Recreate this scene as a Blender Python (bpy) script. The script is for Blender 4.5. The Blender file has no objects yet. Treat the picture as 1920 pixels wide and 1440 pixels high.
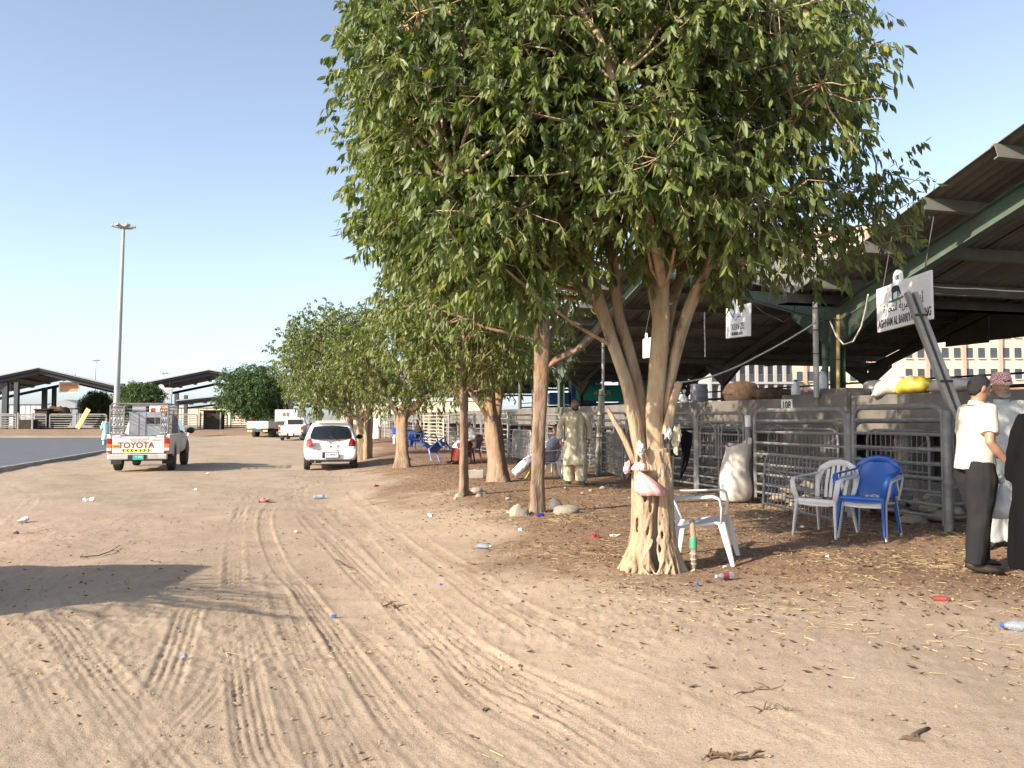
import bpy, bmesh, math, random
import numpy as np
from mathutils import Vector, Matrix, Euler, noise
random.seed(7)
RNG = np.random.default_rng(7)
scene = bpy.context.scene
COL = scene.collection
R = math.radians
# ------------------------------------------------------------------ camera, sky, sun, exposure
CAM = Vector((0.0, 0.0, 1.6))
FPX = 1600.0
PITCH = math.atan(65.0 / 1600.0)
cd = bpy.data.cameras.new('camera')
cd.sensor_width = 36.0
cd.lens = 36.0 * FPX / 1920.0
cd.clip_start = 0.05
cd.clip_end = 6000
cam = bpy.data.objects.new('camera', cd)
cam.location = CAM
cam.rotation_euler = (math.pi / 2 + PITCH, 0, 0)
COL.objects.link(cam)
scene.camera = cam

SUN_EL = R(28)
SHADOW = Vector((1.0, 0.70, 0)).normalized()         # ground direction in which shadows fall
w = bpy.data.worlds.new('World')
scene.world = w
w.use_nodes = True
nt = w.node_tree
bg = nt.nodes['Background']
sky = nt.nodes.new('ShaderNodeTexSky')
sky.sky_type = 'NISHITA'
sky.sun_disc = False
sky.sun_elevation = SUN_EL
# direction to the sun on the ground is -SHADOW; nishita rotation 0 = +Y, clockwise seen from above
sky.sun_rotation = math.atan2(-SHADOW.x, -SHADOW.y)
sky.altitude = 10
sky.air_density = 0.65
sky.dust_density = 1.3
sky.ozone_density = 2.0
hs = nt.nodes.new('ShaderNodeHueSaturation')
hs.inputs['Hue'].default_value = 0.494
hs.inputs['Saturation'].default_value = 0.72
hs.inputs['Value'].default_value = 1.05
nt.links.new(sky.outputs[0], hs.inputs['Color'])
nt.links.new(hs.outputs[0], bg.inputs[0])
bg.inputs[1].default_value = 0.15
sl = bpy.data.lights.new('sun', 'SUN')
sl.energy = 4.9
sl.angle = R(0.6)
sl.color = (1.0, 0.88, 0.74)
sun = bpy.data.objects.new('sun', sl)
sd = Vector((SHADOW.x * math.cos(SUN_EL), SHADOW.y * math.cos(SUN_EL), -math.sin(SUN_EL)))
sun.rotation_euler = sd.to_track_quat('-Z', 'Y').to_euler()
sun.location = (-30, -15, 30)
COL.objects.link(sun)
vs = scene.view_settings
vs.view_transform = 'Standard'
vs.look = 'None'
vs.exposure = 1.0
vs.gamma = 1.0
scene.cycles.max_bounces = 6
scene.cycles.diffuse_bounces = 3
scene.cycles.transparent_max_bounces = 6

# ------------------------------------------------------------------ helpers
def ray(px, py):
    d = Vector(((px - 960) / FPX, 1.0, -(py - 720) / FPX))
    c, s = math.cos(PITCH), math.sin(PITCH)
    return Vector((d.x, d.y * c - d.z * s, d.y * s + d.z * c))
def at(px, py, Y):
    d = ray(px, py)
    return CAM + d * (Y / d.y)
def sstep(a, b, x):
    t = np.clip((x - a) / (b - a), 0, 1)
    return t * t * (3 - 2 * t)
def gh(x, y):
    x = np.asarray(x, float); y = np.asarray(y, float)
    mound = 0.25 * sstep(-2.2, 1.0, x - (1.9 - 0.2 * np.minimum(y, 60)))
    mound = mound * (1 - sstep(60, 80, y))
    berm = 0.60 * sstep(68.5, 79, y + 0.02 * x)
    und = 0.02 * np.sin(x * .7 + 1.3) * np.sin(y * .5) + 0.012 * np.sin(x * 1.9 + y * 1.1)
    return mound + berm + und * sstep(3, 6, y)
def ghf(x, y):
    return float(gh(x, y))
def gp(px, py):
    """point of the ground under a pixel of the photograph"""
    d = ray(px, py)
    t = 3.0
    for _ in range(400):
        p = CAM + d * t
        if p.z <= ghf(p.x, p.y):
            break
        t *= 1.01
    a, b = t / 1.01, t
    for _ in range(25):
        m = (a + b) / 2
        p = CAM + d * m
        if p.z > ghf(p.x, p.y): a = m
        else: b = m
    p = CAM + d * b
    return Vector((p.x, p.y, ghf(p.x, p.y)))

MATS = {}
def nodes_mat(name):
    m = bpy.data.materials.new(name)
    m.use_nodes = True
    b = m.node_tree.nodes['Principled BSDF']
    return m, m.node_tree, b
def pm(name, col, rough=0.6, metal=0.0, var=0.18, scale=6.0, bump=0.0, bscale=60.0, dirt=None, dirt_amt=0.5, spec=0.5, emit=None, trans=0.0, coat=0.0):
    """procedural material: a base colour with noise variation, optional dirt patches and fine relief"""
    if name in MATS: return MATS[name]
    m, t, b = nodes_mat(name)
    N, L = t.nodes, t.links
    tc = N.new('ShaderNodeTexCoord')
    nz = N.new('ShaderNodeTexNoise'); nz.inputs['Scale'].default_value = scale; nz.inputs['Detail'].default_value = 5
    L.new(tc.outputs['Object'], nz.inputs['Vector'])
    rmp = N.new('ShaderNodeValToRGB')
    c = Vector(col)
    lo, hi = c * (1 - var), c * (1 + var)
    rmp.color_ramp.elements[0].position = .3; rmp.color_ramp.elements[1].position = .7
    rmp.color_ramp.elements[0].color = (*lo, 1); rmp.color_ramp.elements[1].color = (*[min(v, .95) for v in hi], 1)
    L.new(nz.outputs['Fac'], rmp.inputs[0])
    out = rmp.outputs[0]
    if dirt:
        n2 = N.new('ShaderNodeTexNoise'); n2.inputs['Scale'].default_value = scale * .55; n2.inputs['Detail'].default_value = 7; n2.inputs['Roughness'].default_value = .65
        L.new(tc.outputs['Object'], n2.inputs['Vector'])
        r2 = N.new('ShaderNodeValToRGB'); r2.color_ramp.elements[0].position = .45; r2.color_ramp.elements[1].position = .68
        r2.color_ramp.elements[1].color = (dirt_amt, dirt_amt, dirt_amt, 1)
        L.new(n2.outputs['Fac'], r2.inputs[0])
        mx = N.new('ShaderNodeMixRGB'); mx.inputs[2].default_value = (*dirt, 1)
        L.new(r2.outputs[0], mx.inputs[0]); L.new(out, mx.inputs[1]); out = mx.outputs[0]
    L.new(out, b.inputs['Base Color'])
    b.inputs['Roughness'].default_value = rough
    b.inputs['Metallic'].default_value = metal
    b.inputs['Specular IOR Level'].default_value = spec
    if coat: b.inputs['Coat Weight'].default_value = coat
    if trans: b.inputs['Transmission Weight'].default_value = trans
    if emit: b.inputs['Emission Color'].default_value = (*emit[0], 1); b.inputs['Emission Strength'].default_value = emit[1]
    if bump:
        n3 = N.new('ShaderNodeTexNoise'); n3.inputs['Scale'].default_value = bscale; n3.inputs['Detail'].default_value = 4
        L.new(tc.outputs['Object'], n3.inputs['Vector'])
        bp = N.new('ShaderNodeBump'); bp.inputs['Strength'].default_value = bump; bp.inputs['Distance'].default_value = .02
        L.new(n3.outputs['Fac'], bp.inputs['Height']); L.new(bp.outputs[0], b.inputs['Normal'])
    MATS[name] = m
    return m

def link(o, parent=None):
    COL.objects.link(o)
    if parent is not None: o.parent = parent
    return o
def tag(o, label=None, cat=None, group=None, kind=None):
    if label: o['label'] = label
    if cat: o['category'] = cat
    if group: o['group'] = group
    if kind: o['kind'] = kind
    return o
def thing(name, label, cat, loc=(0, 0, 0), rz=0.0, group=None, rot=None):
    o = bpy.data.objects.new(name, None)
    o.empty_display_size = .1
    o.location = loc
    o.rotation_euler = rot if rot else (0, 0, rz)
    link(o)
    return tag(o, label, cat, group)
def copy_tree(o, parent=None, loc=None, rot=None, label=None):
    c = o.copy()
    link(c); c.parent = parent
    if loc is not None: c.location = loc
    if rot is not None: c.rotation_euler = rot
    if label: c['label'] = label
    for ch in [x for x in o.children]: copy_tree(ch, c)
    return c

class MB:
    def __init__(s): s.v = []; s.f = []
    def add(s, vs, fs):
        o = len(s.v)
        s.v.extend([tuple(v) for v in vs]); s.f.extend([tuple(i + o for i in f) for f in fs]); return s
    def box(s, c, d, rot=None):
        x, y, z = d[0] / 2, d[1] / 2, d[2] / 2
        vs = [Vector(p) for p in ((-x,-y,-z),(x,-y,-z),(x,y,-z),(-x,y,-z),(-x,-y,z),(x,-y,z),(x,y,z),(-x,y,z))]
        if rot is not None: vs = [rot @ v for v in vs]
        c = Vector(c)
        return s.add([v + c for v in vs], [(0,3,2,1),(4,5,6,7),(0,1,5,4),(1,2,6,5),(2,3,7,6),(3,0,4,7)])
    def bar(s, a, b, wd, ht, up=(0, 0, 1)):
        a, b = Vector(a), Vector(b); d = (b - a).normalized(); u = Vector(up)
        if abs(d.dot(u)) > .95: u = Vector((0, 1, 0))
        x = d.cross(u).normalized(); u = x.cross(d)
        vs = []
        for p in (a, b):
            for i, j in ((-1,-1),(1,-1),(1,1),(-1,1)): vs.append(p + x * (i * wd / 2) + u * (j * ht / 2))
        return s.add(vs, [(3,2,1,0),(4,5,6,7),(0,1,5,4),(1,2,6,5),(2,3,7,6),(3,0,4,7)])
    def tube(s, path, r, n=8, caps=True, ell=None, right=None, ph=0.0):
        P = [Vector(p) for p in path]; m = len(P)
        rs = r if hasattr(r, '__len__') else [r] * m
        T = [(P[min(i + 1, m - 1)] - P[max(i - 1, 0)]).normalized() for i in range(m)]
        ref = Vector(right) if right is not None else None
        if ref is None:
            ref = Vector((1, 0, 0)) if abs(T[0].x) < .8 else Vector((0, 1, 0))
        rings = []
        X = (ref - T[0] * ref.dot(T[0])).normalized()
        for i in range(m):
            X = (X if right is None else Vector(right)); X = (X - T[i] * X.dot(T[i]))
            X = X.normalized() if X.length > 1e-6 else Vector((1, 0, 0))
            Y = T[i].cross(X)
            q = rs[i]
            a, b = (q if hasattr(q, '__len__') else (q, q * (ell or 1.0)))
            rings.append([P[i] + X * (a * math.cos(2 * math.pi * k / n + ph)) + Y * (b * math.sin(2 * math.pi * k / n + ph)) for k in range(n)])
        return s.loft(rings, caps)
    def loft(s, rings, caps=True, closed=True):
        n = len(rings[0]); vs = [v for r_ in rings for v in r_]; fs = []
        for i in range(len(rings) - 1):
            for k in range(n if closed else n - 1):
                k2 = (k + 1) % n
                fs.append((i*n+k, i*n+k2, (i+1)*n+k2, (i+1)*n+k))
        if caps and closed:
            fs.append(tuple(range(n - 1, -1, -1))); fs.append(tuple((len(rings)-1)*n + k for k in range(n)))
        return s.add(vs, fs)
    def lathe(s, prof, n=16, c=(0, 0, 0), axis='z'):
        rings = []
        for r_, z in prof:
            ring = []
            for k in range(n):
                a = 2 * math.pi * k / n
                p = (r_ * math.cos(a), r_ * math.sin(a), z)
                if axis == 'x': p = (z, p[0], p[1])
                if axis == 'y': p = (p[0], z, p[1])
                ring.append(Vector(p) + Vector(c))
            rings.append(ring)
        return s.loft(rings, True)
    def prism(s, pts, a, b, plane='xz'):
        """extrude a 2D outline between a and b along the missing axis"""
        def P(p, t):
            return {'xz': (p[0], t, p[1]), 'xy': (p[0], p[1], t), 'yz': (t, p[0], p[1])}[plane]
        n = len(pts)
        vs = [P(p, a) for p in pts] + [P(p, b) for p in pts]
        fs = [tuple(range(n)), tuple(range(2*n - 1, n - 1, -1))]
        for i in range(n): fs.append((i, i + n, (i + 1) % n + n, (i + 1) % n)[::1])
        return s.add(vs, fs)
    def sphere(s, c, r, nu=10, nv=7):
        r = r if hasattr(r, '__len__') else (r, r, r)
        rings = []
        for j in range(nv + 1):
            t = math.pi * j / nv; e = max(math.sin(t), .02)
            rings.append([Vector((c[0] + r[0]*e*math.cos(2*math.pi*k/nu), c[1] + r[1]*e*math.sin(2*math.pi*k/nu), c[2] - r[2]*math.cos(t))) for k in range(nu)])
        return s.loft(rings, True)
    def disp(s, amt, scale, seed=0.0):
        o = Vector((seed * 3.7, seed * 1.3, seed * 7.1))
        s.v = [tuple(Vector(p) + amt * noise.noise_vector(Vector(p) * scale + o)) for p in s.v]
        return s
    def mesh(s, name, bevel=0.0, smooth=False, fix=True):
        me = bpy.data.meshes.new(name)
        me.from_pydata(s.v, [], s.f)
        if bevel or fix:
            bm = bmesh.new(); bm.from_mesh(me)
            if fix: bmesh.ops.recalc_face_normals(bm, faces=bm.faces)
            if bevel:
                bmesh.ops.bevel(bm, geom=[e for e in bm.edges if e.calc_face_angle(0) > .5], offset=bevel, segments=1 if bevel < .02 else 2, affect='EDGES', profile=.5)
            bm.to_mesh(me); bm.free()
        if smooth:
            me.shade_smooth()
            if smooth != 'all':
                me.set_sharp_from_angle(angle=R(40))
        return me
    def build(s, name, mat, parent=None, bevel=0.0, smooth=False, loc=None, rot=None, fix=True):
        me = s.mesh(name, bevel, smooth, fix)
        if mat is not None: me.materials.append(mat)
        o = bpy.data.objects.new(name, me)
        if loc is not None: o.location = loc
        if rot is not None: o.rotation_euler = rot
        return link(o, parent)

def obj_mesh(name, me, mat, parent=None, loc=None, rot=None):
    if mat is not None and not me.materials: me.materials.append(mat)
    o = bpy.data.objects.new(name, me)
    if loc is not None: o.location = loc
    if rot is not None: o.rotation_euler = rot
    return link(o, parent)

def np_mesh(name, V, F, k, attrs=None, smooth=False):
    """fast mesh from numpy arrays, every face with k corners"""
    me = bpy.data.meshes.new(name)
    nv, nf = len(V), len(F)
    me.vertices.add(nv); me.vertices.foreach_set('co', V.astype(np.float32).ravel())
    me.loops.add(nf * k); me.loops.foreach_set('vertex_index', F.astype(np.int32).ravel())
    me.polygons.add(nf)
    me.polygons.foreach_set('loop_start', np.arange(0, nf * k, k, dtype=np.int32))
    if attrs:
        for an, av in attrs.items():
            a = me.attributes.new(an, 'FLOAT', 'POINT'); a.data.foreach_set('value', av.astype(np.float32).ravel())
    me.update(calc_edges=True)
    if smooth: me.shade_smooth()
    return me

def text_part(name, body, size, mat, parent, loc, rot=(R(90), 0, 0), sx=1.0, align='CENTER', extrude=.001, bold=0.0):
    cu = bpy.data.curves.new(name, 'FONT')
    cu.body = body; cu.size = size; cu.align_x = align; cu.align_y = 'CENTER'; cu.extrude = extrude; cu.offset = bold
    cu.resolution_u = 3
    o = bpy.data.objects.new(name, cu); COL.objects.link(o)
    dg = bpy.context.evaluated_depsgraph_get(); dg.update()
    me = bpy.data.meshes.new_from_object(o.evaluated_get(dg))
    bpy.data.objects.remove(o); bpy.data.curves.remove(cu)
    if sx != 1.0:
        me.transform(Matrix.Diagonal((sx, 1, 1, 1)))
    me.materials.clear(); me.materials.append(mat)
    q = bpy.data.objects.new(name, me); q.location = loc; q.rotation_euler = rot
    return link(q, parent)

def remeshed(name, mb, voxel, mat, parent, smooth_it=2, fold=None, keep=None):
    """union overlapping shells into ONE continuous surface (voxel remesh), then relax and crease it"""
    me = bpy.data.meshes.new('tmp'); me.from_pydata(mb.v, [], mb.f)
    bm = bmesh.new(); bm.from_mesh(me); bmesh.ops.recalc_face_normals(bm, faces=bm.faces); bm.to_mesh(me); bm.free()
    o = bpy.data.objects.new('tmp', me); COL.objects.link(o)
    md = o.modifiers.new('r', 'REMESH'); md.mode = 'VOXEL'; md.voxel_size = voxel
    if smooth_it:
        sm = o.modifiers.new('s', 'SMOOTH'); sm.factor = .5; sm.iterations = smooth_it
    dg = bpy.context.evaluated_depsgraph_get(); dg.update()
    nm = bpy.data.meshes.new_from_object(o.evaluated_get(dg))
    bpy.data.objects.remove(o); bpy.data.meshes.remove(me)
    if fold:
        nv = len(nm.vertices)
        co = np.empty(nv * 3, np.float32); nm.vertices.foreach_get('co', co); co = co.reshape(-1, 3)
        no = np.empty(nv * 3, np.float32); nm.vertices.foreach_get('normal', no); no = no.reshape(-1, 3)
        d = fold(co)
        co = co + no * d[:, None]
        nm.vertices.foreach_set('co', co.ravel())
    nm.name = name; nm.materials.clear(); nm.materials.append(mat); nm.shade_smooth()
    q = bpy.data.objects.new(name, nm)
    return link(q, parent)

ROW = Vector((-0.27, 0.963, 0))          # direction of the stall row, away from the camera
ROWP = Vector((0.963, 0.27, 0))          # into the stalls
ROWZ = math.atan2(ROW.y, ROW.x)
def rowpt(u, v=0.0, z=0.0):              # stall-row coordinates: u along the row, v behind the gate line
    p = Vector((5.1, 10.0, 0)) + ROW * u + ROWP * v
    return Vector((p.x, p.y, z))
# ------------------------------------------------------------------ ground with wheel tracks
def catmull(pts, n=14):
    P = [np.array(p[:2], float) for p in pts]
    P = [2 * P[0] - P[1]] + P + [2 * P[-1] - P[-2]]
    out = []
    for i in range(1, len(P) - 2):
        for t in np.linspace(0, 1, n, endpoint=False):
            a, b, c, d = P[i-1], P[i], P[i+1], P[i+2]
            out.append(.5 * ((2*b) + (-a+c)*t + (2*a-5*b+4*c-d)*t*t + (-a+3*b-3*c+d)*t**3))
    out.append(P[-2])
    return np.array(out)
def gxy(px, py):
    p = gp(px, py); return (p.x, p.y)
TRACKS = []   # (polyline, half width, ribs, lug period, strength)
def track(pix, hw=.11, ribs=4, lug=.0, s=1.0):
    TRACKS.append((catmull([gxy(*p) for p in pix]), hw, ribs, lug, s))
track([(880,1500),(800,1420),(700,1290),(600,1150),(525,1060),(500,1000),(500,960),(530,930),(600,905)], .10, 4, 0, 1.1)
track([(540,1500),(490,1430),(470,1340),(455,1240),(445,1150),(440,1080),(440,1020),(450,960),(470,925)], .11, 5, .035, .8)
track([(380,1500),(320,1440),(250,1350),(190,1270),(130,1190),(100,1160)], .14, 5, .035, .9)
track([(300,1300),(330,1220),(355,1150)], .11, 4, 0, .8)
track([(290,1440),(340,1370),(400,1300),(425,1240)], .10, 4, .05, .6)
track([(1180,1480),(1050,1380),(940,1310),(860,1240),(800,1180),(730,1110),(640,1020),(570,960)], .13, 5, .04, .8)
track([(1120,1220),(1000,1150),(900,1090),(800,1020),(720,970),(680,945),(655,920)], .10, 5, 0, .9)
track([(1500,1380),(1300,1290),(1120,1210),(980,1140),(860,1080),(760,1020),(700,985),(660,955)], .10, 4, 0, .6)
track([(1080,1330),(980,1280),(900,1240),(850,1210)], .16, 6, .05, .9)
track([(700,1100),(650,1050),(600,1000),(560,960),(545,930)], .12, 4, 0, .7)
track([(0,950),(40,985),(110,1010),(190,1030),(300,1050),(420,1065),(520,1100)], .12, 3, 0, .7)
track([(0,900),(60,930),(40,960),(20,985)], .10, 3, 0, .6)
track([(120,1010),(300,985),(450,960),(560,940),(650,915)], .12, 3, 0, .6)
track([(0,1100),(200,1030),(380,990),(480,955)], .12, 3, 0, .5)
track([(380,1110),(470,1090),(560,1110)], .12, 4, 0, .6)
track([(620,1500),(600,1400),(560,1300),(500,1200),(480,1130)], .09, 3, 0, .5)
track([(960,1440),(900,1400),(820,1330),(740,1250),(680,1190)], .09, 3, .05, .5)
track([(1900,1440),(1700,1360),(1500,1310),(1300,1260)], .09, 3, 0, .25)
track([(540,930),(560,905),(575,885)], .08, 3, 0, .5)
track([(1300,1480),(1160,1400),(1020,1310),(900,1220),(800,1130),(720,1050),(650,980),(610,945)], .09, 4, 0, .7)
track([(200,1500),(150,1420),(90,1320),(40,1240),(-20,1170)], .10, 4, 0, .7)
track([(700,1500),(660,1420),(610,1320),(560,1220),(530,1140),(515,1080)], .10, 5, 0, .8)
track([(760,1500),(700,1400),(640,1300),(590,1210),(550,1130)], .06, 3, 0, .6)
track([(0,1010),(160,985),(330,960),(520,925),(640,900)], .10, 4, 0, .6)
track([(1000,1180),(900,1120),(820,1060),(760,1010),(720,980)], .09, 4, 0, .7)

def vnoise(x, y, s, seed):
    """value noise on numpy arrays"""
    r = np.random.default_rng(seed).random((257, 257))
    u, v = x * s + 1000.3, y * s + 1000.7
    i, j = np.floor(u).astype(int), np.floor(v).astype(int)
    fu, fv = u - i, v - j
    fu = fu * fu * (3 - 2 * fu); fv = fv * fv * (3 - 2 * fv)
    i %= 256; j %= 256
    return (r[i, j] * (1-fu) * (1-fv) + r[i+1, j] * fu * (1-fv) + r[i, j+1] * (1-fu) * fv + r[i+1, j+1] * fu * fv) - .5

def build_ground():
    nt_ = 820
    t = np.concatenate([[-60, -14, -5, -2.2], np.linspace(-1.0, 1.0, nt_), [2.2, 5, 14, 60]])
    ys = [-2.0]
    ys += list(np.linspace(-1.2, 2.0, 10))
    y = 2.03
    while y < 2600:
        ys.append(y)
        k = .0058 if y < 14 else (.011 if y < 40 else .03)
        y += k * (y + .6)
    ys = np.array(ys)
    Tm, Ym = np.meshgrid(t, ys)
    Xm = Tm * (np.maximum(Ym, 0) * .72 + 1.6)
    Xm = np.where(np.abs(Tm) > 1.01, np.sign(Tm) * (np.abs(Tm) * 40 + np.abs(Xm)), Xm)
    X, Y = Xm.ravel(), Ym.ravel()
    Z = gh(X, Y)
    near = 1 - sstep(30, 70, Y)
    Z = Z + near * (.05 * vnoise(X, Y, .9, 1) + .012 * vnoise(X, Y, 3.1, 2) + .007 * vnoise(X, Y, 9, 3) * (1 - sstep(14, 25, Y)) + .006 * vnoise(X, Y, 24, 4) * (1 - sstep(8, 14, Y)))
    # churned patches: footprints and clods
    ch = np.clip(vnoise(X, Y, .55, 11) * 3 + .1, 0, 1)
    rough = vnoise(X * 1.0, Y * 1.0, 13, 12)
    Z = Z + near * ch * (.015 * np.maximum(rough, 0) + .012 * vnoise(X, Y, 30, 13) * (1 - sstep(9, 15, Y)) - .008 * np.maximum(vnoise(X, Y, 6.5, 15), .1))
    trk = np.zeros_like(X)
    for n, (P, hw, ribs, lug, s) in enumerate(TRACKS):
        m = hw + .1
        box = (X > P[:, 0].min() - m) & (X < P[:, 0].max() + m) & (Y > P[:, 1].min() - m) & (Y < P[:, 1].max() + m)
        idx = np.nonzero(box)[0]
        if len(idx) == 0: continue
        x, y_ = X[idx], Y[idx]
        best = np.full(len(idx), 1e9); lat = np.zeros(len(idx)); arc = np.zeros(len(idx)); acc = 0.0
        for i in range(len(P) - 1):
            a, b = P[i], P[i + 1]; d = b - a; L = math.hypot(*d)
            if L < 1e-6: continue
            tt = np.clip(((x - a[0]) * d[0] + (y_ - a[1]) * d[1]) / (L * L), 0, 1)
            qx, qy = x - a[0] - tt * d[0], y_ - a[1] - tt * d[1]
            dist = qx * qx + qy * qy
            u = dist < best
            best[u] = dist[u]; lat[u] = ((d[0] * qy - d[1] * qx) / L)[u]; arc[u] = (acc + tt * L)[u]; acc += L
        dd = np.sqrt(best)
        lat = lat + .012 * vnoise(arc, arc * 0 + n, 2.0, 20 + n)
        fade = s * np.clip(.92 + 1.3 * vnoise(x, y_, .7, 40 + n) + .8 * vnoise(x, y_, 3.0, 90 + n), .22, 1.3)
        inn = 1 - sstep(hw * .92, hw * 1.05, np.abs(lat)); inn *= (dd < hw * 1.15)
        rib = .5 + .5 * np.cos(lat / hw * math.pi * ribs)
        prof = -.0065 + .0095 * rib ** 3
        if lug:
            prof = prof + .0035 * (np.abs(np.sin(arc * math.pi / lug + np.sign(lat) * lat * 30)) ** 3 - .4) * (np.abs(lat) > hw * .35)
        edge = np.exp(-((np.abs(lat) - hw * 1.12) / .025) ** 2) * (dd < hw + .09)
        Z[idx] = Z[idx] * 1 + fade * (inn * prof * (.8 + .4 * np.minimum(y_, 10) / 10) + .006 * edge)
        trk[idx] = np.maximum(trk[idx], inn * np.clip(fade, 0, 1))
    # soil: dark trampled litter round the trees and along the pens
    q = X - (1.9 - .2 * np.minimum(Y, 60))
    mul = sstep(-1.4, .4, q + 2.0 * vnoise(X, Y, .5, 30) + .9 * vnoise(X, Y, 1.7, 31)) * sstep(5.2, 8.2, Y + .35 * X + 2.2 * vnoise(X, Y, .45, 32)) * (1 - sstep(55, 80, Y))
    mul = np.maximum(mul, .75 * sstep(71, 73, Y + 1.5 * vnoise(X, Y, .3, 36)) * (1 - sstep(86, 110, Y)))
    warm_cast = sstep(-.3, .35, vnoise(X, Y, .12, 33) + .45 - .05 * np.abs(X + .5) - .030 * np.abs(Y - 11)) * (1 - mul)  # warm highlight of the camera's bright centre, painted into the sand colour
    ny, nx = Tm.shape
    i = np.arange((ny - 1) * (nx - 1)); r, c = i // (nx - 1), i % (nx - 1)
    a = r * nx + c
    F = np.stack([a, a + 1, a + nx + 1, a + nx], 1)
    me = np_mesh('ground', np.stack([X, Y, Z], 1), F, 4, {'mulch': mul, 'trk': trk, 'warm_cast': warm_cast}, smooth=True)
    return me

def ground_material():
    m, t, b = nodes_mat('ground_sand')
    N, L = t.nodes, t.links
    geo = N.new('ShaderNodeNewGeometry')
    def attr(n):
        a = N.new('ShaderNodeAttribute'); a.attribute_name = n; return a.outputs['Fac']
    def nz(s, d=6, r=.6):
        n = N.new('ShaderNodeTexNoise'); n.inputs['Scale'].default_value = s; n.inputs['Detail'].default_value = d; n.inputs['Roughness'].default_value = r
        L.new(geo.outputs['Position'], n.inputs['Vector']); return n.outputs['Fac']
    def ramp(src, stops):
        r = N.new('ShaderNodeValToRGB')
        while len(r.color_ramp.elements) < len(stops): r.color_ramp.elements.new(.5)
        for e, (p, c) in zip(r.color_ramp.elements, stops): e.position = p; e.color = (*c, 1)
        L.new(src, r.inputs[0]); return r.outputs[0]
    def mix(f, a, c):
        x = N.new('ShaderNodeMixRGB'); 
        if isinstance(f, float): x.inputs[0].default_value = f
        else: L.new(f, x.inputs[0])
        for k, s_ in ((1, a), (2, c)):
            if isinstance(s_, tuple): x.inputs[k].default_value = (*s_, 1)
            else: L.new(s_, x.inputs[k])
        return x.outputs[0]
    sand = ramp(nz(1.1, 9, .68), [(.30, (.278, .217, .155)), (.52, (.348, .276, .200)), (.75, (.400, .324, .240))])
    warm_cast = ramp(nz(1.7, 9, .68), [(.30, (.330, .236, .168)), (.52, (.418, .306, .222)), (.75, (.480, .360, .268))])
    sand = mix(attr('warm_cast'), sand, warm_cast)
    speck = ramp(nz(70, 3, .7), [(.33, (.62, .58, .52)), (.46, (1, 1, 1)), (.62, (1, 1, 1)), (.72, (1.12, 1.1, 1.06))])
    mx = N.new('ShaderNodeMixRGB'); mx.blend_type = 'MULTIPLY'; mx.inputs[0].default_value = .8
    L.new(sand, mx.inputs[1]); L.new(speck, mx.inputs[2]); sand = mx.outputs[0]
    soil = ramp(nz(5.5, 9, .72), [(.30, (.130, .080, .047)), (.46, (.255, .162, .102)), (.68, (.370, .248, .162))])
    soil = mix(ramp(nz(38, 4, .7), [(.42, (0, 0, 0)), (.60, (1, 1, 1))]), soil, (.135, .082, .048))
    # litter patches break up the border of the dark soil
    f = N.new('ShaderNodeMath'); f.operation = 'MULTIPLY_ADD'
    L.new(nz(3.2, 8, .72), f.inputs[0]); f.inputs[1].default_value = 1.6
    L.new(attr('mulch'), f.inputs[2])
    f2 = N.new('ShaderNodeMapRange'); f2.inputs[1].default_value = 1.05; f2.inputs[2].default_value = 1.75; L.new(f.outputs[0], f2.inputs[0])
    mm = N.new('ShaderNodeMath'); mm.operation = 'MULTIPLY'; L.new(f2.outputs[0], mm.inputs[0]); 
    a2 = N.new('ShaderNodeMath'); a2.operation = 'MULTIPLY'; a2.use_clamp = True; a2.inputs[1].default_value = 3.0; L.new(attr('mulch'), a2.inputs[0]); L.new(a2.outputs[0], mm.inputs[1])
    col = mix(mm.outputs[0], sand, soil)
    L.new(col, b.inputs['Base Color'])
    b.inputs['Roughness'].default_value = .95; b.inputs['Specular IOR Level'].default_value = .15
    h = N.new('ShaderNodeMath'); h.operation = 'ADD'; L.new(nz(45, 5, .7), h.inputs[0])
    h2 = N.new('ShaderNodeMath'); h2.operation = 'MULTIPLY'; h2.inputs[1].default_value = .55; L.new(nz(160, 3, .7), h2.inputs[0]); L.new(h2.outputs[0], h.inputs[1])
    bp = N.new('ShaderNodeBump'); bp.inputs['Strength'].default_value = .55; bp.inputs['Distance'].default_value = .016
    L.new(h.outputs[0], bp.inputs['Height']); L.new(bp.outputs[0], b.inputs['Normal'])
    return m
GM = ground_material()
ground = obj_mesh('ground', build_ground(), GM)
tag(ground, kind='structure')

# asphalt yard with a low kerb beyond the sand
ASPH = pm('asphalt', (.082, .090, .104), rough=.9, var=.14, scale=1.2, bump=.35, bscale=40, dirt=(.17, .15, .12), dirt_amt=.22)
KERB = pm('kerb_concrete', (.30, .28, .25), rough=.9, var=.2, scale=2, bump=.3, bscale=25, dirt=(.16, .13, .10), dirt_amt=.5)
mb = MB()
edge0, edge1 = Vector((-15.4, 25.0, 0)), Vector((-26.5, 69.2, 0))
ed = (edge1 - edge0).normalized()
rows, cols = 24, 26
vs, fs = [], []
for i in range(rows + 1):
    p = edge0 - ed * 8 + ed * (i / rows) * ((edge1 - edge0).length + 8)
    for j in range(cols + 1):
        x = p.x - 75 * (j / cols) ** 1.3
        vs.append((x, p.y, max(ghf(x, p.y), 0) + .03 + .03))
for i in range(rows):
    for j in range(cols):
        a = i * (cols + 1) + j
        fs.append((a, a + cols + 1, a + cols + 2, a + 1))
mb.add(vs, fs)
o = mb.build('asphalt_yard', ASPH); tag(o, kind='structure')
kerb = thing('kerb', 'low pale concrete kerb edging the asphalt yard', 'kerb', (0, 0, 0)); del kerb['category']; del kerb['label']; kerb['kind'] = 'structure'
total = (edge1 - edge0).length + 8
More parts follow.
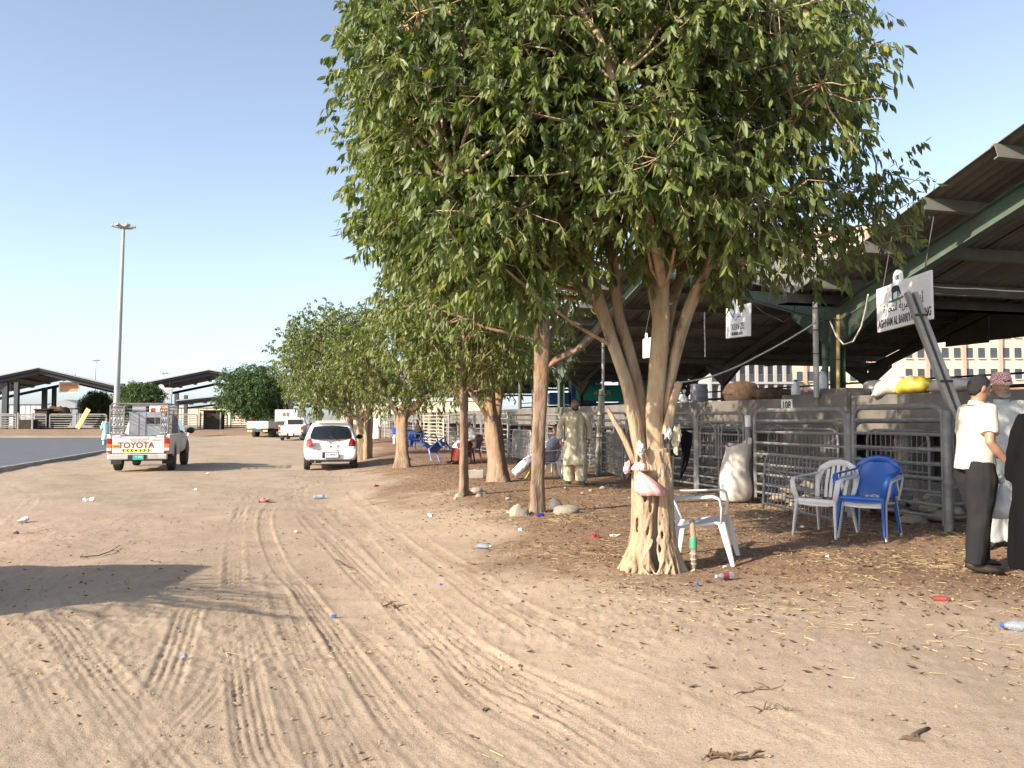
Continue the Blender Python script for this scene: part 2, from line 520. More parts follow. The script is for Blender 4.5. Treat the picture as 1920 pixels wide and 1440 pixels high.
kb = MB().box((0, 0, 0), (.16, 1.96, .18)).mesh('kerb_stone', bevel=.015)
kb.materials.append(KERB)
for i in range(int(total / 2)):
    p = edge0 - ed * 8 + ed * (i * 2 + 1)
    o = bpy.data.objects.new('kerb_stone', kb); o.location = (p.x + .09, p.y, .035 + random.uniform(-.006, .006)); o.rotation_euler = (0, 0, math.atan2(ed.y, ed.x) - math.pi / 2)
    link(o, kerb)
# ------------------------------------------------------------------ trees
def leaf_material(name, lo, hi, rough=.38):
    m, t, b = nodes_mat(name)
    N, L = t.nodes, t.links
    a = N.new('ShaderNodeAttribute'); a.attribute_name = 'tint'
    oi = N.new('ShaderNodeObjectInfo')
    ad = N.new('ShaderNodeMath'); ad.operation = 'ADD'; ad.use_clamp = True
    r = N.new('ShaderNodeValToRGB')
    r.color_ramp.elements[0].color = (*lo, 1); r.color_ramp.elements[1].color = (*hi, 1)
    r.color_ramp.elements[0].position = .05; r.color_ramp.elements[1].position = .9
    e = r.color_ramp.elements.new(.985); e.color = (.30, .26, .05, 1)
    L.new(a.outputs['Fac'], r.inputs[0])
    L.new(r.outputs[0], b.inputs['Base Color'])
    b.inputs['Roughness'].default_value = rough
    b.inputs['Specular IOR Level'].default_value = .55
    tr = N.new('ShaderNodeBsdfTranslucent')
    br = N.new('ShaderNodeMixRGB'); br.blend_type = 'MULTIPLY'; br.inputs[0].default_value = 1; br.inputs[2].default_value = (1.5, 1.7, .6, 1)
    L.new(r.outputs[0], br.inputs[1]); L.new(br.outputs[0], tr.inputs[0])
    ms = N.new('ShaderNodeMixShader'); ms.inputs[0].default_value = .32
    L.new(b.outputs[0], ms.inputs[1]); L.new(tr.outputs[0], ms.inputs[2])
    L.new(ms.outputs[0], t.nodes['Material Output'].inputs[0])
    return m
LEAF1 = leaf_material('leaf_ficus', (.056, .086, .022), (.200, .232, .068), .50)
LEAF2 = leaf_material('leaf_ficus_row', (.062, .090, .022), (.225, .245, .066), .52)
LEAF3 = leaf_material('leaf_far', (.035, .070, .022), (.085, .135, .040), .6)
LEAF4 = leaf_material('leaf_hazy', (.070, .105, .060), (.13, .17, .09), .7)

def bark_material(name, pale, mid, dark, zs=2.6):
    m, t, b = nodes_mat(name)
    N, L = t.nodes, t.links
    g = N.new('ShaderNodeNewGeometry')
    mp = N.new('ShaderNodeMapping'); mp.inputs['Scale'].default_value = (8, 8, zs)
    L.new(g.outputs['Position'], mp.inputs[0])
    n = N.new('ShaderNodeTexNoise'); n.inputs['Scale'].default_value = 1.0; n.inputs['Detail'].default_value = 8; n.inputs['Roughness'].default_value = .68
    L.new(mp.outputs[0], n.inputs['Vector'])
    r = N.new('ShaderNodeValToRGB'); el = r.color_ramp.elements
    el[0].position = .28; el[0].color = (*dark, 1); el[1].position = .72; el[1].color = (*pale, 1)
    e = el.new(.46); e.color = (*mid, 1)
    L.new(n.outputs['Fac'], r.inputs[0])
    n2 = N.new('ShaderNodeTexNoise'); n2.inputs['Scale'].default_value = 3.2; n2.inputs['Detail'].default_value = 6
    L.new(g.outputs['Position'], n2.inputs['Vector'])
    r2 = N.new('ShaderNodeValToRGB'); r2.color_ramp.elements[0].position = .52; r2.color_ramp.elements[1].position = .66
    L.new(n2.outputs['Fac'], r2.inputs[0])
    mx = N.new('ShaderNodeMixRGB'); mx.inputs[2].default_value = (.40, .205, .082, 1)
    ml = N.new('ShaderNodeMath'); ml.operation = 'MULTIPLY'; ml.inputs[1].default_value = .30
    L.new(r2.outputs[0], ml.inputs[0]); L.new(ml.outputs[0], mx.inputs[0]); L.new(r.outputs[0], mx.inputs[1])
    L.new(mx.outputs[0], b.inputs['Base Color'])
    b.inputs['Roughness'].default_value = .85; b.inputs['Specular IOR Level'].default_value = .2
    n3 = N.new('ShaderNodeTexNoise'); n3.inputs['Scale'].default_value = 2.2; n3.inputs['Detail'].default_value = 7
    L.new(mp.outputs[0], n3.inputs['Vector'])
    bp = N.new('ShaderNodeBump'); bp.inputs['Strength'].default_value = .8; bp.inputs['Distance'].default_value = .035
    L.new(n3.outputs['Fac'], bp.inputs['Height']); L.new(bp.outputs[0], b.inputs['Normal'])
    return m
BARK1 = bark_material('bark_pale', (.43, .345, .235), (.320, .235, .150), (.125, .082, .050))
BARK2 = bark_material('bark_brown', (.33, .250, .175), (.215, .150, .100), (.070, .048, .033))

def unit(a): return a / np.maximum(np.linalg.norm(a, axis=-1, keepdims=True), 1e-9)
def leaves_mesh(name, base, ldir, side, length, width, tint, fine=True):
    """leaf blades: base points, direction, side vector, length, width"""
    M = len(base)
    nrm = unit(np.cross(ldir, side))
    L = length[:, None]; W = width[:, None]
    if fine:
        droop = nrm * 0
        p = []
        pts = [(0, 0, 0), (.33, -.92, .0), (.33, 0, -.16), (.33, .92, .0), (.70, -.72, -.16), (.70, 0, -.30), (.70, .72, -.16), (1.0, 0, -.42)]
        for (u, s, h) in pts:
            p.append(base + ldir * L * u + side * W * .5 * s + nrm * W * h * 1.0)
        V = np.stack(p, 1).reshape(-1, 3)
        T = np.array([(0,1,2),(0,2,3),(1,4,5),(1,5,2),(2,5,6),(2,6,3),(4,7,5),(5,7,6)])
        k = 8
    else:
        p = []
        pts = [(0, 0, 0), (.45, -1, .1), (.45, 1, .1), (.5, 0, -.15), (1.0, 0, -.2)]
        for (u, s, h) in pts:
            p.append(base + ldir * L * u + side * W * .5 * s + nrm * W * h)
        V = np.stack(p, 1).reshape(-1, 3)
        T = np.array([(0,1,3),(0,3,2),(1,4,3),(3,4,2)])
        k = 5
    F = (T[None] + (np.arange(M) * k)[:, None, None]).reshape(-1, 3)
    return np_mesh(name, V, F, 3, {'tint': np.repeat(tint, k)}, smooth=fine)

def clumps(center, rad, n, rng, power=2.5, inner=.35, keep=None):
    """clump centres spread through a squarish ellipsoid, denser to the outside"""
    out = []
    tries = 0
    while len(out) < n and tries < n * 60:
        tries += 1
        d = rng.normal(size=3); d /= (np.abs(d) ** power).sum() ** (1 / power)
        r = rng.uniform(inner ** 3, 1) ** (1 / 3) * rng.uniform(.82, 1.06)
        p = np.array(center) + d * r * np.array(rad)
        if keep is not None and not keep(p, rng): continue
        if out and tries < n * 30 and min(np.linalg.norm(p - q) for q in out) < .42 * (np.prod(rad) / n) ** (1 / 3) * 1.9: continue
        out.append(p)
    return np.array(out)

def foliage(cl, center, rad, per, cr, rng, K=9, L=.14, droop=(.25, 1.1)):
    c = np.repeat(cl, per, 0)
    off = rng.normal(size=c.shape)
    off = unit(off) * (rng.uniform(0, 1, (len(c), 1)) ** .45) * cr
    p = c + off
    o = unit((p - np.array(center)) / np.array(rad) ** 1.0) * .8 + unit(off) * .8 + rng.normal(size=c.shape) * .35
    d = unit(o + np.array([0, 0, .15]))
    N = len(p)
    slen = rng.uniform(.10, .26, N) * (L / .14)
    k = np.arange(K)
    t = .25 + .75 * k / (K - 1)
    B = p[:, None] + d[:, None] * (slen[:, None] * t[None])[..., None] - np.array([0, 0, 1.0]) * (.25 * slen[:, None] * t[None] ** 2)[..., None]
    a = rng.uniform(0, 6.28, (N, 1)) + k[None] * 2.4
    x = unit(np.cross(d, np.tile([0, 0, 1.0], (N, 1)) + .01)); y = np.cross(d, x)
    radial = x[:, None] * np.cos(a)[..., None] + y[:, None] * np.sin(a)[..., None]
    dr = rng.uniform(droop[0], droop[1], (N, K, 1))
    ld = unit(.45 * d[:, None] + .62 * radial + dr * np.array([0, 0, -1.0]) + .15 * rng.normal(size=(N, K, 3)))
    sd_ = unit(np.cross(ld, radial + .6 * rng.normal(size=ld.shape)))
    ln = L * rng.uniform(.55, 1.3, (N, K))
    wd = ln * rng.uniform(.27, .40, (N, K))
    tint = np.clip(rng.beta(2.0, 2.2, (N, 1)) * .75 + rng.uniform(-.18, .22, (N, K)), 0, .93)
    tint = np.where(rng.random((N, K)) < .008, .99, tint)
    return B.reshape(-1, 3), ld.reshape(-1, 3), sd_.reshape(-1, 3), ln.ravel(), wd.ravel(), tint.ravel(), p, d, slen

def limb_path(a, b, bend, rng, n=6):
    a, b = np.array(a, float), np.array(b, float)
    L = np.linalg.norm(b - a)
    mid = (a + b) / 2 + np.array([0, 0, -bend * L]) + rng.normal(size=3) * L * .08
    return [tuple((1-t)**2 * a + 2*t*(1-t) * mid + t*t * b + rng.normal(size=3) * L * .012 * (0 < t < 1)) for t in np.linspace(0, 1, n)]

def branchwork(mb, stems, cl, rng, r0=.03, twigs=None, tw_r=.004):
    """boughs from the stems to each clump"""
    pts = np.array([p for s in stems for p in s])
    for c in cl:
        dz = c[2] - pts[:, 2]
        dist = np.linalg.norm(pts - c, axis=1) + np.where(dz < .15, 3.0, 0) + rng.uniform(0, .5, len(pts))
        a = pts[np.argmin(dist)]
        L = np.linalg.norm(c - a)
        r = r0 * min(1.0, .45 + L * .35) * rng.uniform(.7, 1.15)
        P = limb_path(a, c, rng.uniform(-.05, .16), rng)
        mb.tube(P, [r * (1 - .72 * t) for t in np.linspace(0, 1, len(P))], n=5, caps=False)
    if twigs is not None:
        tp, td = twigs
        for p, d in zip(tp, td):
            c = cl[np.argmin(((cl - p) ** 2).sum(1))]
            q = (p + c) / 2 + rng.normal(size=3) * .05
            mb.tube([tuple(c), tuple(q), tuple(p), tuple(p + d * .14)], [tw_r * 1.6, tw_r * 1.3, tw_r, tw_r * .5], n=3, caps=False)

def gnarled(path, radii, n=14, flute=.16, seed=0, sub=5):
    """a fluted, slightly irregular stem along a path (world coordinates)"""
    P = [Vector(p) for p in path]
    pts, rs = [], []
    for i in range(len(P) - 1):
        a, b, c, d = P[max(i-1, 0)], P[i], P[i+1], P[min(i+2, len(P)-1)]
        for k in range(sub):
            t = k / sub
            pts.append(.5 * ((2*b) + (c-a)*t + (2*a-5*b+4*c-d)*t*t + (3*b-a-3*c+d)*t**3)); rs.append(radii[i] * (1-t) + radii[i+1] * t)
    pts.append(P[-1]); rs.append(radii[-1])
    mb = MB(); rings = []
    for i, (p, r) in enumerate(zip(pts, rs)):
        T = (pts[min(i+1, len(pts)-1)] - pts[max(i-1, 0)]).normalized()
        X = Vector((1, 0, 0)); X = (X - T * X.dot(T)).normalized(); Y = T.cross(X)
        ring = []
        for k in range(n):
            a = 2 * math.pi * k / n
            f = 1 + flute * math.sin(3 * a + seed + i * .07) + flute * .7 * noise.noise(Vector((math.cos(a) * 1.5 + seed, math.sin(a) * 1.5, p.z * 1.8))) + flute * .5 * noise.noise(Vector((math.cos(a) * 4 + seed, math.sin(a) * 4, p.z * 5)))
            ring.append(p + (X * math.cos(a) + Y * math.sin(a)) * r * f)
        rings.append(ring)
    mb.loft(rings, True)
    return mb

def row_tree(label, base, top_paths, center, rad, ncl, per, cr, L, leafm, bark, seed, inner=.35, r0=.03, droop=(.4, 1.7), K=8, keep=None, twigs=200, group='trees in the row beside the pens', name='ficus_tree', fine=False):
    """trunk and limb stems given as (path, radii); everything else grown from the seed"""
    rng = np.random.default_rng(seed)
    t = thing(name, label, 'tree', base, 0, group)
    base = Vector(base)
    loc = lambda p: tuple(Vector(p) - base)
    for i, (path, radii) in enumerate(top_paths):
        if i == 0:
            p0, p1 = Vector(path[0]), Vector(path[1])
            path = [p0 - Vector((0, 0, .08)), p0.lerp(p1, .22)] + list(path[1:]); radii = [radii[0] * 1.30, radii[0] * 1.0] + list(radii[1:])
        gnarled([loc(p) for p in path], radii, n=14, flute=.22 if i == 0 else .15, seed=seed + i * 3.1).build('trunk' if i == 0 else 'limb', bark, t, smooth='all')
    c0 = np.array(loc(center))
    cl = clumps(c0, rad, ncl, rng, inner=inner, keep=(lambda p, r: keep(p + np.array(base), r)) if keep else None)
    B, ld, sd_, ln, wd, tint, sp, sdir, slen = foliage(cl, c0, rad, per, cr, rng, K=K, L=L, droop=droop)
    o = obj_mesh('crown', leaves_mesh('crown', B, ld, sd_, ln, wd, tint, fine), leafm, t); o['kind'] = 'stuff'
    mb = MB()
    stems = [[np.array(loc(p)) for p in path[-max(2, len(path) // 2 + 1):]] for path, _ in top_paths]
    pick = rng.choice(len(sp), min(twigs, len(sp)), replace=False)
    branchwork(mb, stems, cl, rng, r0, (sp[pick], sdir[pick]))
    o = mb.build('boughs', bark, t, smooth='all', fix=False); o['kind'] = 'stuff'
    return t

# the big multi-stemmed tree in front
def front_tree():
    rng = np.random.default_rng(21)
    base = gp(1221, 1068)
    Y = base.y
    t = thing('ficus_tree', 'large spreading fig tree with pale multi-stemmed trunk and stringy roots, nearest of all', 'tree', base, 0, 'trees in the row beside the pens')
    A = lambda px, py, dy=0.0: at(px, py, Y + dy) - base
    mb = MB()
    def stem(pts, rad, fl=.12, n=16, seed=0):
        g = gnarled(pts, rad, n=n, flute=fl, seed=seed, sub=6); mb.add(g.v, g.f)
    # trunk base: two fused columns
    stem([A(1212, 1085), A(1213, 1050), A(1214, 1000), A(1212, 930), A(1208, 880)], [.112, .105, .100, .096, .090], .2, seed=1)
    stem([A(1240, 1085, .05), A(1240, 1045, .05), A(1238, 980, .04), A(1234, 900, .02), A(1230, 840)], [.108, .100, .098, .098, .100], .16, seed=2)
    # ropes of aerial root clasping the foot
    for i in range(120):
        a = rng.uniform(0, 2 * math.pi)
        top = rng.uniform(.35, 1.15)
        cx, cy = (-.03, 0) if math.cos(a) < 0 else (.07, .03)
        pts = []
        rr = rng.uniform(.30, .42)
        for s in np.linspace(0, 1, 8):
            z = top * (1 - s) - .06
            rad = (.117 if z > .5 else .117 + .034 * (1 - z / .5)) + (rr - .285) * max(0, (1 - z / .42)) ** 2.2 * .75 + .012 * (1 - s)
            aa = a + .30 * math.sin(5.0 * s + i) + rng.normal() * .04
            pts.append((cx + rad * math.cos(aa) * 1.05, cy + rad * math.sin(aa), z))
        r_ = rng.uniform(.007, .021)
        mb.tube(pts, [r_ * (.7 + .5 * s) for s in np.linspace(0, 1, 8)], n=6)
    o = remeshed('trunk', mb, .0085, BARK1, t, smooth_it=1)
    stems = [
        ([A(1208, 900), A(1196, 830), A(1176, 730), A(1150, 650), A(1122, 560), A(1098, 480), A(1040, 380, -.3), A(960, 280, -.6)], [.085, .072, .068, .066, .062, .052, .040, .02]),
        ([A(1232, 860), A(1228, 780), A(1234, 700), A(1240, 620), A(1243, 540), A(1252, 440), A(1275, 320, -.2), A(1290, 190, -.3)], [.095, .090, .094, .090, .080, .066, .052, .03]),
        ([A(1238, 780, .03), A(1256, 710, .02), A(1270, 650), A(1290, 585), A(1325, 500), A(1370, 410), A(1430, 300, -.3), A(1500, 210, -.5)], [.080, .066, .064, .062, .056, .048, .038, .02]),
        ([A(1214, 850, .1), A(1203, 760, .12), A(1182, 670, .14), A(1160, 590, .15), A(1150, 500, .15), A(1130, 400, .3), A(1100, 260, .5)], [.075, .068, .062, .056, .050, .042, .025]),
        ([A(1200, 860, .06), A(1190, 760, .10), A(1150, 640, .12), A(1112, 560, .2), A(1085, 500, .3), A(1000, 400, .5)], [.06, .055, .048, .042, .036, .02]),
        ([A(1240, 800, .08), A(1246, 690, .14), A(1235, 600, .2), A(1220, 520, .25), A(1205, 410, .5), A(1190, 250, .8)], [.075, .070, .064, .056, .046, .025]),
        ([A(1246, 640, .05), A(1262, 560, .3), A(1300, 470, .7), A(1350, 380, 1.0), A(1420, 300, 1.3)], [.06, .056, .05, .04, .02]),
        ([A(1098, 480), A(1060, 440, -.5), A(960, 390, -.9), A(850, 330, -.9)], [.05, .04, .03, .014]),
        ([A(1243, 540), A(1220, 430, -.6), A(1180, 300, -1.2), A(1150, 150, -1.4)], [.06, .05, .04, .02]),
        ([A(1370, 410), A(1470, 390, .1), A(1570, 400, .2)], [.035, .028, .012]),
    ]
    for i, (p, r_) in enumerate(stems):
        gnarled(p, [q_ * (.84 if k_ < 6 else 1) for k_, q_ in enumerate(r_)], n=14, flute=.16, seed=i * 2.3 + 1, sub=6).build('limb', BARK1, t, smooth='all')
    # two sawn or broken stubs
    gnarled([A(1196, 880), A(1172, 825), A(1150, 785), A(1139, 766)], [.030, .026, .023, .016], n=10, seed=5).build('broken_stub', BARK1, t, smooth='all')
    gnarled([A(1248, 815, -.05), A(1258, 770, -.06), A(1268, 735, -.06), A(1275, 716, -.06)], [.048, .040, .036, .026], n=10, seed=9).build('broken_stub', BARK1, t, smooth='all')
    # crown
    cen = at(1140, 215, Y) - base
    rad = (2.22, 1.8, 1.8)
    def keep(p, r):
        q = p + np.array(base)
        px = 960 + 1600 * q[0] / q[1]; py = 785 - 1600 * (q[2] - 1.6) / q[1]
        if px > 1390 and 170 < py < 480 and r.random() < .62: return False
        if px > 1560 and r.random() < .35: return False
        if px < 860 and py > 470: return False
        if px < 720 and py > 400: return False
        if px > 1600: return False
        if px < 720: return False
        if py > 500: return False
        if 1040 < px < 1330 and py > 430: return False
        if 1020 < px < 1330 and 330 < py < 470 and r.random() < .45: return False
        return True
    c0 = np.array(cen)
    cl = clumps(c0, rad, 250, rng, power=2.9, inner=.45, keep=keep)
    extra = [at(1625, 420, Y + .2), at(1560, 440, Y + .4), at(1500, 455, Y + .6), at(1420, 460, Y + .8), at(1350, 480, Y + 1.0), at(1600, 370, Y + .6), at(1480, 420, Y), at(1000, 520, Y - .2), at(930, 490, Y), at(1390, 440, Y - .3), at(1640, 350, Y + .3)]
    cl = np.concatenate([cl, np.array([np.array(e - base) for e in extra])])
    B, ld, sd_, ln, wd, tint, sp, sdir, slen = foliage(cl, c0, rad, 60, .46, rng, K=8, L=.106, droop=(.5, 2.0))
    gx = 960 + FPX * (B[:, 0] + base.x) / (B[:, 1] + base.y); gy = 785 - FPX * (B[:, 2] + base.z - 1.6) / (B[:, 1] + base.y)
    thin = (gx > 1400) & (rng.random(len(B)) < .35)
    B, ld, sd_, ln, wd, tint = (q_[~thin] for q_ in (B, ld, sd_, ln, wd, tint))
    # the blades nearest the viewer are leaves of their own, the rest one mass
    dv = np.linalg.norm(B + np.array(base) - np.array(CAM), axis=1)
    score = dv - 9 * (ln - .128) + rng.uniform(0, .9, len(dv))
    vis = (B[:, 1] + base.y - 0 > 0) & ((B[:, 2] + base.z - 1.6) / (B[:, 1] + base.y) < .47)
    score = np.where(vis, score, 99)
    front = np.argsort(score)[:300]
    rest = np.setdiff1d(np.arange(len(B)), front)
    order = rest[np.argsort(dv[rest])]
    half = len(order) * 2 // 5
    for nm_, sel, fine in (('crown', order[:half], True), ('inner_crown', order[half:], False)):
        o = obj_mesh(nm_, leaves_mesh(nm_, B[sel], ld[sel], sd_[sel], ln[sel], wd[sel], tint[sel], fine), LEAF1, t); o['kind'] = 'stuff'
    one = []
    for tn in (.15, .35, .55, .75):
        me = leaves_mesh('leaf', np.zeros((1, 3)), np.array([[1.0, 0, 0]]), np.array([[0, 1.0, 0]]), np.array([1.0]), np.array([.36]), np.array([tn]), True)
        me.materials.append(LEAF1); one.append(me)
    for i in front:
        q = bpy.data.objects.new('leaf', one[int(tint[i] * 3.99) % 4])
        x, y = Vector(ld[i]), Vector(sd_[i]); z = x.cross(y)
        q.matrix_local = Matrix.Translation(Vector(B[i])) @ Matrix((x, y, z)).transposed().to_4x4() @ Matrix.Scale(float(ln[i]), 4)
        link(q, t)
    mb = MB()
    pick = rng.choice(len(sp), 2600, replace=False)
    branchwork(mb, [[np.array(p) for p in s[0][3:]] for s in stems], cl, rng, .030, (sp[pick], sdir[pick]), .0042)
    # long bare shoots
    for i in range(120):
        c = cl[rng.integers(len(cl))]
        d = unit((c - c0)[None])[0]; d = unit((d * .6 + rng.normal(size=3) * .5 + np.array([0, 0, -.1]))[None])[0]
        a = c - d * rng.uniform(.3, .9)
        b = c + d * rng.uniform(.2, .7)
        P = limb_path(a, b, rng.uniform(.05, .25), rng, 7)
        mb.tube(P, [.009 * (1 - .6 * s) for s in np.linspace(0, 1, 7)], n=4, caps=False)
    o = mb.build('boughs', BARK1, t, smooth='all', fix=False); o['kind'] = 'stuff'
    return t
front_tree()

b2 = gp(1007, 962); Y2 = b2.y
A2 = lambda px, py, dy=0: at(px, py, Y2 + dy)
row_tree('fig tree with single upright brown trunk between two rocks', b2,
    [([A2(1005, 968), A2(1007, 900), A2(1010, 800), A2(1014, 720), A2(1016, 640), A2(1015, 560), A2(1000, 440), A2(960, 300)], [.105, .088, .088, .098, .105, .085, .06, .03]),
     ([A2(1018, 690), A2(1050, 672), A2(1090, 650), A2(1130, 610, .2), A2(1170, 560, .4)], [.06, .052, .045, .04, .02]),
     ([A2(1018, 650), A2(1045, 610, .3), A2(1070, 560, .5), A2(1090, 480, .6)], [.06, .05, .04, .02]),
     ([A2(1012, 600), A2(970, 540, -.3), A2(900, 450, -.5), A2(820, 330, -.4)], [.06, .055, .045, .02])],
    at(880, 290, Y2), (2.0, 1.9, 2.3), 140, 26, .48, .13, LEAF2, BARK2, 33, inner=.45,
    keep=lambda q, r: not (q[2] < 2.75 + .25 * abs(q[0])) and not (q[0] < -1.75 and q[2] < 4.6) and not (q[0] < -1.3 and q[2] < 3.9), twigs=500)
b3 = gp(869, 930); Y3 = b3.y
A3 = lambda px, py, dy=0: at(px, py, Y3 + dy)
row_tree('slim fig tree with bare pole-like trunk and rubble at its foot', b3,
    [([A3(869, 936), A3(869, 880), A3(869, 810), A3(868, 740), A3(869, 690), A3(872, 640), A3(865, 540), A3(850, 430)], [.088, .075, .07, .068, .062, .055, .045, .02]),
     ([A3(873, 700), A3(882, 697), A3(897, 696)], [.02, .018, .012]),
     ([A3(866, 660), A3(830, 610, .2), A3(790, 540, .3)], [.04, .035, .015]),
     ([A3(868, 770), A3(858, 745), A3(850, 725)], [.022, .018, .012])],
    at(862, 590, Y3), (1.35, 1.5, 1.15), 65, 24, .42, .125, LEAF2, BARK2, 44, r0=.022, keep=lambda q, r: q[2] > 2.45, twigs=260)
b4 = gp(935, 902); Y4 = b4.y
A4 = lambda px, py, dy=0: at(px, py, Y4 + dy)
row_tree('fig tree with stout leaning trunk forking low, concrete block beside it', b4,
    [([A4(938, 908), A4(932, 860), A4(926, 810), A4(922, 780), A4(916, 740), A4(905, 680), A4(895, 600)], [.24, .19, .175, .17, .12, .085, .04]),
     ([A4(924, 795), A4(905, 762), A4(884, 735), A4(868, 700, .2), A4(850, 640, .4)], [.10, .085, .075, .06, .03]),
     ([A4(930, 780), A4(936, 740), A4(938, 700), A4(950, 640), A4(970, 560)], [.12, .10, .09, .07, .03])],
    at(920, 600, Y4), (2.1, 2.1, 1.5), 85, 24, .5, .13, LEAF2, BARK2, 55, r0=.028, keep=lambda q, r: q[2] > 2.35, twigs=250)
b5 = gp(754, 876); Y5 = b5.y
A5 = lambda px, py, dy=0: at(px, py, Y5 + dy)
row_tree('fig tree with grey twin-stemmed trunk in shade beside the white hatchback', b5,
    [([A5(755, 880), A5(755, 850), A5(755, 810), A5(756, 780), A5(768, 740), A5(785, 690), A5(790, 620)], [.24, .18, .16, .17, .10, .08, .03]),
     ([A5(752, 790), A5(735, 758), A5(712, 735), A5(690, 700)], [.10, .08, .06, .03]),
     ([A5(760, 780), A5(790, 752), A5(815, 735), A5(840, 700)], [.11, .09, .07, .03])],
    at(772, 655, Y5), (2.25, 2.0, 1.65), 100, 22, .5, .14, LEAF2, BARK2, 66, r0=.03, keep=lambda q, r: q[2] > 1.95, twigs=160)
b6 = gp(681, 861); Y6 = b6.y
A6 = lambda px, py, dy=0: at(px, py, Y6 + dy)
row_tree('fig tree with three pale fused stems just right of the white hatchback', b6,
    [([A6(678, 865), A6(676, 830), A6(675, 790), A6(668, 740), A6(650, 680)], [.18, .14, .12, .09, .04]),
     ([A6(685, 864), A6(686, 825), A6(687, 785), A6(700, 740), A6(715, 690)], [.17, .13, .11, .08, .03]),
     ([A6(690, 864, .2), A6(692, 825, .2), A6(694, 785, .2), A6(690, 730, .3)], [.15, .12, .10, .06])],
    at(632, 675, Y6), (2.2, 2.2, 1.95), 125, 22, .52, .15, LEAF2, BARK1, 77, r0=.03, keep=lambda q, r: q[2] > 1.75, twigs=160)
b7 = gp(655, 838); Y7 = b7.y
A7 = lambda px, py, dy=0: at(px, py, Y7 + dy)
row_tree('fig tree with dark shaded trunk hidden behind the hatchback roof', b7,
    [([A7(655, 842), A7(655, 815), A7(656, 780), A7(658, 730), A7(650, 680)], [.22, .18, .17, .12, .05])],
    at(628, 690, Y7), (2.9, 2.4, 2.0), 90, 20, .6, .17, LEAF2, BARK2, 88, r0=.035, keep=lambda q, r: q[2] > 1.7, twigs=60)
# ------------------------------------------------------------------ stall row: shed, ledge, gates
GALV = pm('galvanised_steel', (.21, .21, .205), rough=.6, metal=.25, var=.25, scale=9, bump=.15, bscale=50, dirt=(.20, .15, .10), dirt_amt=.5)
GALV_LT = pm('galvanised_pale', (.36, .355, .33), rough=.6, metal=.2, var=.15, scale=9, dirt=(.30, .24, .17), dirt_amt=.4)
SHEET = pm('roof_sheet', (.15, .142, .125), rough=.6, metal=.15, var=.18, scale=1.2, dirt=(.13, .11, .08), dirt_amt=.5)
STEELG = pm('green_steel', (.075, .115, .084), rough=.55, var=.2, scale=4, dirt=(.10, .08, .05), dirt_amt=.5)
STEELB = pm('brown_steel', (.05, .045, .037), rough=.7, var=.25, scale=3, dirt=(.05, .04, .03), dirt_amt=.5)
PURL = pm('purlin_steel', (.13, .125, .105), rough=.65, var=.2, scale=3, dirt=(.12, .10, .07), dirt_amt=.5)
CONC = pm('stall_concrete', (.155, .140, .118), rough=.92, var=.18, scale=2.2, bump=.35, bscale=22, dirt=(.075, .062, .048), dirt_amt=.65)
YELP = pm('yellow_pipe', (.42, .30, .09), rough=.6, var=.2, scale=6, dirt=(.2, .15, .08), dirt_amt=.5)
CREAMP = pm('cream_pole', (.45, .40, .28), rough=.6, var=.15, scale=6, dirt=(.22, .17, .10), dirt_amt=.5)
WHITEP = pm('white_board', (.80, .79, .75), rough=.5, var=.04, scale=3, dirt=(.5, .46, .4), dirt_amt=.3)
BLACKI = pm('black_ink', (.012, .012, .014), rough=.6, var=.1)
GREENI = pm('green_ink', (.02, .16, .08), rough=.6, var=.1)
ROPE = pm('pale_rope', (.46, .43, .37), rough=.9, var=.2, scale=40)
WIRE = pm('dark_wire', (.05, .045, .04), rough=.7, var=.1)

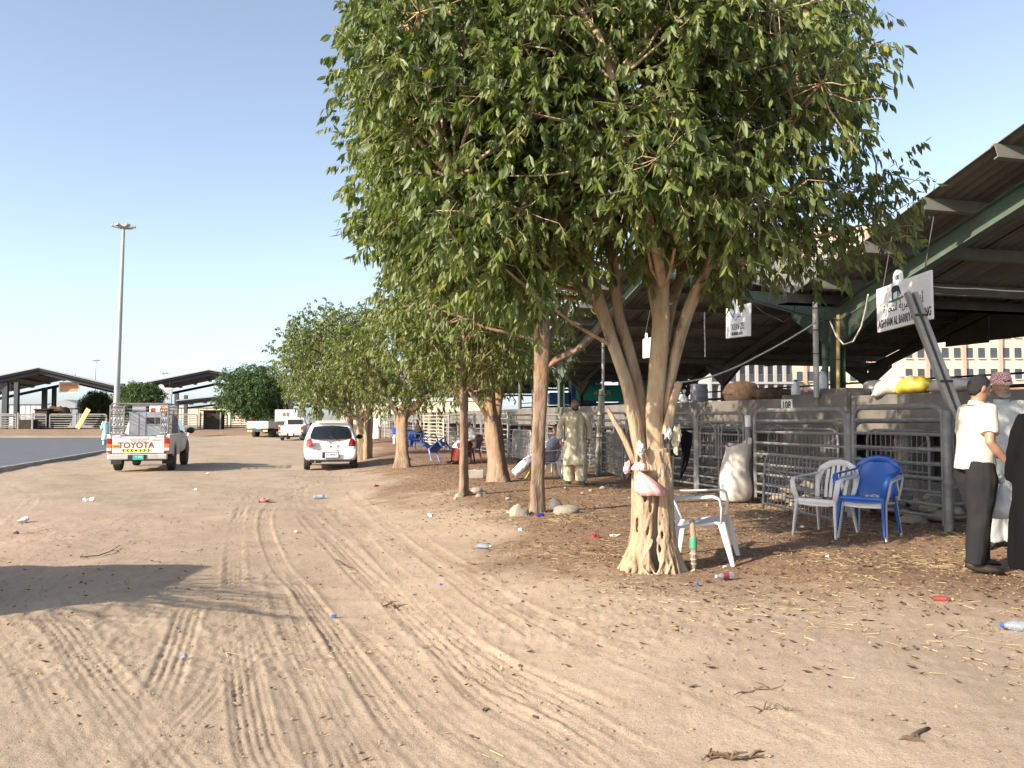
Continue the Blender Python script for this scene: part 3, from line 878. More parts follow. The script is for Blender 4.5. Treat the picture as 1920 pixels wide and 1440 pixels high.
PERIOD, V0, VD, ZV, SL = 15.5, 1.75, 15.5, 3.62, .29
UV0 = 5.1
def roof_z(u):
    q = (u - UV0) % PERIOD
    return ZV + SL * min(q, PERIOD - q)
def rowbase(u, v, z=0.0): return rowpt(u, v, z)
def shed():
    t = thing('market_shed', 'long open livestock shed with corrugated gable roofs on green steel columns', 'shed', rowpt(UV0, V0, 0), ROWZ)
    # local axes of the shed: x along the row (away), y to the LEFT of it, i.e. the stalls lie at -y
    LOC = lambda u, v, z: (u - UV0, -(v - V0), z)
    ang = math.atan(SL)
    slope = PERIOD / 2 / math.cos(ang)
    wdt = (VD - V0 + .3) / 6
    # corrugated sheet, its length along local x, profile across y
    nw = 44
    prof = []
    for i in range(nw + 1):
        y = (wdt + .10) * i / nw - .05
        ph = (y / .19) % 1.0
        prof.append((y, .032 * min(1, max(-1, 2.2 * math.sin(2 * math.pi * ph)))))
    mb = MB()
    for top in (0, 1):
        rows = []
        for k in range(5):
            x = -slope / 2 + slope * k / 4
            rows.append([Vector((x, -y, z + (.008 if top else 0))) for y, z in prof])
        mb.loft(rows, closed=False)
    sheet = mb.mesh('roof_sheet', smooth=True, fix=False); sheet.materials.append(SHEET)
    pl = MB()
    pm_len = VD - V0 + .55
    pl.box((0, 0, 0), (.07, pm_len, .02)).box((-.03, 0, -.09), (.012, pm_len, .17)).box((0, 0, -.18), (.07, pm_len, .018))
    pme = pl.mesh('purlin'); pme.materials.append(PURL)
    def beam(mb_, L, h, w_):
        mb_.box((0, 0, h / 2 - .01), (L, w_, .02)).box((0, 0, 0), (L, .014, h - .04)).box((0, 0, -h / 2 + .01), (L, w_, .02))
        return mb_
    rme = beam(MB(), slope - .05, .32, .17).mesh('rafter')
    for g in range(0, 11):
        u_a = UV0 + (g - 1) * PERIOD / 2; u_b = u_a + PERIOD / 2
        um = (u_a + u_b) / 2; zm = (roof_z(u_a + 1e-6) + roof_z(u_b - 1e-6)) / 2
        up = roof_z(u_b - 1e-6) > roof_z(u_a + 1e-6)
        ry = -ang if up else ang
        for j in range(6):
            o = obj_mesh('roof_sheet', sheet, None, t, (um - UV0, -(j * wdt - .3), zm + .26 + (.012 if j % 2 else 0)), (0, ry, 0))
        far = g > 5
        for k in range(3 if far else 6):
            s = -slope / 2 + slope * (k + .5) / (3 if far else 6)
            x = um - UV0 + s * math.cos(ang) * 1; z = zm + .205 + (s * math.sin(ang) if up else -s * math.sin(ang))
            obj_mesh('purlin', pme, None, t, (x, -(pm_len / 2 - .42), z), (0, ry, 0))
        for v in ((2.3, 8.8, 15.2) if not far else (2.3,)):
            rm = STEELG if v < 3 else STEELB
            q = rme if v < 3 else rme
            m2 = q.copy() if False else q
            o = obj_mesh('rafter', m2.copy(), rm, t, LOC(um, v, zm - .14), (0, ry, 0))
        if up or g == 0:
            uc = u_a if up else u_b
            for v in ((2.3, 8.8, 15.2) if g < 7 else (2.3,)):
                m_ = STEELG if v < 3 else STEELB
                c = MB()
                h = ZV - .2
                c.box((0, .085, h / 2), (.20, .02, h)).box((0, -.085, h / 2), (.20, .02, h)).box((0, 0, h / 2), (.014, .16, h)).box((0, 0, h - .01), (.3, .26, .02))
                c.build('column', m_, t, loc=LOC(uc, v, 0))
                for sgn in (-1, 1):
                    hb = MB().prism([(sgn * .10, h - .55), (sgn * .10, h - .05), (sgn * 1.3, h + .34 - .08), (sgn * 1.3, h + .22 - .08)], -.07, .07)
                    hb.build('haunch', m_, t, loc=LOC(uc, v, 0))
            gt = MB().box((0, 0, 0), (.34, VD - V0 + .5, .16)).build('gutter', PURL, t, loc=(uc - UV0, -((VD - V0) / 2 - .35), ZV + .12))
    # dark gable sheets added to stand for shaded roofs behind and darken the shed
    for g in range(0, 6):
        ur = UV0 + (g - .5) * PERIOD
        ztop = ZV + SL * PERIOD / 2
        for k in range(8):
            a_, b_ = ur - PERIOD / 2 + PERIOD * k / 8 + .02, ur - PERIOD / 2 + PERIOD * (k + 1) / 8
            za, zb = roof_z(a_ + 1e-4) + .25, roof_z(b_ - 1e-4) + .25
            zl = 4.25 + .12 * math.sin(g * 3 + k * 1.7)
            za, zb = max(za, zl + .02), max(zb, zl + .02)
            MB().prism([(a_ - UV0, zl), (b_ - UV0, zl), (b_ - UV0, zb), (a_ - UV0, za)], -(15.42 - V0), -(15.40 - V0)).build('gable_shade_sheet', STEELB, t)
    # rails at the back of the shed
    for z in (2.65, 3.05, 2.1):
        mb = MB().tube([LOC(-4, 15.3, z), LOC(70, 15.3, z)], .04 if z != 2.65 else .07, n=6)
        mb.build('back_rail', STEELB, t)
    return t
shed()

def rowpx(px, v):
    k = (px - 960) / FPX
    return (5.1 + .963 * v - 10 * k - .27 * k * v) / (.27 + .963 * k)

# raised concrete ledge behind the pens, on piers
def ledge():
    o0 = rowpt(0, 1.9, 0)
    t = thing('concrete_ledge', 'long grey concrete feeding ledge on piers behind the pen gates', 'ledge', o0, ROWZ)
    y0 = 0
    seg = 3.1
    n = 22
    for i in range(-2, n):
        x = i * seg
        MB().box((x + seg / 2, -.75, 1.68), (seg - .012, 1.5, .62)).disp(.012, 1.1, i).build('ledge_block', CONC, t, bevel=.012)
        MB().box((x + .17, -.45, .68), (.34, .5, 1.36)).build('pier', CONC, t, bevel=.012)
        MB().box((x + seg / 2 + .17, -.9, .68), (seg - .36, .12, 1.36)).build('back_panel', CONC, t)
        MB().box((x + seg / 2 + .17, -.16, .42), (seg - .36, .10, .44)).build('manger_wall', CONC, t, bevel=.01)
    # taller block carrying the stall number
    u = rowpx(1530, 1.88)
    MB().box((u, .055, 1.12), (1.9, .10, 1.86)).build('number_block', CONC, t, bevel=.012)
    MB().box((u - .40, -.28, 2.06), (.75, .5, .15)).build('cap_block', CONC, t, bevel=.012)
    return t
ledge()

# ---- gates
def round_frame(mb, w_, h, r, rc=.16, z0=.04, n=8):
    P = [(0, 0, z0)]
    P.append((0, 0, h - rc))
    for a in (30, 60, 90): P.append((rc - rc * math.cos(R(a)), 0, h - rc + rc * math.sin(R(a))))
    for a in (90, 60, 30, 0): P.append((w_ - rc + rc * math.cos(R(a)), 0, h - rc + rc * math.sin(R(a))))
    P.append((w_, 0, z0))
    mb.tube(P, r, n=n)
def make_gate(name, label, loc, rz, w_, h, style='rail', n=8, mat=GALV, r=.026, group=None, rr=.019, tilt=0.0, z0=.06):
    t = thing(name, label, 'gate', loc, rz, group)
    if tilt: t.rotation_euler = (tilt, 0, rz)
    mb = MB(); round_frame(mb, w_, h, r, z0=z0); mb.build('frame', mat, t, smooth=True)
    if style == 'bars':
        for z in (z0 + .08, h * .5, h * .74):
            MB().tube([(0, 0, z), (w_, 0, z)], rr, n=6).build('rail', mat, t, smooth=True)
        k = max(5, int(w_ / .105))
        for i in range(1, k):
            x = w_ * i / k
            MB().tube([(x, rr, z0 + .05), (x, rr, h - .012)], rr * .55, n=5).build('bar', mat, t)
        MB().tube([(.03, -.03, h - .12), (w_ - .05, -.03, z0 + .2)], rr * .8, n=5).build('brace', mat, t)
    else:
        for i in range(n):
            z = z0 + .10 + (h - z0 - .26) * (i / (n - 1)) ** 1.12
            MB().tube([(0, 0, z), (w_, 0, z + random.uniform(-.012, .012))], rr, n=6).build('rail', mat, t, smooth=True)
        if style == 'arch':
            for x0 in (.08 * w_, .56 * w_):
                q = MB(); ww = .36 * w_
                P = [(x0, .02, h * .45), (x0, .02, h - .36)] + [(x0 + ww/2 - ww/2 * math.cos(R(a)), .02, h - .36 + .2 * math.sin(R(a))) for a in (30, 60, 90, 120, 150)] + [(x0 + ww, .02, h - .36), (x0 + ww, .02, h * .45)]
                q.tube(P, .018, n=6).build('arch', mat, t, smooth=True)
            MB().tube([(w_ / 2, .02, z0), (w_ / 2, .02, h - .2)], rr, n=6).build('upright', mat, t)
        if style == 'grid':
            for x in (w_ * .33, w_ * .66):
                MB().box((x, .02, (h + z0) / 2), (.05, .012, h - z0 - .08)).build('upright', mat, t)
    MB().box((.02, -.035, h * .62), (.10, .03, .05)).build('latch', mat, t, bevel=.004)
    return t
def make_post(label, u, v, h, r=.05, mat=GALV, cap=False, base=None, name='gate_post', group='posts of the pen gates'):
    p = rowpt(u, v) if base is None else base
    z = ghf(p.x, p.y)
    t = thing(name, label, 'post', (p.x, p.y, z - .05), random.uniform(0, 6), group)
    MB().lathe([(r, 0), (r, h), (r * .9, h + .012)], n=10).build('shaft', mat, t, smooth=True)
    MB().lathe([(r * 1.25, h * .42), (r * 1.25, h * .42 + .05)], n=10).build('clamp', mat, t, smooth=True)
    if cap: MB().lathe([(r * 1.06, h - .16), (r * 1.06, h + .01), (r * .6, h + .03)], n=10).build('white_cap', WHITEP, t, smooth=True)
    return t
GRZ = ROWZ
def gate_px(px0, px1, label, v=0.0, htop=1.47, style='rail', n=8, mat=GALV, **kw):
    u0, u1 = rowpx(px0, v), rowpx(px1, v)
    p = rowpt(u0, v); z = ghf(p.x, p.y)
    return make_gate('pen_gate', label, (p.x, p.y, z), GRZ, u1 - u0, htop, style, n, mat, group='pen gates along the stall row', **kw)
gate_px(1768, 1600, 'tubular steel pen gate behind the blue plastic chair', n=8, r=.036, rr=.022)
gate_px(1586, 1415, 'tubular steel pen gate under the stall number plate', n=8, r=.034, rr=.02)
gate_px(1394, 1308, 'tubular steel pen gate with inner arches behind the white sack', style='arch', n=7)
gate_px(1302, 1255, 'tubular steel pen gate just right of the large pale trunk', n=8)
gate_px(1250, 1178, 'tubular steel pen gate hidden by the large pale trunk', style='arch', n=8)
gate_px(1174, 1128, 'tubular steel pen gate behind the narrow-barred gate', n=8)
gate_px(1124, 1062, 'tubular steel pen gate behind the man in the cream robe', style='arch', n=8)
gate_px(1050, 1003, 'tubular steel pen gate behind the brown upright trunk', style='arch', n=8)
gate_px(998, 955, 'tubular steel pen gate between two fig trunks', n=9)
gate_px(1868, 2060, 'tubular steel pen gate at the right behind the man with headscarf', n=8, r=.036, rr=.022)
# standing alone: small barred gates
p = gp(1430, 962)
q = gp(1562, 996)
d = Vector((q.x - p.x, q.y - p.y, 0))
make_gate('barred_gate', 'small vertical-barred steel gate leaning in front of the pen, beside white chair', (p.x, p.y, p.z), math.atan2(d.y, d.x), d.length, .84, 'bars', mat=GALV, r=.022, group='small barred gates', tilt=R(-4), rr=.014)
p = gp(1168, 905); q = gp(1106, 880)
d = Vector((q.x - p.x, q.y - p.y, 0))
make_gate('barred_gate', 'narrow vertical-barred steel gate left of the large pale trunk', (p.x, p.y, p.z), math.atan2(d.y, d.x), d.length, 1.02, 'bars', mat=GALV, r=.022, group='small barred gates', rr=.014)
p = gp(996, 872); q = gp(962, 862)
d = Vector((q.x - p.x, q.y - p.y, 0))
make_gate('barred_gate', 'low barred steel gate behind the leaning fig trunk', (p.x, p.y, p.z), math.atan2(d.y, d.x), max(d.length, .9), 1.0, 'bars', mat=GALV_LT, r=.022, group='small barred gates', rr=.014)
p = gp(832, 842); q = gp(795, 838)
d = Vector((q.x - p.x, q.y - p.y, 0))
make_gate('cattle_panel', 'pale yellowish cattle panel swung open beyond the slim trunk', (p.x, p.y, p.z), math.atan2(d.y, d.x), max(d.length, 1.2), 1.85, 'grid', 11, mat=pm('pale_paint', (.62, .52, .36), rough=.6, var=.2, scale=5, dirt=(.4, .2, .08), dirt_amt=.6), r=.03)
# the rest of the row, gate after gate
ORD = 'first second third fourth fifth sixth seventh eighth ninth tenth eleventh twelfth thirteenth fourteenth fifteenth sixteenth seventeenth eighteenth nineteenth twentieth'.split()
pos_words = ['behind the leaning fig trunk', 'behind the seated men', 'just past the pale cattle panel', 'behind the tilted blue chair', 'behind the twin-stemmed trunk']
u = rowpx(952, 0); i = 0
while u < 62:
    wd_ = 2.35
    p = rowpt(u); z = ghf(p.x, p.y)
    px = 960 + FPX * p.x / p.y
    lab = ORD[i] + ' tubular pen gate past the stout leaning trunk, counting away'
    g_ = make_gate('pen_gate', lab, (p.x, p.y, z), GRZ, wd_, 1.5, ('rail', 'arch', 'grid')[i % 3], 8 if u < 40 else 6, GALV if i % 4 else GALV_LT, group='pen gates farther along the row')
    make_post(ORD[i] + ' plain steel post past the stout leaning trunk, counting away', u + wd_ + .08, 0, 1.6, .045, group='posts between far pen gates')
    u += wd_ + .16; i += 1
for px, lab, cap in ((1774, 'round steel gate post right of the blue chair, behind the man in polo shirt', False), (1592, 'round steel gate post above the blue chair', False), (1402, 'round steel gate post with white cap beside the standing sack', True), (1305, 'round steel gate post left of the standing sack', False), (1253, 'round steel gate post hard against the large pale trunk', False), (1176, 'round steel gate post behind the narrow-barred gate', False), (1126, 'round steel gate post right of the man in the cream robe', False), (1056, 'round steel gate post behind the man in the cream robe', True), (1000, 'round steel gate post behind the brown upright trunk', False)):
    make_post(lab, rowpx(px, 0), 0, 1.45, .05 if px > 1300 else .045, cap=cap)
# cross rails inside the pens
for k, px in enumerate((1770, 1590, 1403, 1304, 1176, 1056)):
    u = rowpx(px, 0)
    p = rowpt(u, .08); z = ghf(p.x, p.y)
    w_ = ('rightmost pen', 'pen beside the blue chair', 'pen behind the white sack', 'pen right of the large trunk', 'pen behind the large trunk', 'pen behind the cream-robed man')[k]
    make_gate('pen_divider', 'tubular divider running back to the ledge, ' + w_, (p.x, p.y, z), GRZ - math.pi / 2, 1.65, 1.3, 'rail', 6, GALV, group='dividers between pens', r=.024)
# second line of hurdles close to the ledge
for k, (a, b) in enumerate(((1740, 1625), (1570, 1440), (1395, 1310), (1240, 1150), (1110, 1060))):
    u0, u1 = rowpx(a, 1.3), rowpx(b, 1.3)
    p = rowpt(u0, 1.3); z = ghf(p.x, p.y)
    w_ = ('behind the blue chair', 'behind the small barred gate', 'behind the standing sack', 'behind the large trunk', 'behind the cream-robed man')[k]
    make_gate('inner_hurdle', 'low steel hurdle inside the pen ' + w_, (p.x, p.y, z), GRZ, u1 - u0, 1.18, 'bars', mat=GALV, group='hurdles inside the pens', r=.022, rr=.014)

# leaning galvanised strut in front of the sign
def leaning_post():
    a = gp(1797, 1002); a = a + ROWP * .62; a.z = ghf(a.x, a.y)
    top = at(1707, 548, a.y + .35)
    t = thing('leaning_post', 'tall leaning galvanised channel post crossing the white sheep sign', 'post', a)
    d = top - a
    for s in (-1, 1):
        off = Vector((.045 * s, 0, 0))
        MB().bar(off, off + d, .05, .09, up=(0, 1, 0)).build('channel', GALV_LT, t, bevel=.006)
    MB().bar(Vector((0, .035, 0)), d + Vector((0, .035, -.04)), .10, .014, up=(0, 1, 0)).build('web', GALV_LT, t)
    for f in (.35, .62, .9):
        MB().box(d * f + Vector((0, -.052, 0)), (.15, .012, .03)).build('tie_wire', WIRE, t)
leaning_post()

# poles at the green column
uc = UV0
cpx = rowpt(uc, 2.3)
def pole(name, label, base, h, r, mat, lean=(0, 0)):
    t = thing(name, label, 'pole', base)
    MB().tube([(0, 0, 0), (lean[0], lean[1], h)], r, n=10).build('shaft', mat, t, smooth=True)
    for f in (.45, .7, .93):
        MB().lathe([(r * 1.2, h * f), (r * 1.2, h * f + .02)], n=10, c=(lean[0] * f, lean[1] * f, 0)).build('wire_tie', WIRE, t)
    return t
b = at(1531, 741, 15.2); pole('steel_pole', 'pale galvanised pole standing on the ledge left of the green column', (b.x, b.y, 1.98), 1.7, .052, GALV_LT)
b = at(1571, 741, 15.0); pole('steel_pole', 'slim yellow pipe standing on the ledge right of the green column', (b.x, b.y, 1.98), 1.45, .034, YELP, (.03, 0))
b = at(1548, 741, 15.9); pole('steel_pole', 'dark green pole standing on the ledge between pale pole and green column', (b.x, b.y, 1.98), 1.6, .06, STEELG)
b = rowpt(rowpx(1131, .3), .3); pole('steel_pole', 'thin white pole rising behind the large tree', (b.x, b.y, .2), 3.4, .035, GALV_LT)
b = rowpt(rowpx(1118, -.1), -.1); pole('steel_pole', 'wooden pole right of the man in the cream robe, leaning', (b.x, b.y, .2), 2.1, .055, CREAMP, (.12, 0))
b = rowpt(rowpx(1000, .1), .1); pole('steel_pole', 'cream pole left of the brown upright trunk', (b.x, b.y, .2), 2.9, .05, CREAMP)
for px, lab in ((975, 'dark green column-like pole behind the forking trunk'), (832, 'green pole behind the tilted blue chair')):
    b = rowpt(rowpx(px, 2.0), 2.0); pole('steel_pole', lab, (b.x, b.y, .2), 3.5, .07, STEELG)

# ---- signs
def arabic(s): return s
def sign_board(label, pa, pb, h, rows, tab, group=None, thick=.035, name='hanging_sign'):
    """a board whose lower edge runs from pa (reader's left) to pb (right), with the face towards the street"""
    pa, pb = Vector(pa), Vector(pb)
    d = pb - pa; w_ = d.length
    rz = math.atan2(d.y, d.x)
    t = thing(name, label, 'sign', pa, rz, group)
    t.rotation_euler = (0, -math.asin(d.z / w_), rz)
    MB().box((w_ / 2, thick / 2, h / 2), (w_, thick, h)).build('board', WHITEP, t, bevel=.004)
    x0, r_ = tab
    pts = [(x0 - r_, h - .004)] + [(x0 - r_ * math.cos(R(a)), h + r_ * .45 + r_ * math.sin(R(a))) for a in range(0, 181, 20)] + [(x0 + r_, h - .004)]
    MB().prism(pts, 0.002, thick - .002).build('number_tab', WHITEP, t)
    for f in (.12, .88):
        MB().tube([(w_ * f, thick / 2, h), (w_ * f, thick / 2 + .15, h + .75)], .009, n=5).build('hanger', WIRE, t)
    for (txt, x, z, size, sx, m_, bold) in rows:
        text_part('lettering', txt, size, m_, t, (x, -.002, z), sx=sx, bold=bold, extrude=.0015)
    return t, w_
pa = at(1645, 624, 12.5); pb = at(1747, 598, 11.0)
sg, sw = sign_board('white sheep-trader sign lettered in black, behind the leaning post', pa, pb, .64,
    [('AGHNAM AL BARRIYA TRADING', .75 * 1.03, .105, .165, .60, BLACKI, .003), ('\uFE8E\uFEE7\uFEE1', 1.28, .30, .01, 1, BLACKI, 0)][:1] +
    [('108', .62, .70, .10, .8, BLACKI, .001)], (.62, .12))
# Arabic line: joined letter forms set in reading order right to left
AR = '\uFEE1\uFE8E\uFEE8\uFECF\uFE8D \uFE94\uFBFE\uFEAE\uFE92\uFEDF\uFE8D \uFE93\uFEAD\uFE8E\uFEA0\uFE98\uFEE0\uFEDF'
AR = '\uFE93\uFEAD\uFE8E\uFEA0\uFE98\uFEE0\uFEDF \uFE94\uFEF3\uFEAE\uFE92\uFEDF\uFE8D \uFEE1\uFE8E\uFEE8\uFECF\uFE83'
text_part('arabic_lettering', AR, .165, BLACKI, sg, (.76, -.002, .30), sx=.95, bold=.001, extrude=.0015)
# the grazing animal on its strip of grass
an = [(.47, .42), (.475, .50), (.46, .545), (.47, .575), (.50, .60), (.555, .595), (.62, .60), (.665, .585), (.69, .55), (.71, .50), (.735, .455), (.725, .445), (.70, .475), (.685, .49), (.685, .43), (.672, .43), (.668, .50), (.655, .52), (.645, .43), (.632, .43), (.63, .515), (.56, .51), (.515, .50), (.505, .42), (.492, .42), (.495, .50), (.485, .42)]
MB().prism(an, -.004, -.0015).build('animal_emblem', BLACKI, sg)
MB().prism([(.36, .385), (.40, .415), (.44, .405), (.50, .42), (.56, .408), (.63, .425), (.70, .41), (.78, .43), (.80, .40), (.70, .385), (.50, .372)], -.003, -.001).build('grass_emblem', GREENI, sg)
pa = at(1361, 635, 17.55); pb = at(1405, 630, 16.0)
s2, w2 = sign_board('small white stall sign hanging under the leaves left of the pale pole', pa, pb, .62,
    [('MOB. 050 7867236  FL.108  6572', w2_x * 1.0, .075, .085, .62, BLACKI, .001) for w2_x in (.78,)] + [('XEIN ZE', .82, .21, .17, 1.35, BLACKI, .0)], (.55, .13))
text_part('arabic_lettering', '\uFE94\uFEF3\uFEAE\uFE92\uFEDF\uFE8D', .24, pm('violet_ink', (.16, .14, .26), rough=.6), s2, (.75, -.002, .46), sx=1.1)
pa = at(1205, 672, 22.2); pb = at(1222, 670, 21.0)
sign_board('white sign half hidden behind the big tree stems', pa, pb, .5, [('STALL', .5, .2, .12, 1, BLACKI, 0)][:0], (.4, .1))
# number plate 108 on the ledge
u = rowpx(1474, 1.77)
p = rowpt(u, 1.775, 0)
t = thing('number_plate', 'white number plate 108 on the concrete ledge', 'sign', (p.x, p.y, 1.70), ROWZ - math.pi)
t.rotation_euler = (0, 0, ROWZ + math.pi)
MB().box((0, 0.008, .15), (.36, .012, .23)).build('plate', WHITEP, t, bevel=.002)
text_part('numerals', '108', .20, BLACKI, t, (0, -.001, .15), sx=.95, bold=.004)

# ---- cables and ropes
def rope(name, label, pts, r, mat, sag=0.0):
    P = [Vector(p) for p in pts]
    Q = []
    for i in range(len(P) - 1):
        for k in range(8):
            f = k / 8; q = P[i].lerp(P[i+1], f); q.z -= sag * 4 * f * (1 - f); Q.append(q)
    Q.append(P[-1])
    o0 = Q[0].copy()
    o = MB().tube([q - o0 for q in Q], r, n=6).build(name, mat, None, smooth='all', loc=o0)
    return tag(o, label, 'rope' if 'rope' in name else 'cable')
rope('rope', 'pale rope sagging from the green column towards the big tree', [at(1262, 718, 13.5), at(1340, 704, 14), at(1420, 668, 14.5), at(1530, 604, 15)], .014, ROPE, .02)
rope('cable', 'pale looped cable hanging from the green column up into the leaves', [at(1556, 602, 14.9), at(1568, 630, 14.8), at(1582, 646, 14.6), at(1600, 640, 14.4), at(1615, 612, 14.2), at(1623, 580, 14), at(1628, 552, 13.8)], .014, ROPE)
rope('cable', 'thin taut wire running right from the sheep sign', [at(1748, 537, 11.2), at(1830, 541, 10.4), at(1960, 547, 9.2)], .008, ROPE, .01)
rope('cable', 'second thin wire under the roof right of the sheep sign', [at(1750, 550, 12.2), at(1840, 555, 11.4), at(1990, 562, 9.8)], .006, WIRE, .01)
rope('cable', 'thin dark cable looping left of the pale pole under the leaves', [at(1400, 560, 16.5), at(1430, 585, 16), at(1470, 604, 15.6), at(1488, 590, 15.4), at(1492, 560, 15.4)], .009, WIRE)
rope('chain_rope', 'short knotted rope with hook hanging under the shed roof', [at(1321, 585, 14), at(1321, 620, 14), at(1322, 650, 14), at(1322, 670, 14)], .011, ROPE)
# ------------------------------------------------------------------ vehicles
CARW = pm('white_car_paint', (.74, .73, .70), rough=.28, var=.03, scale=2, coat=.4, dirt=(.52, .47, .40), dirt_amt=.25)
TRUCKW = pm('white_truck_paint', (.70, .69, .66), rough=.38, var=.04, scale=2, coat=.2, dirt=(.40, .34, .27), dirt_amt=.45)
DUSTY = pm('dusty_paint', (.50, .48, .44), rough=.5, var=.12, scale=3, dirt=(.30, .25, .19), dirt_amt=.6)
GLASS = pm('dark_glass', (.012, .014, .018), rough=.08, var=.1, spec=.7)
TYRE = pm('tyre_rubber', (.022, .021, .020), rough=.9, var=.2, scale=20, dirt=(.16, .12, .085), dirt_amt=.55)
RIM = pm('wheel_rim', (.30, .30, .30), rough=.45, metal=.6, var=.15, dirt=(.15, .12, .09), dirt_amt=.4)
BLKP = pm('black_plastic', (.020, .020, .021), rough=.6, var=.15, scale=10, dirt=(.12, .10, .08), dirt_amt=.25)
REDL = pm('red_lamp', (.33, .015, .012), rough=.15, var=.08, coat=.5)
AMBL = pm('amber_lamp', (.62, .17, .03), rough=.2, var=.08, coat=.5)
CLRL = pm('clear_lamp', (.66, .55, .50), rough=.2, var=.08, coat=.5)
CHROME = pm('chrome', (.55, .55, .56), rough=.2, metal=.9, var=.05)
SILV = pm('silver_sheet', (.40, .415, .43), rough=.45, metal=.5, var=.12, scale=4, dirt=(.26, .25, .23), dirt_amt=.4)
ORANGE = pm('orange_sticker', (.80, .28, .02), rough=.5, var=.05)
YELST = pm('yellow_reflective', (.80, .80, .06), rough=.45, var=.04)
PLATEG = pm('green_plate', (.03, .42, .36), rough=.4, var=.05)
PLATEW = pm('white_plate', (.78, .77, .74), rough=.4, var=.04)
REDI = pm('red_ink', (.55, .06, .03), rough=.6, var=.1)
BROWNI = pm('brown_ink', (.20, .055, .035), rough=.6, var=.1)

def wheel(parent, x, y, r, w_, side):
    """side: +1 right, -1 left; tyre with rim and hub"""
    t = MB().lathe([(r * .60, -w_ / 2), (r * .90, -w_ / 2), (r, -w_ * .36), (r * 1.0, w_ * .36), (r * .90, w_ / 2), (r * .60, w_ / 2)], n=28, axis='x').build('wheel', TYRE, parent, smooth=True, loc=(x, y, r))
    MB().lathe([(r * .04, side * w_ * .30), (r * .16, side * w_ * .40), (r * .20, side * w_ * .28), (r * .50, side * w_ * .30), (r * .58, side * w_ * .46), (r * .63, side * w_ * .46), (r * .63, side * w_ * .1)], n=20, axis='x').build('rim', RIM, t, smooth=True)
    for k in range(5):
        a = 2 * math.pi * k / 5
        MB().box((side * w_ * .33, math.cos(a) * r * .36, math.sin(a) * r * .36), (.012, .05, .05)).build('rim_hole', BLKP, t)
    return t

def section_body(stations, cols):
    """stations: list of (list of (x,y,z) from bottom centre-side up to roof centre) for the right half; mirrored"""
    mb = MB()
    rings = []
    for st in stations:
        right = [Vector(p) for p in st]
        left = [Vector((-p.x, p.y, p.z)) for p in right if abs(p.x) > 1e-4][::-1]
        rings.append(right + left)
    mb.loft(rings, True)
    return mb

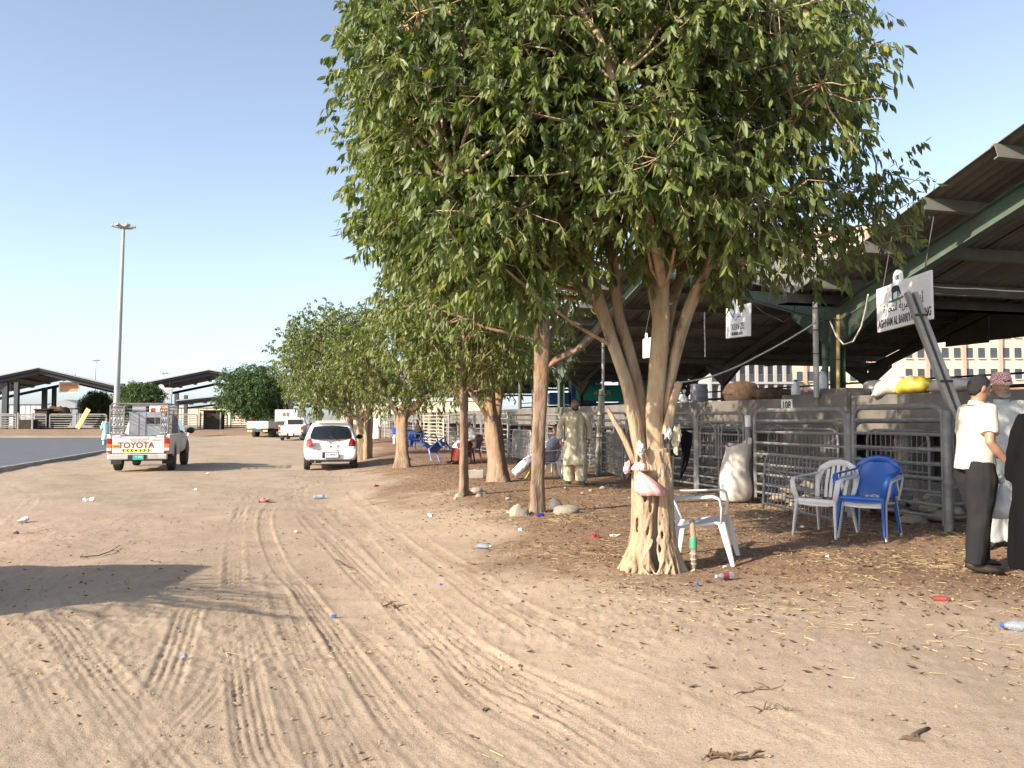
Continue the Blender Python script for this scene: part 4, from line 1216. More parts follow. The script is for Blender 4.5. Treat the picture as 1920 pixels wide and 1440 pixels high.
def hatchback():
    pos = gp(620, 882)
    hd = math.atan2(-.22, 1.0)
    t = thing('hatchback_car', 'small white hatchback seen from behind, parked beside the tree row', 'car', pos, -hd * -1 if False else -math.atan2(-(pos.x / pos.y) * -1, 1) * -1)
    t.rotation_euler = (0, 0, math.atan2(-pos.x, pos.y) * 1.0)
    # half sections: sill, lower side, mid side, belt, window top, roof edge, roof centre ; y forward, rear face at y~0
    def st(y, wd, zb, zbelt, zroof, tuck, dy=(0, 0, 0, 0, 0, 0, 0)):
        w2 = wd / 2
        pts = [(0, zb), (w2 * .86, zb), (w2 * .97, zb + .12), (w2, zb + .38), (w2 * .985, zbelt - .06), (w2 * .95, zbelt + .03), (w2 * tuck, zroof - .10), (w2 * (tuck - .10), zroof - .02), (0, zroof + .01)]
        d = [0, 0, 0, 0, dy[0], dy[1], dy[2], dy[3], dy[3]]
        return [(x, y + q, z) for (x, z), q in zip(pts, d)]
    S = [st(.02, 1.50, .36, .93, 1.44, .70, (.06, .10, .36, .44)),
         st(.06, 1.60, .29, .94, 1.47, .72, (.05, .09, .36, .44)),
         st(.20, 1.67, .26, .95, 1.50, .735, (.02, .05, .28, .40)),
         st(.60, 1.695, .24, .96, 1.525, .745, (0, 0, .10, .12)),
         st(1.3, 1.695, .22, .95, 1.53, .75),
         st(2.0, 1.695, .22, .92, 1.50, .75),
         st(2.55, 1.69, .22, .90, 1.30, .74),
         st(3.0, 1.66, .22, .88, 1.02, .80),
         st(3.5, 1.58, .26, .74, .86, .85),
         st(3.72, 1.40, .34, .58, .70, .85)]
    mb = section_body(S, None)
    body = mb.mesh('body', smooth=True)
    o = obj_mesh('body', body, CARW, t)
    sub = o.modifiers.new('s', 'SUBSURF'); sub.levels = 2; sub.render_levels = 2
    # rear window follows the hatch slope
    def onhatch(x, z, proud=.012):
        k = (z - .93) / (1.44 - .93)
        return (x, .02 + .095 + .30 * k - .014 * (1 - (x / .75) ** 2) * 0 + .05 * (abs(x) / .7) ** 2 - proud, z)
    pts = []
    for z, wx in ((.985, .615), (1.06, .635), (1.18, .60), (1.30, .55), (1.345, .52), (1.365, .47)):
        pts.append([Vector(onhatch(wx * f, z + (.02 * (1 - f * f) if z > 1.3 else -.015 * (1 - f * f)), .045)) for f in np.linspace(-1, 1, 11)])
    MB().loft(pts, closed=False).build('rear_window', GLASS, t, smooth='all')
    rw = [Vector(onhatch(.06, .99, .07)), Vector(onhatch(.0, 1.03, .07)), Vector(onhatch(-.28, 1.055, .07))]
    MB().tube([onhatch(.20, .955, .055), onhatch(.10, .985, .07), onhatch(-.02, 1.05, .07)], .010, n=5).build('rear_wiper', BLKP, t)
    # tail lamps wrap the corners
    for s in (-1, 1):
        P = [[(s * .545, .93 + .0), (s * .60, 1.005), (s * .66, 1.01), (s * .725, .93)], [(s * .52, .84), (s * .585, .84), (s * .67, .84), (s * .765, .84)], [(s * .515, .745), (s * .58, .735), (s * .68, .735), (s * .80, .745)]]
        rows = [[Vector((x, -.012 + .16 * max(0, abs(x) - .60) * 1.0 + .10 * max(0, z - .78) + (.10 if abs(x) > .76 else 0), z)) for x, z in row] for row in [[(s * .60, 1.00), (s * .625, 1.005), (s * .66, 1.0), (s * .70, .97)], [(s * .575, .93), (s * .62, .93), (s * .68, .93), (s * .74, .92)], [(s * .55, .85), (s * .61, .85), (s * .69, .85), (s * .775, .85)], [(s * .525, .75), (s * .60, .745), (s * .70, .745), (s * .80, .76)]]]
        l = MB().loft(rows, closed=False).build('tail_lamp', REDL, t, smooth='all')
        MB().sphere((s * .64, -.016, .80), (.055, .012, .035)).build('lamp_lens', AMBL if s < 0 else REDL, l, smooth='all')
        # mirrors
        m_ = MB().sphere((s * .95, 2.35, 1.0), (.11, .07, .085), 10, 8).build('side_mirror', BLKP, t, smooth='all')
        MB().box((s * .82, 2.35, .955), (.12, .04, .03)).build('mirror_arm', BLKP, m_)
    # bumper crease, plate recess, plate, badge, exhaust, spoiler
    MB().box((0, -.004, .475), (.52, .02, .19)).build('plate_recess', BLKP, t, bevel=.01)
    pl = MB().box((.03, -.018, .475), (.40, .012, .15)).build('licence_plate', PLATEW, t, bevel=.003)
    text_part('plate_lettering', 'D 80687', .085, BLACKI, pl, (.03, -.026, .487), sx=1.0)
    text_part('badge_lettering', 'YARIS', .05, CHROME, t, (.46, .045, .885), sx=1.0)
    MB().lathe([(.055, -.005), (.055, .01), (.03, .018)], n=14, axis='y', c=(0, .02, .875)).build('badge', CHROME, t, smooth=True)
    MB().lathe([(.032, -.006), (.032, .012)], n=12, axis='y', c=(0, -.002, .735)).build('tailgate_lock', BLKP, t, smooth=True)
    MB().box((0, .06, .30), (1.30, .10, .07)).build('bumper_valance', BLKP, t, bevel=.02)
    MB().tube([(-.48, .0, .27), (-.48, .35, .27)], .028, n=8).build('exhaust_pipe', CHROME, t, smooth=True)
    MB().box((-.45, .35, .28), (.34, .25, .12)).build('silencer', BLKP, t, bevel=.03)
    MB().tube([(-.7, .75, .29), (.7, .75, .29)], .05, n=8).build('rear_axle', BLKP, t)
    MB().box((0, .42, 1.525), (1.02, .16, .03)).build('roof_spoiler', CARW, t, bevel=.012)
    MB().tube([(0, .9, 1.53), (0, .72, 1.66)], .006, n=4).build('aerial', BLKP, t)
    for s in (-1, 1):
        MB().prism([(.75, .985), (.95, 1.0), (1.9, .985), (2.5, .97), (2.15, 1.33), (1.4, 1.40), (.95, 1.37)], s * .70, s * .78, 'yz').build('side_window', GLASS, t) if False else None
        rows = []
        for z, f in ((.985, 0), (1.36, 1)):
            ya, yb = .78 + .10 * f, 2.55 - .42 * f
            rows.append([Vector((s * (.815 - .155 * f), ya + (yb - ya) * k / 6, z)) for k in range(7)])
        MB().loft(rows, closed=False).build('side_window', GLASS, t, smooth='all')
        for y in (.66, 3.08): wheel(t, s * .735, y, .30, .19, s)
    return t
hatchback()

def pickup(label, pos, rz, cage=True, crate=True, marks=True, paint=TRUCKW, name='pickup_truck', group=None):
    t = thing(name, label, 'pickup', pos, rz, group)
    W = 1.74
    # cargo bed: floor, sides, head board
    MB().box((0, 1.15, .68), (1.50, 2.25, .08)).build('bed_floor', DUSTY, t)
    for s in (-1, 1):
        P = [(.02, .56), (.02, 1.10), (2.28, 1.10), (2.28, .46), (1.52, .46), (1.47, .66), (1.36, .80), (1.18, .86), (1.0, .80), (.88, .66), (.84, .52), (.3, .52)]
        MB().prism(P, s * .76, s * .87, 'yz').build('bed_side', DUSTY if s > 0 else paint, t, bevel=.012)
        MB().box((s * .83, 1.15, 1.115), (.10, 2.26, .035)).build('side_rail', paint, t, bevel=.008)
        # wheel arches lip
        P = [(1.18 + .40 * math.cos(R(a)), .46 + .40 * math.sin(R(a))) for a in range(0, 181, 15)]
        MB().tube([(s * .865, y, z) for y, z in P], .022, n=5).build('arch_lip', DUSTY, t)
    MB().box((0, 2.25, .85), (1.62, .06, .62)).build('head_board', paint, t)
    # tailgate with its markings
    tg = MB().box((0, .0, .83), (1.44, .06, .53)).build('tailgate', paint, t, bevel=.014)
    MB().box((0, -.022, 1.085), (1.0, .03, .018)).build('tailgate_groove', BLKP, tg)
    for x in (-.55, .55): MB().box((x, -.030, 1.05), (.20, .012, .03)).build('tailgate_notch', DUSTY, tg)
    if marks:
        text_part('tailgate_lettering', 'TOYOTA', .235, BROWNI, tg, (-.06, -.0325, .80), sx=1.03, bold=.006)
        MB().box((-.06, -.032, .655), (.82, .006, .095)).build('yellow_strip', YELST, tg)
        for i, s in ((-3, -1), (-2, -1), (-1, -1), (1, 1), (2, 1), (3, 1)):
            x = -.06 + i * .112
            P = [(x - s * .035, .695), (x + s * .005, .695), (x + s * .045, .655), (x + s * .005, .615), (x - s * .035, .615), (x + s * .005, .655)]
            MB().prism(P, -.039, -.0365).build('chevron', BLACKI, tg)
        MB().prism([(-.06 - .04, .655), (-.06, .695), (-.06 + .04, .655), (-.06, .615)], -.039, -.0365).build('diamond_mark', BLACKI, tg)
        MB().box((-.60, -.032, .775), (.21, .006, .105)).build('orange_sticker', ORANGE, tg)
        text_part('sticker_lettering', 'FOR HIRE', .04, BROWNI, tg, (-.60, -.037, .775), sx=.9)
        text_part('small_lettering', '\uFE94\uFEF4\uFEDF\uFE8D\uFEAE\uFE98\uFEB3\uFE8D \uFEE1\uFE8E\uFEE8\uFECF\uFE83', .085, REDI, tg, (.02, -.0325, .985), sx=1.2)
        text_part('small_lettering', 'AL AIN SHEEP TRADING', .035, REDI, tg, (.02, -.0325, .925), sx=1.1)
        text_part('small_lettering', 'VIGO D4D', .045, BLKP, tg, (.50, -.0325, .955), sx=1.2)
    # bumper, plate, lamps
    bp = MB().box((0, -.10, .47), (1.64, .16, .16)).build('rear_bumper', DUSTY, t, bevel=.03)
    MB().box((0, -.185, .455), (.52, .012, .15)).build('plate_recess', BLKP, bp)
    pl = MB().box((.03, -.195, .45), (.30, .010, .135)).build('licence_plate', PLATEG if marks else PLATEW, bp, bevel=.003)
    text_part('plate_lettering', '1\u06F4 668', .075, PLATEW if marks else BLACKI, pl, (.03, -.2015, .465), sx=1.0)
    for s in (-1, 1):
        l = MB().box((s * .795, -.008, .93), (.135, .06, .16)).build('tail_lamp', REDL, t, bevel=.012)
        MB().box((s * .795, -.008, .79), (.135, .058, .11)).build('amber_lens', AMBL, l, bevel=.008)
        MB().box((s * .795, -.008, .685), (.135, .058, .09)).build('clear_lens', CLRL, l, bevel=.008)
        MB().box((s * .795, -.008, .615), (.135, .058, .04)).build('reflector', REDL, l, bevel=.006)
        MB().box((s * .72, .62, .33), (.30, .02, .22)).build('mud_flap', BLKP, t)
        for y in (1.18, 4.22): wheel(t, s * .76, y, .36, .22, s)
    MB().tube([(-.65, 1.18, .36), (.65, 1.18, .36)], .07, n=8).build('rear_axle', BLKP, t)
    MB().box((0, 2.4, .44), (.8, 4.2, .10)).build('chassis', BLKP, t)
    MB().lathe([(.32, -.09), (.33, .0), (.32, .09)], n=18, c=(.0, .62, .50)).build('spare_wheel', TYRE, t, smooth=True)
    # cab
    def cs(y, w_, zb, zbelt, zroof, tuck):
        w2 = w_ / 2
        return [(0, y, zb), (w2 * .93, y, zb), (w2, y, zb + .18), (w2, y, zbelt - .10), (w2 * .965, y, zbelt), (w2 * tuck, y, zroof - .09), (w2 * (tuck - .08), y, zroof), (0, y, zroof + .02)]
    S = [cs(2.34, 1.72, .44, 1.12, 1.66, .80), cs(2.45, 1.74, .42, 1.12, 1.70, .80), cs(3.2, 1.74, .42, 1.11, 1.71, .80), cs(3.55, 1.74, .42, 1.10, 1.62, .79), cs(4.05, 1.73, .44, 1.05, 1.14, .84), cs(4.7, 1.68, .46, .98, 1.05, .84), cs(5.02, 1.52, .50, .86, .92, .84)]
    o = obj_mesh('cab', section_body(S, None).mesh('cab', smooth=True), DUSTY if marks else paint, t)
    sub = o.modifiers.new('s', 'SUBSURF'); sub.levels = 1; sub.render_levels = 2
    MB().box((0, 2.325, 1.36), (1.10, .03, .36)).build('rear_window', GLASS, t, bevel=.02)
    for s in (-1, 1):
        rows = []
        for z, f in ((1.14, 0), (1.56, 1)):
            ya, yb = 2.62 + .03 * f, 3.86 - .42 * f
            rows.append([Vector((s * (.85 - .145 * f), ya + (yb - ya) * k / 4, z)) for k in range(5)])
        MB().loft(rows, closed=False).build('side_window', GLASS, t)
        m_ = MB().sphere((s * 1.02, 3.75, 1.20), (.13, .07, .11), 10, 7).build('side_mirror', BLKP, t, smooth='all')
        MB().box((s * .90, 3.75, 1.15), (.12, .04, .03)).build('mirror_arm', BLKP, m_)
        MB().box((s * .872, 2.95, .98), (.012, .14, .03)).build('door_handle', BLKP, t)
        P = [(4.22 + .43 * math.cos(R(a)), .44 + .43 * math.sin(R(a))) for a in range(0, 181, 15)]
        MB().prism(P, s * .80, s * .877, 'yz').build('wheel_well', BLKP, t)
        P = [(1.18 + .37 * math.cos(R(a)), .44 + .38 * math.sin(R(a))) for a in range(0, 181, 15)]
        MB().prism(P, s * .74, s * .765, 'yz').build('wheel_well', BLKP, t)
    if cage:
        cg = MB().tube([(-.80, .08, 1.12), (-.80, .08, 1.98), (-.72, .08, 2.04), (-.72, 2.1, 2.04), (-.80, 2.1, 1.98), (-.80, 2.1, 1.12)], .024, n=6).build('cage_frame', GALV, t, smooth=True)
        MB().tube([(.80, .08, 1.12), (.80, .08, 1.98), (.72, .08, 2.04), (.72, 2.1, 2.04), (.80, 2.1, 1.98), (.80, 2.1, 1.12)], .024, n=6).build('cage_frame', GALV, t, smooth=True)
        MB().tube([(-.76, .08, 2.04), (.76, .08, 2.04)], .024, n=6).build('cage_bar', GALV, t)
        MB().tube([(-.76, 2.1, 2.04), (.76, 2.1, 2.04)], .024, n=6).build('cage_bar', GALV, t)
        MB().tube([(-.2, .08, 1.97), (.76, .08, 1.97), (.80, .08, 1.9)], .018, n=6).build('cage_bar', GALV, t)
        for z in (1.90, 1.80):
            MB().tube([(-.80, 2.1, z), (.80, 2.1, z)], .015, n=5).build('cage_bar', GALV, t)
        for s in (-1, 1):
            for z in (1.30, 1.42, 1.72, 1.84, 1.94):
                MB().tube([(s * .80, .08, z), (s * .80, 2.1, z)], .015, n=5).build('cage_bar', GALV, t)
            for k in range(10):
                y = .22 + k * .19
                MB().tube([(s * .80, y, 1.12), (s * .80, y, 2.0)], .012, n=5).build('cage_bar', GALV, t)
            # rear wing of the cage with wrought scrolls
            x0, x1 = (s * .80, s * .42) if s < 0 else (s * .80, s * .60)
            MB().tube([(x1, .08, 1.12), (x1, .08, 1.97)], .018, n=6).build('cage_post', GALV, t)
            for z in (1.24, 1.36, 1.66, 1.78, 1.90):
                MB().tube([(x0, .08, z), (x1, .08, z)], .012, n=5).build('cage_bar', GALV, t)
            for k in range(4):
                x = x0 + (x1 - x0) * (k + .5) / 4
                P = [(x + .025 * math.sin(a), .075, 1.38 + .26 * a / 6.28) for a in np.linspace(0, 6.28, 9)]
                MB().tube(P, .013, n=5).build('scroll', CHROME, t)
                MB().sphere((x, .075, 1.18), .03, 8, 5).build('scroll_ball', CHROME, t)
                MB().sphere((x, .075, 1.84), .028, 8, 5).build('scroll_ball', CHROME, t)
    if crate:
        c = MB().box((.12, 1.35, 1.28), (1.05, 1.2, 1.02)).build('load_box', SILV, t, bevel=.015)
        for x in (.20, .46):
            MB().box((x, .742, 1.53), (.22, .02, .20)).build('vent_window', BLKP, c)
            MB().box((x, .728, 1.64), (.24, .02, .02)).build('vent_rail', SILV, c)
            MB().box((x, .728, 1.42), (.24, .02, .02)).build('vent_rail', SILV, c)
        for x in (-.14, .06, .6):
            MB().box((x, .742, 1.28), (.015, .012, 1.0)).build('seam', SILV, c)
        rl = MB().tube([(-.36, 1.05, 1.88), (.02, 1.05, 1.88)], .09, n=12).build('rolled_mat', SILV, t, smooth=True)
        for k, (x, cx) in enumerate(((.22, REDI), (.36, TRUCKW), (.50, REDI), (.62, REDI))):
            MB().box((x, 1.2, 1.86), (.13, .28, .13)).build('carton', cx, t, bevel=.01)
    return t
pk = gp(262, 886)
PK = pickup('white pickup truck with steel cage and lettered tailgate', Vector((pk.x - .05, pk.y, pk.z)), math.atan2(.25, 1.0))
# unseen box lorry and brushwood, added left of frame to cast the sand shadow
def shadow_box_lorry():
    t = thing('box_lorry', 'unseen white box lorry added beyond the left edge to cast a shadow', 'lorry', (-6.15, 6.35, 0), R(90))
    MB().box((0, 1.7, 1.38), (1.7, 3.3, 1.15)).build('cargo_box', TRUCKW, t, bevel=.03)
    for k in range(5): MB().box((-.86, .35 + k * .65, 1.38), (.03, .05, 1.1)).build('rib', DUSTY, t)
    for s in (-1, 1): MB().box((s * .42, .03, 1.38), (.80, .04, 1.08)).build('rear_door', TRUCKW, t, bevel=.01)
    MB().box((0, 2.4, .68), (.9, 4.8, .2)).build('chassis', BLKP, t)
    c = MB().prism([(3.5, .62), (5.0, .62), (5.0, 1.15), (4.6, 1.85), (3.5, 1.9)], -.82, .82, 'yz').build('cab', TRUCKW, t, bevel=.06)
    MB().prism([(4.98, 1.22), (4.67, 1.76), (4.70, 1.78), (5.01, 1.24)], -.7, .7, 'yz').build('windscreen', GLASS, c)
    for s in (-1, 1):
        MB().prism([(3.75, 1.25), (4.75, 1.25), (4.45, 1.75), (3.75, 1.78)], s * .80, s * .83, 'yz').build('side_window', GLASS, c)
        for y in (.9, 4.2): wheel(t, s * .70, y, .38, .24, s)
    return t
shadow_box_lorry()
rng = np.random.default_rng(5)
bw = thing('shadow_brushwood', 'unseen twiggy brushwood added on the box lorry to cast thin shadows', 'brushwood', (-6.9, 6.2, 1.96))  # branches out of view, added for their thin shadows on the sand
for i in range(60):
    a = np.array([rng.uniform(-.8, .5), rng.uniform(-.75, .2), rng.uniform(0, .10)])
    b = a + np.array([rng.uniform(.9, 2.1), rng.uniform(-1.6, .4), rng.uniform(-.2, .42)])
    MB().tube(limb_path(a, b, .06, rng, 6), [.013, .012, .011, .009, .007, .004], n=4, caps=False).build('branch', BARK2, bw)

# lorries parked at the far end
def flatbed():
    p = at(482, 822, 70); p.z = ghf(p.x, p.y)
    t = thing('flatbed_lorry', 'white flatbed lorry with yellow reflective strips, far beyond the hatchback', 'lorry', p, math.atan2(-.30, 1.0))
    MB().box((0, .06, 1.12), (2.0, .06, .50)).build('tail_board', TRUCKW, t, bevel=.01)
    for s in (-1, 1): MB().box((s * 1.0, 2.1, 1.12), (.06, 4.0, .48)).build('side_board', DUSTY, t, bevel=.01)
    MB().box((0, 2.1, .84), (2.0, 4.1, .10)).build('deck', DUSTY, t)
    text_part('tail_lettering', 'XUEY', .28, BLKP, t, (.05, .02, 1.12)); MB().box((-.75, .025, 1.16), (.30, .01, .14)).build('sticker', ORANGE, t)
    MB().box((0, .1, .66), (1.9, .10, .16)).build('rear_beam', BLKP, t)
    for x, w_ in ((-.72, .42), (0, .85), (.72, .42)): MB().box((x, .045, .58), (w_, .02, .11)).build('reflective_strip', YELST, t)
    MB().box((.1, .03, .74), (.36, .02, .12)).build('licence_plate', PLATEG, t)
    MB().box((0, 3, .62), (.9, 6.0, .22)).build('chassis', BLKP, t)
    for s in (-1, 1):
        for y in (1.0, 4.9): wheel(t, s * .78, y, .40, .34, s)
        MB().box((s * .8, 2.9, .55), (.3, 1.4, .4)).build('side_tank', BLKP, t, bevel=.02)
    c = MB().box((0, 5.2, 1.55), (1.95, 1.7, 1.5)).build('cab', TRUCKW, t, bevel=.08)
    for x in (-.18, .18): MB().box((x, 4.34, 1.95), (.24, .03, .3)).build('rear_window', GLASS, c)
    MB().box((0, 4.6, 1.75), (2.2, .5, 1.2)).build('box_body', TRUCKW, t, bevel=.03)
    return t
flatbed()
p = at(545, 826, 62); p.z = ghf(p.x, p.y)
pickup('small white pickup with pale side rails parked beside the flatbed lorry', p, math.atan2(.12, 1.0), cage=False, crate=False, marks=False)
# ------------------------------------------------------------------ people
SKIN = pm('skin_brown', (.25, .130, .078), rough=.55, var=.10, scale=14)
SKIN2 = pm('skin_tan', (.33, .18, .11), rough=.55, var=.10, scale=14)
HAIR = pm('black_hair', (.010, .008, .007), rough=.6, var=.3, scale=60, bump=.6, bscale=220)
GREYB = pm('grey_beard', (.22, .20, .18), rough=.8, var=.3, scale=60)
def cloth(name, col, dirt=None): return pm(name, col, rough=.9, var=.07, scale=3.5, bump=.25, bscale=90, spec=.15, dirt=dirt, dirt_amt=.25)
CREAM = cloth('cream_cotton', (.50, .44, .31), (.38, .31, .20))
POLO = cloth('ivory_polo', (.50, .47, .38))
GREYT = cloth('charcoal_wool', (.019, .019, .020), (.034, .032, .028))
BLACKC = cloth('black_cloth', (.0035, .0035, .004))
GREYSH = cloth('grey_green_shirt', (.36, .38, .36))
LAV = cloth('lavender_cotton', (.30, .29, .36))
AQUA = cloth('pale_aqua_cotton', (.36, .58, .56))
WHITEC = cloth('white_cotton', (.68, .67, .63))
MAROON = cloth('maroon_cloth', (.17, .035, .030), (.09, .04, .03))
BLUEC = cloth('blue_cotton', (.03, .07, .30))
DARKC = cloth('dark_brown_cloth', (.045, .035, .028))
LEATH = pm('dark_leather', (.020, .016, .013), rough=.5, var=.2, scale=10, dirt=(.10, .08, .06), dirt_amt=.4)
def keffiyeh_mat():
    m, t, b = nodes_mat('red_check_cloth')
    N, L = t.nodes, t.links
    tc = N.new('ShaderNodeTexCoord')
    ck = N.new('ShaderNodeTexChecker'); ck.inputs['Scale'].default_value = 75
    ck.inputs[1].default_value = (.40, .05, .06, 1); ck.inputs[2].default_value = (.60, .52, .50, 1)
    L.new(tc.outputs['Object'], ck.inputs['Vector']); L.new(ck.outputs[0], b.inputs['Base Color']); b.inputs['Roughness'].default_value = .9
    return m
KEFF = keffiyeh_mat()

V = Vector
def stand(H=1.72, arm_l=None, arm_r=None, stride=0.0, lean=0.0, spread=.10):
    """joints of an upright figure facing -Y; x>0 is the figure's left as seen from the front of it"""
    k = H / 1.72
    J = dict(pelvis=V((0, 0, .94)), waist=V((0, lean * .3, 1.08)), chest=V((0, lean * .6, 1.28)), neck=V((0, lean, 1.46)), head=V((0, lean - .02, 1.60)))
    for s, n in ((1, 'l'), (-1, 'r')):
        J['sh_' + n] = V((s * .185, lean * .9, 1.41))
        J['el_' + n] = V((s * .25, lean * .8 + .03, 1.13)); J['wr_' + n] = V((s * .27, lean * .7 - .06, .89))
        J['hip_' + n] = V((s * .095, 0, .90)); J['kn_' + n] = V((s * (spread + .01), -.03 - s * stride * .5, .49)); J['an_' + n] = V((s * spread, .02 - s * stride, .09))
        J['toe_' + n] = J['an_' + n] + V((s * .04, -.17, -.06))
    if arm_l: J['el_l'], J['wr_l'] = V(arm_l[0]), V(arm_l[1])
    if arm_r: J['el_r'], J['wr_r'] = V(arm_r[0]), V(arm_r[1])
    for q in J: J[q] = J[q] * k
    return J

def hand(mb, el, wr, s, size=1.0, curl=.5, palm_in=None):
    d = (wr - el).normalized()
    inn = V(palm_in) if palm_in is not None else V((-s, 0, 0))
    inn = (inn - d * inn.dot(d)).normalized(); side = d.cross(inn)      # side: across the knuckles
    c = wr + d * .045 * size
    mb.tube([wr - d * .01, c, wr + d * .085 * size], [(.024, .017), (.040, .016), (.040, .014)], n=10, right=side)
    for i, (o, L) in enumerate(((-.031, .062), (-.010, .075), (.011, .071), (.031, .055))):
        b = wr + d * .078 * size + side * o * size
        p1 = b + (d * (1 - .3 * curl) + inn * .5 * curl).normalized() * L * .5 * size
        p2 = p1 + (d * (1 - 1.1 * curl) + inn * 1.2 * curl).normalized() * L * .32 * size
        p3 = p2 + (d * (1 - 1.7 * curl) + inn * 1.4 * curl).normalized() * L * .26 * size
        mb.tube([b - d * .02, p1, p2, p3], [.0098, .0092, .0086, .0070], n=7)
    b = wr + d * .025 * size - side * .034 * size * (1 if True else s)
    p1 = b + (d * .6 - side * .62 + inn * .45).normalized() * .038 * size
    p2 = p1 + (d * .8 - side * .15 + inn * .5).normalized() * .030 * size
    mb.tube([b, p1, p2], [.013, .0115, .008], n=7)

def head_shape(mb, c, yaw=0.0, pitch=0.0, nose=True):
    M = Matrix.Rotation(yaw, 3, 'Z') @ Matrix.Rotation(pitch, 3, 'X')
    q = MB()
    rows = [(-.125, .030, .040, -.045), (-.112, .045, .055, -.036), (-.085, .058, .072, -.020), (-.05, .066, .085, -.004), (-.01, .071, .093, .004), (.03, .074, .097, .008), (.07, .068, .090, .010), (.098, .050, .068, .012), (.115, .022, .032, .012)]
    rings = [[V((a * math.cos(2*math.pi*k/16), yc + b * math.sin(2*math.pi*k/16), z)) for k in range(16)] for z, a, b, yc in rows]
    q.loft(rings, True)
    q.tube([(0, -.088, .020), (0, -.104, -.010), (0, -.113, -.030), (0, -.095, -.042)], [.009, .013, .016, .010], n=8)
    for s in (-1, 1):
        q.sphere((s * .074, .012, -.005), (.012, .022, .032), 8, 6)
        q.sphere((s * .030, -.078, .028), (.022, .012, .008), 8, 5)     # brow
        q.sphere((s * .035, -.070, -.030), (.020, .016, .018), 8, 5)    # cheek
    q.sphere((0, -.083, -.066), (.022, .010, .006), 8, 5)               # lips
    q.sphere((0, -.070, -.102), (.022, .018, .016), 8, 5)               # chin
    mb.add([M @ V(p) + c for p in q.v], q.f)
    return M

